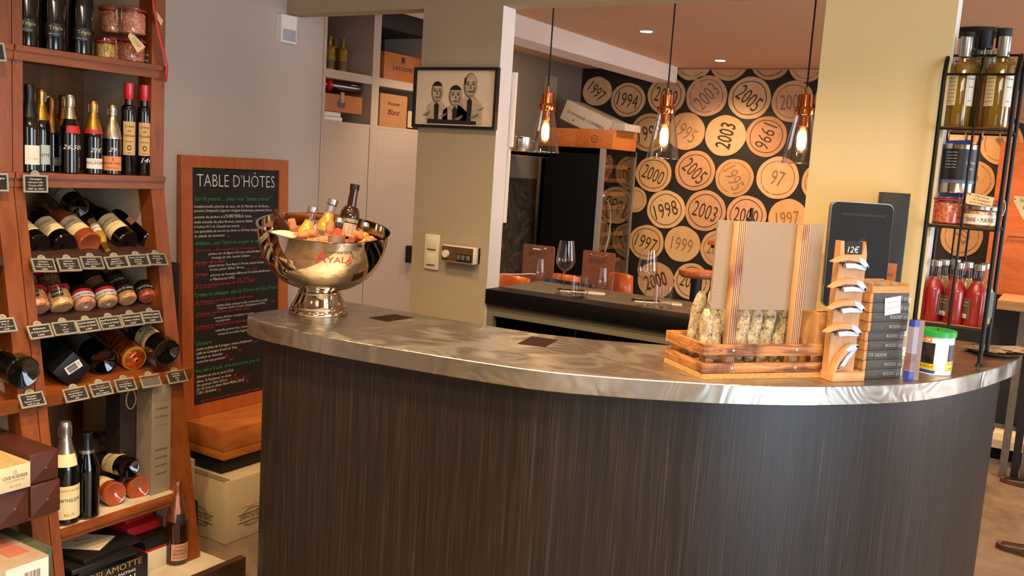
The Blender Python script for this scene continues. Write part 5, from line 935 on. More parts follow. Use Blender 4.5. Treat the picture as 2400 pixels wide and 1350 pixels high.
def postm():
    t = NT('grained_pine_post'); v = t.coord((1, 1, .04)); w = t.add('ShaderNodeTexWave'); w.inputs['Scale'].default_value = 55; w.inputs['Distortion'].default_value = 1.2; w.bands_direction = 'X'; t.link(v, w.inputs['Vector']); g = t.noise(t.coord((1, 1, .5)), 12, 3)
    mx = t.add('ShaderNodeMix', data_type='RGBA', blend_type='MULTIPLY'); mx.inputs[0].default_value = 1; t.link(t.ramp(w.outputs['Fac'], [(.1, lin('#5e3018')), (.5, lin('#a06a3e')), (.9, lin('#cda070'))]), mx.inputs[6]); t.link(t.ramp(g, [(.36, (.4, .28, .24)), (.5, (1, 1, 1))]), mx.inputs[7]); t.link(mx.outputs[2], t.b.inputs['Base Color']); t.set(Roughness=.55); t.bump(w.outputs['Fac'], .3, .0008); return t.m
M_POST = postm()
MB().box((0, 0, 0), (CW, CDp, .014)).obj('base_board', M_CHIP, cr, smooth=0)
for z0_, z1_ in ((.015, .040), (.058, .088)):
    for lo, hi in (((-.002, 0, z0_), (CW + .002, .012, z1_)), ((-.002, CDp - .012, z0_), (CW + .002, CDp, z1_)), ((0, .012, z0_), (.012, CDp - .012, z1_)), ((CW - .012, .012, z0_), (CW, CDp - .012, z1_))):
        MB().box(lo, hi, bev=.0015).obj('slat', M_BURNT, cr, smooth=.4)
for x, y in ((.012, .012), (CW - .034, .012), (.012, CDp - .034), (CW - .034, CDp - .034)): MB().box((x, y, .014), (x + .022, y + .022, .086)).obj('corner_block', M_BURNT, cr, smooth=0)
PX_ = (.083, .272)
for x in PX_:
    MB().box((x - .012, .0125, .014), (x + .012, .036, .395), bev=.001).obj('post', M_POST, cr, smooth=.4)
    for z in (.027, .073): MB().lathe([(.0035, 0), (.0035, .0008), (.0018, .0012), (0, .0003)], 12, Matrix.Translation((x, -.0003, z)) @ Matrix.Rotation(pi/2, 4, 'X')).obj('screw', M_ALU, cr)
MB().box((.028, .037, .172), (.345, .045, .397)).obj('sign_board', M_MDF, cr, smooth=0)
def saus():
    t = NT('moulded_sausage_skin'); v = t.coord(); n = t.noise(v, 70, 5, .7); g = t.noise(v, 22, 3)
    m = t.add('ShaderNodeMath', operation='MULTIPLY_ADD'); t.link(n, m.inputs[0]); m.inputs[1].default_value = .75; m2 = t.add('ShaderNodeMath', operation='MULTIPLY'); t.link(g, m2.inputs[0]); m2.inputs[1].default_value = .25; t.link(m2.outputs[0], m.inputs[2])
    t.link(t.ramp(m.outputs[0], [(.38, lin('#5e3c2c')), (.45, lin('#9c8a6a')), (.55, lin('#bfb290')), (.72, lin('#d2caae'))]), t.b.inputs['Base Color']); t.set(Roughness=.85); t.bump(n, .8, .004); return t.m
M_SAUS = saus()
SA = [  # base (x, y in crate), lean (dx, dy), length, radius, label
 (.03, .04, -.004, .01, .155, .0165, 'leftmost front one, beside the crate corner'), (.058, .055, .0, .01, .150, .019, 'second from the left, blunt top beside the sign'), (.035, .13, .02, .0, .19, .018, 'left back one, leaning behind the first two'), (.05, .10, .10, .012, .19, .019, 'leaning right behind the left post'), (.13, .06, .012, .0, .17, .019, 'upright, left between the posts'),
 (.165, .06, .022, .01, .17, .020, 'pale one between the posts, left of the slanted pair'), (.20, .065, .035, .01, .17, .020, 'slanted one left of the right post'), (.245, .07, .035, .0, .17, .019, 'behind the right post'), (.10, .14, .0, .0, .2, .019, 'back row, left of centre'), (.2, .14, .01, .0, .18, .019, 'back row, right of centre'), (.30, .1, .0, .0, .12, .018, 'short one by the right end slats')]
for x, y, dx, dy, L, r, s in SA:
    a = MC @ V((x, y, .016)); d = (V((dx, dy, L))).normalized(); d = (xd*d.x + yd*d.y + Zp*d.z)
    t = thing('dry_sausage', 'moulded dry sausage in the crate, ' + s, 'sausage', M=axisM(a, a + d), group='dry sausages in the crate'); b = MB(); n = 18; m = 16; vs = []; fs = []; ph = random.random()*9
    for j in range(m + 1):
        z = L*j/m; rr = r*min(1, (sin(pi*min(1, (j + .3)/5)/2)) if j < 5 else 1, sqrt(max(0, 1 - ((j - m + 4)/4.3)**2)) if j > m - 4 else 1)
        for k in range(n):
            w = 1 + .06*sin(3*k*2*pi/n + ph + j*.5) + .04*sin(5*k*2*pi/n - j*.9 + ph); off = .003*sin(j*.5 + ph); vs.append((rr*w*cos(2*pi*k/n) + off, rr*w*sin(2*pi*k/n), z))
    fs = [(j*n + k, j*n + (k+1) % n, (j+1)*n + (k+1) % n, (j+1)*n + k) for j in range(m) for k in range(n)] + [tuple(range(n-1, -1, -1)), tuple(m*n + k for k in range(n))]
    b.add(vs, fs); b.obj('sausage_body', M_SAUS, t, smooth=1.2); MB().tube([(0, 0, L - .003), (.004, .002, L + .012), (.014, .005, L + .02), (.02, .012, L + .008)], .0008, 5).obj('string', M_KRAFT, t)
# ---- corkscrew stand
fl2, fr2 = V((-.494, 2.435, CZ)), V((-.433, 2.513, CZ)); xd2 = (fr2 - fl2).normalized(); yd2 = Zp.cross(xd2); MS = Matrix(((xd2.x, yd2.x, 0, fl2.x), (xd2.y, yd2.y, 0, fl2.y), (0, 0, 1, CZ), (0, 0, 0, 1)))
M_BEECH = wood('beech_wood', '#c09060', '#ac7c4a', (6, 6, 1), 3, .5, .1, .03)
cs = thing('corkscrew_stand', 'pale beech display stand holding five corkscrews', 'stand', M=MS)
MB().box((-.002, -.004, 0), (.1, .075, .022), bev=.001).obj('base', M_BEECH, cs, smooth=.4); MB().prism([(-.002, .022), (.082, .022), (.084, .33), (.076, .362), (.07, .33), (.012, .328), (.008, .362), (-.002, .362)], .02, .042, 1).obj('upright', M_BEECH, cs, smooth=0)
b = MB(); put_text(b, '12€', Matrix(((1, 0, 0, .038), (0, 0, -1, .019), (0, 1, 0, .333), (0, 0, 0, 1))), .016, .036, shear=.15); 
sgn = MB().box((.014, .0195, .3285), (.066, .021, .362)).obj('price_slate', M_SLATE, cs, smooth=0); b.obj('lettering', M_WHITEINK, sgn, smooth=0, fix=False)
M_NICK = mat('satin_nickel', '#c9ccd2', .3, .55, amt=.05)
def corkscrew(label, x, z, rot, L=.115):
    Mx = MS @ Matrix.Translation((x, .012, z)) @ Matrix.Rotation(rot, 4, 'Y'); t = thing('corkscrew', label, 'corkscrew', M=Mx, group='corkscrews on the beech stand')
    top = [(-.062, -.006), (-.04, .006), (-.01, .0135), (.018, .012), (.034, .006)]; bot = [(.03, -.004), (.01, -.001), (-.02, .001), (-.045, -.006), (-.062, -.0085)]
    MB().prism(top + bot, -.008, .008, 1).obj('handle', M_BEECH, t, smooth=.5)
    MB().prism([(.016, .0115), (.034, .006), (.046, -.004), (.052, -.013), (.046, -.017), (.036, -.012), (.02, -.002)], -.0085, .0085, 1).obj('bolster', M_NICK, t, smooth=.4)
    MB().prism([(-.022, -.008), (.008, -.006), (.04, -.011), (.05, -.016), (.044, -.021), (.008, -.0185), (-.016, -.020)], -.005, .005, 1).obj('lever', M_NICK, t, smooth=.3)
    MB().lathe([(0, .009), (.0035, .009), (.0035, -.009), (0, -.009)], 12, Matrix.Translation((.046, 0, -.0135)) @ Matrix.Rotation(pi/2, 4, 'X')).obj('pivot', M_SATIN, t)
    MB().tube([(-.035 + .0045*i*.55, .003*cos(i*1.57), -.010 + .003*sin(i*1.57)) for i in range(18)], .0014, 5).obj('spiral', M_SATIN, t)
for i, (lab_, x, z, rot) in enumerate((('topmost of the five corkscrews, below the 12€ price', .03, .313, .06), ('second corkscrew from the top of the beech stand', .03, .253, -.03), ('middle corkscrew of the beech stand', .032, .198, -.05), ('fourth corkscrew from the top, lowest level one', .03, .137, -.02))): corkscrew(lab_ + ', beech handle', x, z, rot)
corkscrew('corkscrew standing aslant at the bottom of the beech stand', .034, .062, -.93)
# ---- whisky stone boxes
fl3, fr3 = V((-.438, 2.528, CZ)), V((-.352, 2.657, CZ)); xd3 = (fr3 - fl3).normalized(); yd3 = Zp.cross(xd3); M_WB = mat('dark_grey_box_card', '#3c3833', .55, amt=.08); M_SIL = mat('silver_print', '#b9b2a4', .4, .6, amt=.08)
BH = .0255; ordn = ('bottom', 'second', 'third', 'fourth', 'fifth', 'sixth', 'seventh', 'eighth', 'topmost')
for i in range(9):
    a = (random.random() - .5)*.05; sx = .003*(random.random() - .5) ; Mx = Matrix(((xd3.x, yd3.x, 0, fl3.x), (xd3.y, yd3.y, 0, fl3.y), (0, 0, 1, CZ + i*BH), (0, 0, 0, 1))) @ Matrix.Translation((sx, .004*(random.random()), 0)) @ Matrix.Rotation(a, 4, 'Z')
    t = thing('whisky_stone_box', 'dark grey slim box with silver print, %s of the stack counted from the counter' % ordn[i], 'box', M=Mx, group='stack of dark slim boxes')
    MB().box((.001, .002, .0005), (.138, .099, BH - .001)).obj('kraft_tray', M_KRAFT, t, smooth=0); sl = MB().box((.012, 0, 0), (.139, .1, BH - .0004), bev=.0008).obj('sleeve', M_WB, t, smooth=.4); b = MB(); flip = i == 2; c = .077
    def put(s, x, z, h, w):
        r = Matrix.Rotation(pi, 4, 'Y') if flip else Matrix.Identity(4); Mt = Matrix(((1, 0, 0, 0), (0, 0, -1, -.0006), (0, 1, 0, 0), (0, 0, 0, 1)))
        Mq = Matrix.Translation((c, -.0006, BH/2)) @ (Matrix.Rotation(pi, 4, 'Y') if flip else Matrix.Identity(4)) @ Matrix(((1, 0, 0, x), (0, 0, -1, 0), (0, 1, 0, z), (0, 0, 0, 1))); put_text(b, s, Mq, h, w)
    put('ROCKS', .018, -.0045, .009, .04); put('granit', .053, -.001, .004, .018); put('stones', .053, -.006, .004, .018)
    b.obj('lettering', M_SIL, sl, smooth=0, fix=False); b = MB(); put('WHISKY', -.038, -.0045, .009, .036); b.obj('lettering', mat('dull_grey_print', '#6a645c', .5, .3), sl, smooth=0, fix=False)
Mx = Matrix(((xd3.x, yd3.x, 0, fl3.x), (xd3.y, yd3.y, 0, fl3.y), (0, 0, 1, CZ + 9*BH), (0, 0, 0, 1)))
t = thing('kraft_tray', 'open kraft card tray holding grey stones on top of the dark boxes', 'tray', M=Mx); b = MB(); b.box((.004, .003, 0), (.136, .095, .002)); b.box((.004, .003, .002), (.136, .005, .018)); b.box((.004, .093, .002), (.136, .095, .026)); b.box((.004, .005, .002), (.006, .093, .024)); b.box((.134, .005, .002), (.136, .093, .024)); b.obj('tray_body', M_KRAFT, t, smooth=0)
for i in range(9): MB().cbox((.027 + .012*i*1.2, .05 + .015*((i*7) % 3 - 1), .012), (.016, .016, .018), bev=.003).obj('stone', mat('grey_soapstone', '#8a8480', .6, amt=.2, scale=90), t, smooth=.5)
note = thing('paper_note', 'small white paper note stuck across the two upper dark boxes', 'note', M=Mx @ Matrix.Translation((.078, -.0016, -.056)) @ Matrix.Rotation(-.12, 4, 'Y')); o = MB().box((-.026, -.0004, -.0), (.03, .0004, .046)).obj('paper', M_PAPER, note, smooth=0)
b = MB(); [put_text(b, s, Matrix(((1, 0, 0, .002), (0, 0, -1, -.0007), (0, 1, 0, z), (0, 0, 0, 1))), .004, .04, shear=.25) for s, z in (('WHISKY ROCKS', .031), ('9 pierres 19€', .016))]; b.obj('lettering', mat('violet_ink', '#6a5a7a', .6), o, smooth=0, fix=False)
MX2 = Matrix(((xd3.x, yd3.x, 0, fl3.x), (xd3.y, yd3.y, 0, fl3.y), (0, 0, 1, CZ), (0, 0, 0, 1)))
t = thing('book_stack', 'stack of pale boxes hidden behind the dark slim boxes, edges on the right', 'box', M=MX2 @ Matrix.Translation((.142, .02, 0)))
for i in range(8): MB().box((.0, .0, .027*i), (.022 + .002*(i % 3), .08, .027*i + .026)).obj('box_layer', M_CARD if i % 2 else M_PAPER, t, smooth=0)
# ---- leaflet and tin
t = thing('leaflet', 'blue and white folded leaflet leaning beside the collecting tin', 'leaflet', M=frameM(at(2140, 890, z=CZ), (xd3.x*.35 + .3, xd3.y*.35 - .2, 0), (0.02, .05, 1))); b = MB(); L_ = [(-.026, 0), (-.012, -.006), (.0, .0), (.012, -.006)]
b.prism(L_ + [(x, y + .002) for x, y in reversed(L_)], 0, .16); o = b.obj('paper', mat('leaflet_paper', '#8f8a9c', .4, amt=.05), t, smooth=0)
for z_ in ((.142, .1603), (0, .022)): MB().prism([(-.0262, -.0006), (-.012, -.0068), (-.0, -.0006), (-.0, -.0001), (-.012, -.0063), (-.0262, -.0001)], *z_).obj('blue_band', mat('royal_blue_print', '#2c3c9a', .4, amt=.06), o, smooth=0)
MB().prism([(-.0262, -.0007), (-.012, -.0069), (-.0, -.0007), (-.0, -.0002), (-.012, -.0064), (-.0262, -.0002)], .025, .07).obj('photo_print', mat('blurred_photo_print', '#7a5a54', .4, amt=.5, scale=25), o, smooth=0)
tp = at(2186, 872, z=CZ); tin = thing('collecting_tin', 'round white charity tin with green lid and A L\'ECOLE on yellow', 'tin', tp, facing(tp)); RT, HT = .0465, .118
bd = MB().lathe([(0, 0), (RT, 0), (RT + .001, .002), (RT, .004), (RT, HT - .004), (RT - .002, HT)], 40).obj('tin_body', mat('white_tinplate', '#e4e2e6', .25, .1, amt=.03, coat=.5), tin); M_GREENP = mat('green_plastic', '#1f9a3c', .4, amt=.05)
MB().lathe([(RT + .0005, HT - .012), (RT + .0035, HT - .012), (RT + .0035, HT + .002), (RT + .001, HT + .004), (0, HT + .003)], 40).obj('lid', M_GREENP, tin); MB().box((-.012, -.002, HT + .003), (.012, .002, HT + .0045)).obj('coin_slot', M_BLACK, tin, smooth=0)
M_PHO = mat('dark_photo_print', '#2a2420', .35, amt=.9, scale=55, detail=6); M_YELP = mat('yellow_print', '#e8c81c', .4, amt=.04); M_BLUEP = mat('royal_blue_print', '#2c3c9a'); M_ORP = mat('orange_print', '#e07a28', .4, amt=.05)
for z0_, z1_, ac, aw, m, tx in ((.028, .088, -.5, .95, M_PHO, ()), (.028, .086, 1.05, .55, M_PHO, ()), (.014, .03, -.42, .95, M_YELP, (('A L\'ECOLE', .019, .008, M_INK, .036),)), (.012, .026, 1.1, .8, M_YELP, (('D\'ÉTÉ', .015, .008, M_BLUEP, .02),)), (.028, .04, 1.1, .8, M_YELP, (('LE DON', .030, .008, M_BLUEP, .024),)), (.004, .012, -.5, 1.2, M_BLUEP, ()), (.09, .103, -.38, .26, M_ORP, (('◗', .093, .007, M_WHITEINK, .007),)), (.09, .103, -.7, .26, M_ORP, (('in', .093, .007, M_WHITEINK, .008),))):
    lb = MB().patch(RT, z0_, z1_, ac, aw, 10, off=.0006 + (.0004 if m is M_YELP else 0)).obj('print_panel', m, bd, fix=False)
    for s in tx: q = MB(); wrap_text(q, s[0], RT, ac, s[1], s[2], s[4], off=.0016); lo = q.obj('lettering', s[3], tin, smooth=0, fix=False)
# ---- computer, black bottle box, brown carton
ib = V((-.70, 2.80, CZ)); im = thing('desktop_computer', 'desktop computer with black back and silver edge, seen from behind on the counter', 'computer', ib)
c0, c1, c2 = at(1944, 470, y=2.86), at(2085, 477, y=2.74), at(1905, 716, y=2.80)
nback = V((.62, -.785, 0)); xb = V((.92, .40, 0)).normalized()
tl = at(1952, 471, d=2.86); 
wI = .20; hI = .36; Mi = frameM(at(1926, 718, d=2.78), xb, (.02, .075, 1)); iw, ih = .178, .318
def rounded(w, h, r, n=5):
    pts = []
    for cx, cy, a0 in ((w - r, r, -90), (w - r, h - r, 0), (r, h - r, 90), (r, r, 180)):
        for k in range(n + 1): a = R_(a0 + 90*k/n); pts.append((cx + r*cos(a), cy + r*sin(a)))
    return pts
o = MB().prism(rounded(iw, ih, .018), 0, .034, 1, Mi).obj('silver_edge', M_ALU, None, smooth=.5); under_w(im, o)
o = MB().prism([(x + .0, z) for x, z in rounded(iw, ih, .018)], -.006, -.0003, 1, Mi @ Matrix.Translation((iw*.01, 0, ih*.01)) @ Matrix.Diagonal((.98, 1, .98, 1))).obj('back_cover', mat('black_plastic_back', '#0e1014', .5, amt=.1, spec=.3), None, smooth=.5); under_w(im, o)
o = MB().box((.03, -.0075, ih - .042), (iw - .02, -.0062, ih - .034), Mi).obj('vent_slot', M_INK, None, smooth=0); under_w(im, o)
o = MB().lathe([(0, 0), (.013, 0), (.013, .0008), (0, .0008)], 20, Mi @ Matrix.Translation((iw*.55, -.0068, ih*.62)) @ Matrix.Rotation(pi/2, 4, 'X') @ Matrix.Diagonal((1, 1.25, 1, 1))).lathe([(0, 0), (.004, 0), (.004, .0008), (0, .0008)], 12, Mi @ Matrix.Translation((iw*.57, -.0068, ih*.69)) @ Matrix.Rotation(pi/2, 4, 'X')).obj('emblem', mat('dark_gloss_emblem', '#050506', .45), None); under_w(im, o)
o = MB().box((-.0008, .012, ih*.2), (.0002, .016, ih*.62), Mi).obj('disc_slot', M_INK, None, smooth=0); under_w(im, o)
ft = Mi @ V((iw/2, .02, 0)); o = MB().box((ft.x - .05, ft.y - .04, CZ), (ft.x + .05, ft.y + .05, CZ + .008), bev=.002).box((ft.x - .03, ft.y + .0, CZ + .008), (ft.x + .03, ft.y + .012, ft.z + .12)).obj('stand_foot', M_ALU, None, smooth=.4); under_w(im, o)
bq = at(2075, 700, y=2.94); t = thing('black_bottle_box', 'tall black bottle box with copper label standing by the yellow-lit pillar', 'box', M=frameM(V((bq.x - .01, 2.955, CZ)), (.95, .3, 0), (.02, .02, 1))); bb0 = at(2057, 446, y=2.94); hB = bb0.z - CZ
o = MB().box((-.035, 0, 0), (.045, .07, hB - .004), bev=.001).obj('box_body', M_BLACK, t, smooth=.4); lb = MB().box((-.02, -.0012, .19), (.03, 0, .28)).obj('copper_label', mat('copper_label', '#b0663c', .4, .5, amt=.2, scale=30), t, smooth=0); q = MB(); put_text(q, 'MARC', Matrix(((1, 0, 0, .005), (0, 0, -1, -.0014), (0, 1, 0, .24), (0, 0, 0, 1))), .01, .035); q.obj('lettering', M_INK, lb, smooth=0, fix=False)
kb = V((-.605, 2.465, CZ)); t = thing('kraft_carton', 'brown kraft carton between the sausage crate and the corkscrew stand', 'box', M=Matrix.Translation(V((-.55, 2.52, CZ))) @ Matrix.Rotation(atan2(xd.y, xd.x) + .1, 4, 'Z')); o = MB().box((-.05, -.03, 0), (.055, .10, .165), bev=.001).obj('carton_body', M_KRAFT, t, smooth=.4); MB().box((-.02, .0, .165), (.02, .012, .1655)).obj('hand_slot', M_INK, t, smooth=0)
# ---- wrought iron rack
RX0, RX1, RY0, RY1 = -.393, -.203, 3.022, 3.262; rk = thing('iron_rack', 'black wrought iron three-tier rack standing on the right end of the counter', 'rack', ((RX0+RX1)/2, (RY0+RY1)/2, CZ)); M_IRON = mat('black_wrought_iron', '#15140f', .45, .5, amt=.3, scale=60, bump=.2)
ZS = (1.775, 1.487, 1.192)
def rod(pts, r=.0042, part='rod', m=None): return under(rk, MB().tube(pts, r, 8).obj(part, m or M_IRON, None))
for x in (RX0, RX1):
    arc = [(x, RY0 + .055*(1 - cos(a)), 1.90 + .085*sin(a)) for a in [pi/2*k/6 for k in range(7)]]
    rod([(x, RY0, CZ + .004)] + [(x, RY0, 1.5)] + arc + [(x, RY1 - .03, 1.985), (x, RY1 - .01, 1.978), (x, RY1, 1.96)], .0065, 'front_post'); rod([(x, RY1, CZ + .004), (x, RY1, 1.96)], .006, 'rear_post')
    for y in (RY0, RY1): under(rk, MB().lathe([(0, 0), (.012, 0), (.011, .003), (.006, .008), (0, .008)], 12, Matrix.Translation((x, y, CZ))).obj('foot', M_IRON, None))
xm = (RX0 + RX1)/2
rod([(xm, RY0, 1.18), (xm, RY0, 1.93), (xm, RY0 + .02, 1.972), (xm, RY0 + .05, 1.985)], .0036, 'middle_bar'); rod([(xm, RY1, 1.18), (xm, RY1, 1.96)], .0036, 'middle_bar')
for x in (RX0 + .055,): rod([(x, RY1, 1.18), (x, RY1, 1.96)], .003, 'middle_bar')
rod([(RX0, RY0 + .002, 1.925), (RX1, RY0 + .002, 1.925)], .0036, 'top_rail'); rod([(RX0, RY0 + .055, 1.985), (RX1, RY0 + .055, 1.985)], .0036, 'top_rail'); rod([(RX0, RY1, 1.97), (RX1, RY1, 1.97)], .0036, 'top_rail')
M_RSH = wood('rack_shelf_wood', '#a8744c', '#86542e', (2, 12, 12), 3, .5, 0, .05)
for z in ZS:
    rod([(RX0, RY0, z - .006), (RX1, RY0, z - .006), (RX1, RY1, z - .006), (RX0, RY1, z - .006), (RX0, RY0, z - .006)], .0045, 'shelf_frame'); under(rk, MB().box((RX0 + .004, RY0 + .004, z - .005), (RX1 - .004, RY1 - .004, z)).obj('shelf_board', M_RSH, None, smooth=0))
for i in range(4): x = RX0 + .03 + .045*i; rod([(x, RY0 + .05, ZS[0] - .009), (x, RY0 + .03, ZS[0] - .009)] + [(x, RY0 + .02 - .012*sin(a), ZS[0] - .022 + .013*cos(a)) for a in [k*pi*1.5/8 for k in range(9)]], .0018, 'hook', M_GOLDINK)
def rs(x, y, z): return V((x, y, z))
def rb_(x, y, z, label, name='juice_bottle', tw=0, **k): p = rs(x, y, z); return bottle(name, label, loc=p, rotz=facing(p, tw), **k)
CAPS = (mat('silver_capsule', '#a8a69c', .3, .8, amt=.08), .205, .2625, .0168)
YL = [(.062, .152, -.75, .95, L_CREAM, tuple(('huile de noix vierge' if i % 2 else 'première pression', .14 - .011*i, .0035, M_INK, .026) for i in range(7))), (.062, .152, .85, .95, L_WHITE, (('Domaine', .138, .005, M_INK, .024), ('Vin doux', .115, .004, M_INK, .02), ('50 cl', .075, .004, M_INK, .012)))]
OK_ = dict(kind='square', glass=M_JGLASS, liquid=(G_YEL, .2), name='oil_bottle')
rb_(RX0 + .042, RY0 + .052, ZS[0], 'yellow bottle with two cream labels and silver capsule, left on the rack top', labels=YL, cap=CAPS, **OK_)
rb_(RX1 - .047, RY0 + .052, ZS[0], 'yellow bottle with two cream labels and silver capsule, right on the rack top', labels=YL, cap=CAPS, **OK_)
CAPB = (M_BLACK, .215, .264, .0175)
rb_(RX0 + .038, RY0 + .15, ZS[0], 'yellow bottle with black cap behind the left yellow bottle on the rack', cap=CAPB, s=1.1, **OK_); rb_(xm - .012, RY0 + .16, ZS[0], 'yellow bottle with long black cap, middle rear on the rack top', cap=CAPB, s=1.13, **OK_); rb_(RX1 - .06, RY0 + .17, ZS[0], 'yellow bottle with black cap behind the right yellow bottle on the rack', cap=CAPB, s=1.15, **OK_)
CAPG = (mat('pale_green_capsule', '#9aa08c', .4, .5, amt=.1), .2, .262, .0168); rb_(xm + .012, RY0 + .085, ZS[0], 'slim amber bottle with grey green capsule between the two front yellow bottles', cap=CAPG, s=.86, sr=.7, **dict(OK_, liquid=(mat('amber_oil', '#8a5a14', .1, amt=.2, coat=1), .2)))
p = rs(RX0 + .062, RY0 + .075, ZS[1] + .09); 
# middle tier: jars, tins, packet
pj = rs(RX0 + .047, RY0 + .06, ZS[1]); clip_jar('red-ringed jar of red preserve at the left of the rack middle tier', loc=pj, rotz=facing(pj, .75), R=.047, H=.093, fill=J_RED)
pj2 = rs(RX1 - .045, RY0 + .13, ZS[1]); clip_jar('red-ringed jar of dark red preserve at the right rear of the rack middle tier', loc=pj2, rotz=facing(pj2, .9), R=.047, H=.093, fill=J_PATE)
pj3 = rs(RX1 - .052, RY0 + .046, ZS[1]); lid_jar('low glass terrine jar with spoon printed white label on the rack middle tier', loc=pj3, rotz=facing(pj3), R=.044, H=.062, fill=J_TAN, band=[(L_WHITE, .12, .6)], band_text='TERRINE  \u2022  PUR PORC')
pt = rs(RX0 + .06, RY0 + .085, ZS[1] + .0935); tn = thing('food_tin', 'tall metal tin with black label standing on the red preserve jar in the rack', 'tin', pt, facing(pt)); MB().lathe([(0, 0), (.045, 0), (.0465, .002), (.0455, .005), (.0455, .142), (.0465, .145), (.045, .147), (.043, .143), (0, .143)], 36).obj('tin_body', mat('shiny_tinplate', '#c9bfae', .18, 1, amt=.05, scale=20), tn)
lb = MB().patch(.0455, .04, .132, 0, 5.2, 30, off=.0007).obj('label', mat('black_tin_label', '#17161a', .4, amt=.1), tn, fix=False); MB().patch(.0455, .03, .04, 0, 5.2, 30, off=.0008).obj('label_band', mat('steel_blue_print', '#5c748c', .4), tn, fix=False); q = MB()
wrap_text(q, 'La Perle', .0455, .75, .088, .009, .03, off=.0016); wrap_text(q, 'VRAC', .0455, .75, .07, .008, .02, off=.0016)
for i in range(6): wrap_text(q, 'thon blanc à l\'huile', .0455, -.55, .12 - .009*i, .0035, .034, off=.0016)
q.obj('lettering', M_WHITEINK, lb, smooth=0, fix=False)
t = thing('blue_packet', 'blue shiny packet standing behind the tall tin at the rack\'s left post', 'packet', M=frameM(rs(RX0 + .03, RY0 + .14, ZS[1]), (.96, .25, 0), (0, 0, 1))); MB().prism([(-.03, 0), (.045, 0), (.046, .2), (.048, .255), (.044, .258), (-.028, .252), (-.03, .2)], -.008, .012, 1).obj('packet_body', mat('blue_foil_packet', '#2c4aa0', .3, .2, amt=.45, scale=18, bump=.5), t, smooth=0)
paper_tag('cream paper tag tied to the rack in front of the terrine jar', [(2267, 450), (2330, 463), (2325, 487), (2262, 477)], y=RY0 - .012, lines=('Terrine', 'de Campagne', 'au Vin de Bourgogne'), hang=(0, .012, .004))
paper_tag('cream paper tag hanging from the right end of the rack middle tier', [(2370, 458), (2408, 462), (2440, 512), (2400, 520)], y=RY0 + .06, lines=('Terrine', 'de Campagne', '12€'), hang=(-.012, .004, .01))
# lower tier
LTX = lambda a: [(.022, .085, a, 1.2, L_TAUPE, (('jus de tomate', .07, .0035, M_WHITEINK, .024), ('Milliat', .06, .0035, M_WHITEINK, .02))), (.022, .035, a + .0, .6, L_WHITE, (('||||||', .024, .008, M_INK, .014),))]
M_BGLASS = thin_glass('bottle_glass', (1, 1, 1), .35, 0, 0, 4)
JB = dict(kind='juice', glass=M_BGLASS, cap=CAPJ)
RED = dict(JB, liquid=(J_REDJ, .135)); BEI = dict(JB, liquid=(J_BEIGE, .135))
rb_(RX0 + .037, RY0 + .05, ZS[2], 'red tomato juice bottle, left front on the rack bottom tier', s=.99, labels=LTX(1.1), **RED); rb_(RX0 + .1, RY0 + .042, ZS[2], 'red tomato juice bottle, middle front behind the rack centre bar', s=.99, labels=LTX(-1.1), **RED); rb_(RX1 - .034, RY0 + .04, ZS[2], 'red tomato juice bottle, right front on the rack bottom tier', s=.99, labels=LTX(-1.0), **RED)
rb_(RX0 + .05, RY0 + .115, ZS[2], 'beige nectar bottle behind the left red juice bottle on the rack', s=.99, labels=LTX(.4), **BEI); rb_(RX0 + .075, RY0 + .175, ZS[2], 'red juice bottle in the rear of the rack bottom tier', s=.99, **RED); rb_(RX0 + .118, RY0 + .11, ZS[2], 'beige nectar bottle behind the middle red juice bottle on the rack', s=.99, labels=LTX(.4), **BEI)
rb_(RX1 - .025, RY0 + .13, ZS[2], 'clear bottle with grey label and yellow shells, right rear of the rack bottom tier', s=.99, labels=[(.02, .1, .6, 2.0, L_GREY, ())], **dict(JB, liquid=(J_YEL, .12)))
t = thing('black_box_red_dots', 'small black box with red dotted top behind the bottles in the rack', 'box', rs(RX0 + .10, RY0 + .205, ZS[2])); MB().box((-.014, -.014, 0), (.014, .014, .17)).obj('box_body', M_BLACK, t, smooth=0); MB().box((-.0145, -.0145, .15), (.0145, .0145, .165)).obj('red_band', M_REDC, t, smooth=0)
# ---- tray of kraft flyers
tp = at(2330, 826, z=CZ); tr = thing('flyer_tray', 'shallow round tray under the fanned flyers at the counter end', 'tray', tp); MB().lathe([(0, 0), (.09, 0), (.105, .008), (.106, .010), (.09, .003), (0, .003)], 36, Matrix.Diagonal((.8, 1, 1, 1))).obj('tray_body', mat('dark_tray', '#5a4838', .4, amt=.1), tr)
for i in range(9):
    a = -.9 + .35*i; t = thing('paper_flyer', 'pale kraft flyer on the round tray, ' + ('undermost', 'second', 'third', 'fourth', 'fifth', 'sixth', 'seventh', 'eighth', 'topmost')[i] + ' of the fan', 'flyer', tp + V((-.035 + .016*i, .03*sin(a*1.9), .0105 + .0013*i)), a*.6 + .3, group='flyers on the tray'); o = MB().box((-.055, -.035, 0), (.055, .035, .0009)).obj('paper', mat('flyer_kraft', '#d8c0a6', .8, amt=.08), t, smooth=0); b = MB(); put_text(b, 'Dégustation', Matrix.Translation((0, .008, .0012)), .009, .07); put_text(b, 'samedi', Matrix.Translation((0, -.012, .0012)), .006, .04); b.obj('lettering', M_INK, o, smooth=0, fix=False)
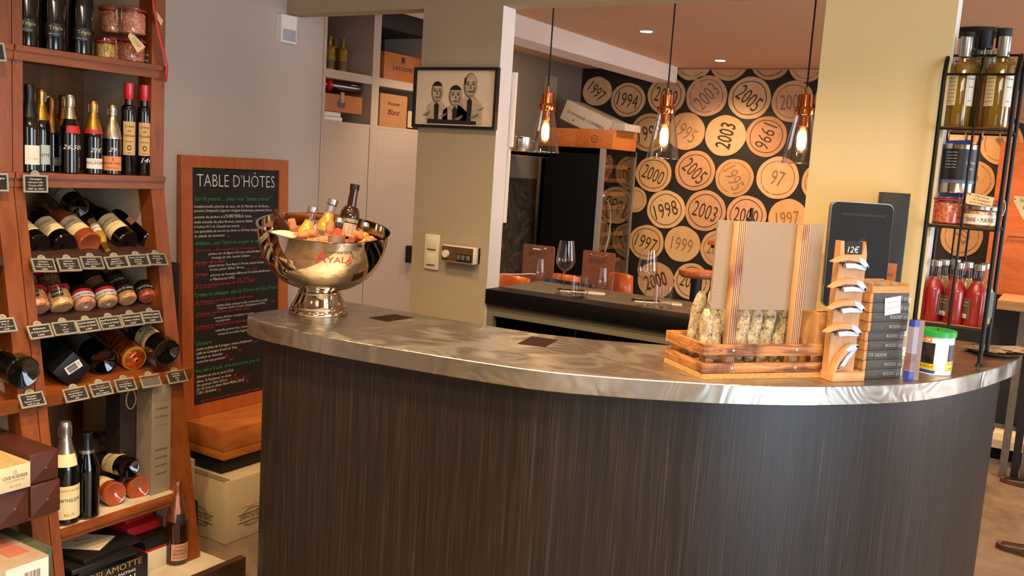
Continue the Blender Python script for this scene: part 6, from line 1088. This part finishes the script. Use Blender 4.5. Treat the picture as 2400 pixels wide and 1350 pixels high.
# ================================================================ bar glasses, pendants
def stem_glass(label, p, H=.205, R=.037, group=None, name='wine_glass', res=28):
    t = thing(name, label, 'glass', p, 0, group); k = H/.205; r = R/.037
    MB().lathe([(0, .0035), (.006*r, .004), (.034*r, .0012), (.035*r, .0), (0, 0)], res).obj('foot', M_GLASS, t)
    MB().lathe([(.006*r, .003), (.0038*r, .02*k), (.0036*r, .07*k), (.006*r, .088*k)], 14).obj('stem', M_STEMG, t)
    MB().lathe([(0, .089*k), (.012*r, .091*k), (.028*r, .103*k), (.0365*r, .122*k), (.037*r, .135*k), (.033*r, .165*k), (.0275*r, .205*k)], res).lathe([(.0265*r, .205*k), (.032*r, .165*k), (.036*r, .135*k), (.0355*r, .123*k), (.027*r, .105*k), (.012*r, .0935*k), (0, .0925*k)], res).obj('bowl', M_GLASS, t)
    return t
M_STEMG = thin_glass('glass_stem', (.93, .91, .88), 1.6, 0, .10)
def tumbler(label, p, R=.034, H=.082, group=None):
    t = thing('tumbler', label, 'glass', p, .3, group); MB().lathe([(0, 0), (R*.93, 0), (R, .004), (R, H), (R - .0022, H), (R - .0022, .016), (R*.7, .013), (0, .015)], 28, Matrix.Rotation(.3, 4, 'Z')).obj('glass_body', M_GLASS, t)
    MB().lathe([(0, .001), (R*.9, .001), (R*.92, .014), (0, .012)], 28).obj('thick_base', M_STEMG, t); return t
BT = 1.0912
g1 = V((-1.69, 3.184, BT)); g2 = V((-1.346, 3.187, BT))
stem_glass('large stemmed wine glass on the back bar, left place setting', g1, .212, .0375); stem_glass('large stemmed wine glass on the back bar, right place setting by the crate', g2, .212, .0375)
tumbler('low water tumbler beside the left wine glass on the back bar', (-1.612, 3.17, BT)); tumbler('low water tumbler beside the right wine glass on the back bar', (-1.28, 3.2, BT))
for i, (x, y) in enumerate(((-1.655, 3.31), (-1.33, 3.31))):
    t = thing('napkin', 'folded white napkin under a knife, %s place setting on the back bar' % ('left', 'right')[i], 'napkin', (x, y, BT), .35); MB().box((-.10, -.035, 0), (.08, .035, .006), bev=.002).obj('cloth', mat('napkin_cloth', '#e2d6c0', .9, amt=.05), t, smooth=.4)
    t = thing('table_knife', 'steel table knife on the napkin, %s place setting' % ('left', 'right')[i], 'knife', (x, y - .01, BT + .0065), .5); MB().prism([(-.11, -.004), (.0, -.006), (.0, .006), (-.11, .005)], 0, .005).obj('handle', M_SATIN, t, smooth=0); MB().prism([(0, -.004), (.08, -.008), (.1, .002), (0, .004)], .001, .003).obj('blade', M_CHROME, t, smooth=0)
# glasses inside the back bar
for i in range(11):
    px = 1206 + i*27; p = at(px, 800, y=3.17 + .09*(i % 3)); nm = 'glass'
    x = p.x; y = p.y
    if i in (3,): 
        t = thing('dark_bowl', 'dark round pot among the stored glasses inside the back bar', 'pot', (x, y + .03, .776)); MB().lathe([(0, 0), (.045, 0), (.05, .02), (.05, .15), (.053, .155), (.046, .155), (.046, .01), (0, .008)], 24).obj('pot_body', M_BLACK, t); continue
    t = thing('stored_glass', 'clear stored glass on the shelf inside the back bar', 'glass', (x, y, .776), 0, 'glasses stored in the back bar'); MB().lathe([(0, .002), (.024, 0), (.026, .004), (.03, .15), (.0285, .15), (.0245, .012), (0, .01)], 20).obj('glass_body', M_GLASS, t)
# ---- pendants
def emis(name, col, st):
    t = NT(name); t.n.remove(t.b); e = t.add('ShaderNodeEmission'); n = t.noise(t.coord(), 20); t.link(t.ramp(n, [(.3, sc(col, .96)), (.7, col)]), e.inputs[0]); e.inputs[1].default_value = st; t.link(e.outputs[0], t.out.inputs['Surface']); return t.m
M_COPPER = mat('polished_copper', '#c87848', .16, 1, amt=.08, scale=20); M_BULBG = thin_glass('bulb_glass', (1, .9, .72), 1.0); M_SHADE = thin_glass('shade_glass', (.96, .93, .9), 1.3, 0, .08, 2.0); M_CABLE = mat('black_cable', '#0c0a0a', .7)
fil = NT('glowing_filament'); fil.n.remove(fil.b); em = fil.add('ShaderNodeEmission'); nzf = fil.noise(fil.coord(), 30); fil.link(fil.ramp(nzf, [(.3, (1, .50, .14)), (.7, (1, .62, .22))]), em.inputs[0]); em.inputs[1].default_value = 26; fil.link(em.outputs[0], fil.out.inputs['Surface'])
YPD = 3.3
M_GLOW = emis('lit_bulb_core', (1, .58, .2), 7)
for i, (px, py, s) in enumerate(((1275, 357, 'left'), (1552, 372, 'middle'), (1873, 384, 'right, half hidden by the yellow-lit pillar'))):
    b0 = at(px, py, y=YPD); t = thing('pendant_lamp', 'copper pendant lamp with conical glass shade, glowing bulb, ' + s, 'lamp', b0, 0, 'pendant lamps over the back bar'); k = 1.0
    MB().lathe([(.062, 0), (.0602, .003), (.046, .09), (.033, .155), (.0295, .172)], 40).obj('glass_shade', M_SHADE, t); MB().lathe([(.0625, 0), (.0625, .0015), (.0602, .0025), (.0602, 0)], 40).obj('shade_rim', M_STEMG, t)
    MB().lathe([(.0295, .166), (.0325, .168), (.034, .175), (.034, .190), (.0325, .193), (.0265, .194), (.026, .198), (.0255, .236), (.022, .238), (.006, .240), (.0055, .262), (.004, .264), (0, .264)], 32).obj('copper_cap', M_COPPER, t, smooth=.5)
    MB().lathe([(.0, .168), (.018, .168), (.0185, .15), (.019, .145), (.019, .128), (.0, .126)], 24).obj('lamp_socket', M_COPPER, t, smooth=.5)
    bl = MB().lathe([(.0, .036), (.009, .037), (.019, .043), (.023, .055), (.023, .102), (.016, .118), (.013, .127)], 24).obj('bulb', M_BULBG, t)
    f = MB()
    for q in range(6):
        a = 2*pi*q/6; f.tube([(.006*cos(a), .006*sin(a), .055), (.010*cos(a), .010*sin(a), .1)], .0016, 5)
    f.obj('filament', fil.m, bl); MB().lathe([(0, .046), (.010, .050), (.0155, .060), (.0155, .1), (.010, .112), (0, .117)], 16).obj('glow_core', M_GLOW, bl)
    MB().tube([(0, 0, .262), (0, 0, 2.37 - b0.z)], .0032, 8).obj('cable', M_CABLE, t)
    l = bpy.data.lights.new('pendant_glow', 'POINT'); l.energy = 5.0; l.color = (1, .56, .22); l.shadow_soft_size = .018; o = bpy.data.objects.new('pendant_glow', l); COL.objects.link(o); o.parent = t; o.location = (0, 0, .078)
# ---- ceiling spots
M_LED = emis('lit_spot_lens', (1, .86, .62), 18)
def ceil_spot(x, y, z, label):
    t = thing('recessed_spot', label, 'lamp', (x, y, z), 0, 'recessed ceiling spots'); MB().lathe([(.034, 0), (.045, -.003), (.046, -.0005), (.046, 0)], 28).obj('trim_ring', M_ALU, t); MB().lathe([(0, -.0015), (.034, -.0015)], 28).obj('lens', M_LED, t, fix=False)
ceil_spot(-2.204, 4.921, 2.37, 'lit recessed ceiling spot, nearer one above the back room'); ceil_spot(-2.209, 6.182, 2.37, 'lit recessed ceiling spot, farther one near the cork mural')
# ---- black ceiling lamp beyond the rack
cl_ = at(2292, 76, z=2.36); t = thing('black_ceiling_spotlight', 'black cylinder lamp on the ceiling above the iron rack', 'lamp', (cl_.x, cl_.y, 2.37)); MB().lathe([(0, 0), (.12, 0), (.12, -.02), (.1, -.03), (.05, -.035), (.05, -.20), (.044, -.205), (.04, -.15), (0, -.15)], 28).obj('lamp_body', M_BLACK, t)
# ================================================================ back room
# wine fridge
M_FR = mat('black_fridge_steel', '#070606', .6, 0, amt=.2, spec=.15); FX0, FX1, FY0, FY1, FZ = -3.386, -2.891, 5.9, 6.465, 1.735
fg = thing('wine_fridge', 'tall black wine fridge with glass door and wooden racks in the back room', 'fridge', ((FX0+FX1)/2, (FY0+FY1)/2, 0))
under(fg, MB().box((FX0, FY0, .02), (FX1 - .03, FY0 + .03, FZ)).box((FX0, FY1 - .03, .02), (FX1 - .03, FY1, FZ)).box((FX0, FY0, .02), (FX0 + .03, FY1, FZ)).box((FX0, FY0, FZ - .04), (FX1 - .03, FY1, FZ)).box((FX0, FY0, .02), (FX1 - .03, FY1, .1)).obj('cabinet', M_FR, smooth=0))
under(fg, MB().box((FX1 - .03, FY0, .05), (FX1, FY0 + .04, FZ)).obj('door_post', M_ALU, smooth=0)); under(fg, MB().box((FX1 - .03, FY1 - .02, .05), (FX1, FY1, FZ)).obj('door_post', M_ALU, smooth=0))
under(fg, MB().box((FX1 - .028, FY0 + .04, FZ - .04), (FX1 - .002, FY1 - .02, FZ)).obj('door_rail', M_FR, smooth=0)); under(fg, MB().box((FX1 - .012, FY0 + .04, .05), (FX1 - .008, FY1 - .02, FZ - .04)).obj('glass_pane', thin_glass('tinted_pane', (.75, .72, .7), .8), smooth=0))
M_RK = wood('rack_front_wood', '#b07a40', '#8a5a2a', (3, 1, 3), 3, .5, 0, .05)
for i in range(11): z = .62 + .098*i; under(fg, MB().box((FX1 - .06, FY0 + .05, z), (FX1 - .045, FY1 - .05, z + .028)).obj('rack_front', M_RK, smooth=0))
for i in range(11):
    for j in range(4):
        z = .66 + .098*i; y = FY0 + .11 + .115*j; 
        if (i*3 + j) % 5 == 0: continue
        M_ = Matrix.Translation((FX1 - .075, y, z)) @ Matrix.Rotation(-pi/2, 4, 'Y'); t = thing('stored_bottle', 'dark wine bottle lying in the wine fridge behind the glass door', 'bottle', M=M_, group='bottles in the wine fridge'); MB().lathe([(0, .004), (.03, 0), (.037, .006), (.037, .19), (.015, .22), (.014, .29), (0, .29)], 12).obj('glass_body', G_GREEN, t)
w = MB(); w.tube([at(a, c, x=FX1 + .006) for a, c in ((1424, 470), (1430, 490), (1431, 520), (1426, 560), (1418, 590))], .005, 6); o = w.obj('power_cable', mat('grey_cable', '#8a8478', .6), None); under_w(fg, o)
o = MB().cbox((FX1 - .04, FY0 + .12, 1.405), (.012, .03, .012)).obj('blue_display', emis('blue_led', (.25, .2, 1), 3), None, smooth=0); under_w(fg, o)
# wooden cases on the fridge
a_ = FY0 + .06
def case(label, x0, x1, y0, y1, h, emb=True):
    t = thing('wooden_wine_box', label, 'crate', ((x0+x1)/2, (y0+y1)/2, FZ)); o = MB().box((x0 - (x0+x1)/2, -(y1-y0)/2, 0), ((x1-x0)/2, (y1-y0)/2, h), bev=.002).obj('case_body', M_OCASE, t, smooth=.4)
    if emb:
        b = MB(); Mt = Matrix(((1, 0, 0, 0), (0, 0, -1, -(y1-y0)/2 - .001), (0, 1, 0, h*.5), (0, 0, 0, 1))); b.lathe([(.022, 0), (.026, 0)], 20, Mt); put_text(b, 'GRAND CRU', Mt @ Matrix.Translation((0, -.006, 0)), .01, .035); b.obj('branded_emblem', M_CORKINK, o, smooth=0, fix=False)
xa = at(1350, 325, y=a_).x; xb_ = at(1437, 325, y=a_).x; hz_ = at(1400, 303, y=a_).z - FZ
case('orange wooden wine case with round emblem on top of the wine fridge', xa, xb_, a_, a_ + .4, hz_); case('plain orange wooden wine case at the left on top of the wine fridge', at(1262, 325, y=a_ + .01).x, xa - .004, a_ + .01, a_ + .38, hz_, False)
t = thing('white_wine_carton', 'white carton printed DOMAINE, leaning on the cases on the fridge', 'box', M=Matrix.Translation(at(1318, 262, y=a_ + .03)) @ Matrix.Rotation(R_(21), 4, 'Y')); k = depth(at(1318, 262, y=a_ + .03))/F_PX
o = MB().box((0, 0, -.05*1), (.40, .26, .095), bev=.002).obj('carton_body', mat('white_card', '#b5aaa0', .7, amt=.04), t, smooth=.4); b = MB(); put_text(b, 'DOMAINE COMBIER', Matrix(((1, 0, 0, .2), (0, 0, -1, -.001), (0, 1, 0, .01), (0, 0, 0, 1))), .022, .32); b.disc(.006, 0, 10, Matrix(((1, 0, 0, .11), (0, 0, -1, -.001), (0, 1, 0, -.02), (0, 0, 0, 1)))); b.obj('lettering', M_INK, o, smooth=0, fix=False)
t = thing('white_box', 'small white box end beside the leaning carton on the fridge', 'box', (xb_ + .01, a_ + .2, FZ + hz_)); MB().box((-.06, -.15, .0), (.05, .12, .05), bev=.002).obj('box_body', mat('white_card', '#b5aaa0'), t, smooth=.4)
# kitchen corner: steel door panel, frame, shelf with pots
XK = -3.485
def rectx(x, tl, br): a, b = at(*tl, x=x), at(*br, x=x); return a, b
a, b_ = at(1205, 417, x=XK), at(1252, 425, x=XK); ky0, ky1 = at(1180, 500, x=XK).y - .3, at(1252, 430, x=XK).y
def swirl():
    t = NT('swirl_polished_steel_panel'); v = t.coord(); n = t.noise(v, 5, 3, .55, 3.5); t.link(t.ramp(n, [(.35, lin('#4e453c')), (.55, lin('#62574a')), (.7, lin('#8a7c6c'))]), t.b.inputs['Base Color']); t.set(Metallic=.7, Roughness=.45); t.bump(n, .15, .01); return t.m
t = thing('steel_worktop_side', 'swirl-polished steel kitchen cabinet below the pot shelf', 'cabinet', (XK, (ky0 + ky1)/2, 0)); zt2 = at(1230, 418, x=XK).z; MB().box((.001, -(ky1-ky0)/2, 0), (.02, (ky1-ky0)/2, zt2)).obj('steel_panel', swirl(), t, smooth=0)
zs = at(1225, 357, x=XK + .1).z; ys = at(1225, 357, x=XK + .1).y
t = thing('steel_wall_shelf', 'steel wall shelf holding cooking pots beyond the left pillar', 'shelf', (XK + .16, ys - .1, zs)); MB().box((-.155, -.5, -.025), (.12, .16, -.001)).box((.115, -.5, -.03), (.12, .16, .004)).obj('shelf_board', M_STEEL, t, smooth=0)
for i, (dy, r, h, s) in enumerate(((-.02, .10, .10, 'larger pot, right one'), (-.24, .10, .12, 'taller pot behind the pillar edge'))):
    t = thing('cooking_pot', 'steel cooking pot on the wall shelf, ' + s, 'pot', (XK + .15, ys - .1 + dy, zs)); MB().lathe([(0, 0), (r*.94, 0), (r, .01), (r, h), (r + .006, h + .003), (r - .004, h), (r - .004, .01), (0, .006)], 28).obj('pot_body', M_STEEL, t); MB().tube([(r, -.03, h*.7), (r + .03, -.028, h*.75), (r + .03, .028, h*.75), (r, .03, h*.7)], .004, 6).obj('handle', M_CHROME, t)
yf = at(1272, 420, x=XK).y; fr0 = at(1262, 420, x=XK + .004).y; fr1 = at(1284, 420, x=XK + .004).y
o = MB().box((XK - .003, fr0, 0), (XK + .03, fr1, 2.25)).obj('trim_3', plaster('door_frame_paint', '#8a7d70'), smooth=0); struct(o); h = MB().cbox((XK + .035, fr0 + .01, 1.30), (.012, .03, .12)).obj('hinge', M_ALU, None, smooth=0); under_w(o, h)
# table with clipboards, glasses and chairs
TY, TZ = 5.35, .76
t = thing('dining_table', 'grey oak table behind the back bar', 'table', (-2.3, TY, 0)); MB().box((-.95, -.35, TZ - .03), (.1, .35, TZ)).obj('tabletop', M_BARGREY, t, smooth=0)
for x in (-.88, .05): 
    for y in (-.28, .28): MB().box((x - .02, y - .02, 0), (x + .02, y + .02, TZ - .03)).obj('leg', M_SATIN, t, smooth=0)
M_CLIPB = wood('clipboard_hardboard', '#8a5430', '#74421f', (2, 2, 2), 6, .55, 0, .03)
for i, (px0, px1, pt_) in enumerate(((1228, 1301, 572), (1368, 1443, 587))):
    y = TY - .1; p0, p1 = at(px0, pt_, y=y), at(px1, pt_ + 4, y=y); w_ = (p1.x - p0.x)/2; h = (p0.z + p1.z)/2 - TZ - .003; t = thing('clipboard', 'brown menu clipboard with metal clip standing on the table, ' + ('left one', 'right one')[i], 'clipboard', ((p0.x + p1.x)/2, y, TZ + .001)); 
    o = MB().prism(rounded(w_*2, h, .012), -.004, .004, 1, Matrix.Translation((-w_, 0, 0))).obj('board', M_CLIPB, t, smooth=.4); MB().tube([(-.055, -.006, h - .012), (-.05, -.012, h - .022), (-.035, -.012, h - .026), (.035, -.012, h - .026), (.05, -.012, h - .022), (.055, -.006, h - .012)], .004, 6).obj('metal_clip', M_CHROME, t); MB().box((-w_*.3, .004, 0), (w_*.3, .09, .006)).obj('rest', M_CLIPB, t, smooth=0)
for i, (px, py) in enumerate(((1268, 655), (1415, 676))):
    p = at(px, py - 48, y=TY - .22); stem_glass('small stemmed glass in front of a clipboard, ' + ('left one', 'right one')[i], (p.x, p.y, TZ + .0005), (p.z - TZ), .034, name='tasting_glass')
M_ORC = mat('orange_moulded_shell', '#d8641c', .35, amt=.06, coat=.3); M_DKC = mat('dark_blue_grey_shell', '#1c1e26', .35, amt=.1)
def chair(label, px0, px1, ptop, y, m, hback=None, group=None):
    a, b2_ = at(px0, ptop, y=y), at(px1, ptop, y=y); w_ = (b2_.x - a.x)/2; zt = (a.z + b2_.z)/2; t = thing('shell_chair', label, 'chair', ((a.x + b2_.x)/2, y, 0), 0, group); zs_ = .45; n = 9; vs = []
    for j in range(7):
        f_ = j/6; z = zs_ + (zt - zs_)*f_
        for k in range(n): u_ = -1 + 2*k/(n - 1); vs.append((w_*u_*(1 - .06*f_*f_), -.05*f_ - .05*(1 - u_*u_) + .03*0, z - (.012*u_**4 if j == 6 else 0)))
    b = MB().add(vs, [(j*n + k, j*n + k + 1, (j+1)*n + k + 1, (j+1)*n + k) for j in range(6) for k in range(n - 1)]); o = b.obj('backrest', m, t, smooth=1.2); md = o.modifiers.new('s', 'SOLIDIFY'); md.thickness = .008
    MB().box((-w_, -.03, zs_ - .015), (w_, .40, zs_), bev=.006).obj('seat', m, t, smooth=.5)
    for x in (-w_*.85, w_*.85):
        for yy in (.0, .36): MB().tube([(x*.7, yy, zs_ - .012), (x, yy + (.02 if yy else -.02), 0.004)], .009, 8).obj('leg', M_SATIN, t)
    return t
CH0 = chair('orange shell chair with pale edge, leftmost behind the back bar', 1160, 1256, 641, 4.55, M_ORC); chair('orange shell chair behind the left wine glass', 1302, 1372, 640, 4.75, M_ORC); chair('dark shell chair between the two clipboards', 1284, 1412, 655, 4.35, M_DKC); chair('bright orange shell chair between clipboard and right wine glass', 1436, 1496, 637, 4.5, M_ORC)
# high stool and wall plank with bottle
sp = at(1634, 640, y=5.6); sz = at(1634, 634, y=5.6).z; t = thing('bar_stool', 'round wooden bar stool on a black post before the cork mural', 'stool', (sp.x, sp.y, 0)); M_SEAT = wood('stool_wood', '#a85a2c', '#7c3a18', (3, 3, 3), 3, .35, .2, .05)
r_ = (at(1676, 640, y=5.6).x - at(1592, 640, y=5.6).x)/2; MB().lathe([(0, sz - .045), (r_*.8, sz - .045), (r_*.97, sz - .03), (r_, sz - .012), (r_*.96, sz), (0, sz - .002)], 36).obj('seat', M_SEAT, t); MB().lathe([(.035, sz - .046), (.035, .03), (.2, .02), (.21, .0), (0, 0)], 28).obj('post', M_BLACK, t)
pz = at(1676, 565, y=6.3); t = thing('wall_plank', 'short wooden plank shelf on the mural, mostly behind the chipboard sign', 'shelf', (pz.x + .3, 6.45, pz.z)); MB().box((-.35, -.16, -.03), (.4, .17, 0)).obj('plank', M_SEAT, t, smooth=0); MB().box((-.33, -.14, -.05), (.38, .16, -.031)).obj('bracket', M_BLACK, t, smooth=0)
p = at(1757, 540, y=6.4); p.z = pz.z + .0005; hB_ = at(1763, 487, y=6.4).z - p.z; bottle('wine_bottle', 'small olive wine bottle with red and white label standing before the cork mural', loc=p, rotz=facing(p), kind='bordeaux', s=hB_/.30, sr=.95, glass=G_GREEN, foil=F_BLACK, foilz=.2, labels=[(.05, .12, 0, 2.2, L_WHITE, (('●', .08, .03, M_REDINK, .03),))])
# ---- closet goods
XC = -3.18
def on_shelf(px, py, x, z): p = at(px, py, x=x); return V((x, p.y, z))
for i, px in enumerate((772, 784, 802)): p = on_shelf(px, 140, XC - .05*(i == 1), 1.9755); bottle('wine_bottle', 'dim yellow bottle in the cupboard\'s top left bay, ' + ('left', 'middle', 'right')[i], loc=p, rotz=facing(p), kind='bordeaux', s=.55, sr=1.2, glass=G_YEL, labels=[(.03, .10, 0, 2.2, L_TAUPE, ())])
def cbox(name, label, tl, br, x, z, dx, m, cat='box', part='box_body'):
    a, b2_ = at(*tl, x=x), at(*br, x=x); t = thing(name, label, cat, (x - dx/2, (a.y + b2_.y)/2, z)); w = (b2_.y - a.y)/2; h = a.z - z; o = MB().box((-dx/2, -w, 0.0005), (dx/2, w, h), bev=.002).obj(part, m, t, smooth=.4); return t, o, w, h
t, o, w, h = cbox('wooden_wine_box', 'orange wooden wine box in the cupboard\'s top right bay', (902, 119), (985, 180), -3.12, 1.9755, .3, M_OCASE, 'crate'); plane_text(o, 'LACOSTE', V(t.location) + V((.151, 0, h*.4)), Yp, Zp, .02, M_CORKINK, .16); plane_text(o, '♜', V(t.location) + V((.151, 0, h*.68)), Yp, Zp, .03, M_CORKINK, .04)
Z2 = 1.7355
for i, s in enumerate(('lower', 'upper')): cbox('white_book', 'white flat book, %s of two in the cupboard\'s lower left bay' % s, (757, 0), (813 - 4*i, 0), -3.13, Z2, .2, M_PAPER, 'book', 'cover')
for o in [x for x in bpy.data.objects if x.name.startswith('white_book')]:
    c = o.children[0]; i = 1 if 'upper' in o['label'] else 0; o.location.z = Z2 + .0225*i
    for vtx in c.data.vertices: vtx.co.z = .0005 if vtx.co.z < .01 else .0215
t, o, w, h = cbox('latched_wooden_box', 'tan wooden box with metal latch on the white books in the cupboard', (757, 216), (848, 273), -3.12, Z2 + .046, .28, mat('tan_box_wood', '#b06c3c', .6, amt=.1)); b = MB().box((.14, -.012 - w*.08, h*.55), (.146, .012 - w*.08, h + .012)); b.obj('latch', M_ALU, t, smooth=0); q = MB().lathe([(0, .0), (.03, 0), (.03, .003), (0, .003)], 24, Matrix.Translation((.14, -w*.08, h*.45)) @ Matrix.Rotation(pi/2, 4, 'Y') @ Matrix.Diagonal((.6, 1, 1, 1))); q.obj('oval_badge', mat('blue_grey_badge', '#5c5a6a', .4, .4), t)
pb0 = at(845, 212, x=-3.13); pb1 = V((-3.22, pb0.y - .24, pb0.z + .02)); bottle('wine_bottle', 'dark red bottle lying on the latched box in the cupboard', M=axisM(V((-3.14, pb0.y, Z2 + .046 + h + .042)), V((-3.2, pb0.y - .28, Z2 + .046 + h + .048))), kind='bordeaux', s=.9, glass=G_BROWN, foil=F_RED, foilz=.2)
t, o, w, h = cbox('brown_carton', 'brown carton with scribbled writing in the cupboard\'s lower right bay', (892, 217), (952, 300), -3.12, Z2, .28, mat('brown_box_card', '#b07a4c', .8, amt=.06)); plane_text(o, 'Bourgogne', V(t.location) + V((.141, 0, h*.68)), Yp, Zp, .016, M_CORKINK, .1, shear=.3); plane_text(o, 'Blanc', V(t.location) + V((.141, 0, h*.38)), Yp, Zp, .03, M_CORKINK, .1, shear=.4)
t, o, w, h = cbox('dark_frame_stack', 'dark picture frames beside the brown carton in the cupboard', (956, 255), (990, 300), -3.15, Z2, .2, M_BLACK); MB().box((.0, -w, .01), (.104, -w*.4, h*.9)).obj('pale_mount', M_CARD, t, smooth=0)
t, o, w, h = cbox('dark_box', 'dark box behind the orange wooden wine box in the cupboard', (902, 78), (964, 180), -3.42, 1.9755, .06, mat('slate_blue_box', '#3c424e', .6))
# ---- right side beyond the rack
M_ORW = wood('orange_cabinet_wood', '#b4602c', '#9c4a1c', (1.2, 3, 3), 3, .45, .1, .03); YC = 6.28
a = at(2334, 432, y=YC); b2_ = at(2334, 690, y=YC); cab = thing('orange_cabinet', 'orange wooden wall cabinet with steel bar handle at the right edge', 'cabinet', (a.x + .4, YC + .17, b2_.z))
hC = a.z + .25 - b2_.z; under(cab, MB().box((a.x, YC, b2_.z), (a.x + .8, YC + .33, b2_.z + hC)).obj('cabinet_body', M_ORW, smooth=0)); hd = at(2385, 555, y=YC); d_ = under(cab, MB().box((a.x + .004, YC - .018, b2_.z + .004), (a.x + .396, YC - .001, hd.z + .06)).obj('door', M_ORW, smooth=0)); hx = at(2366, 555, y=YC).x
h_ = MB().tube([(hx, YC - .02, hd.z), (hx, YC - .045, hd.z), (hx + .16, YC - .045, hd.z), (hx + .16, YC - .02, hd.z)], .006, 8).obj('handle', M_CHROME, None); under_w(d_, h_)
a = at(2338, 703, y=5.75); tb_ = thing('wooden_counter_table', 'thick wooden high table top on steel posts at the right edge', 'table', (a.x + .4, 5.9, 0)); zt3 = a.z
under(tb_, MB().box((a.x, 5.75, zt3 - .05), (a.x + .9, 6.2, zt3)).obj('tabletop', wood('worn_pale_wood', '#a07850', '#7c5a38', (1.2, 5, 5), 3, .5, 0, .05), smooth=0)); M_GAL = mat('galvanised_post', '#7c7468', .4, .6, amt=.15)
for px in (2348, 2376, 2398):
    p = at(px, 1120 if px == 2376 else 1118, y=5.85); under(tb_, MB().box((p.x - .02, 5.83, .0), (p.x + .02, 5.87, zt3 - .05)).obj('post', M_GAL if px != 2376 else M_BLACK, smooth=0))
for pz_ in (1000, 1085): z = at(2350, pz_, y=5.85).z; under(tb_, MB().box((at(2318, pz_, y=5.85).x, 5.845, z - .012), (a.x + .9, 5.86, z + .012)).obj('cross_rail', M_GAL, smooth=0))
a = at(2322, 1028, y=6.1); t = thing('low_bench', 'low dark bench with pale lit edge under the high table', 'bench', (a.x + .45, 6.3, 0)); MB().box((-.45, -.2, a.z - .05), (.5, .2, a.z)).obj('seat', M_CREAMC, t, smooth=0); MB().box((-.45, -.18, 0), (.5, .2, a.z - .05)).obj('box_base', M_FR, t, smooth=0)
def shoe(label, px, py, rz, m, s=1):
    p = at(px, py, z=0); t = thing('shoe', label, 'shoe', p, rz, 'shoes at the right edge'); n = 14; vs = []; fs = []; L = .29*s
    for j in range(n + 1):
        u_ = j/n; x = L*u_; w_ = (.036 + .014*sin(pi*min(1, u_*1.25)))*(1 if u_ < .82 else sqrt(max(.0, 1 - ((u_ - .82)/.185)**2)))*s; hgt = (.085 if u_ < .25 else .085 - .05*min(1, (u_ - .25)/.35) - .012*max(0, u_ - .6)/.4)*s*(1 if u_ < .86 else sqrt(max(.05, 1 - ((u_ - .86)/.15)**2)))
        for k in range(9): a = pi*k/8; vs.append((x, w_*cos(a), .022*s + (hgt - .022*s)*sin(a)**.7))
    fs = [(j*9 + k, j*9 + k + 1, (j+1)*9 + k + 1, (j+1)*9 + k) for j in range(n) for k in range(8)] + [tuple(range(9)), tuple(n*9 + k for k in range(9))]
    MB().add(vs, fs).obj('upper', m, t, smooth=1.2); so = [(L*u_, ((.037 + .014*sin(pi*min(1, u_*1.25)))*(1 if u_ < .82 else sqrt(max(.0, 1 - ((u_ - .82)/.19)**2))) + .003)*s) for u_ in [k/12 for k in range(13)]]; MB().prism(so + [(x, -y) for x, y in reversed(so)], 0, .022*s).obj('sole', mat('shoe_sole', '#5a3a20', .7, amt=.1), t, smooth=0)
    MB().lathe([(.034*s, .08*s), (.038*s, .095*s), (.030*s, .092*s), (.028*s, .06*s)], 18, Matrix.Translation((.06*s, 0, 0)) @ Matrix.Diagonal((1.4, 1, 1, 1))).obj('collar', m, t)
shoe('brown leather shoe pointing left on the floor at the right edge', 2505, 1325, pi*.97, mat('brown_shoe_leather', '#3a2414', .4, amt=.15)); shoe('black shoe pointing left farther back at the right edge', 2482, 1158, pi*.97, mat('black_shoe_leather', '#14110f', .4, amt=.15))
w = MB().tube([at(a, c, y=4.5) for a, c in ((1165, 642), (1190, 643), (1220, 643), (1245, 642), (1254, 643))], .004, 6); under_w(CH0, w.obj('pale_rim', M_PAPER, None))
bpy.context.view_layer.update()
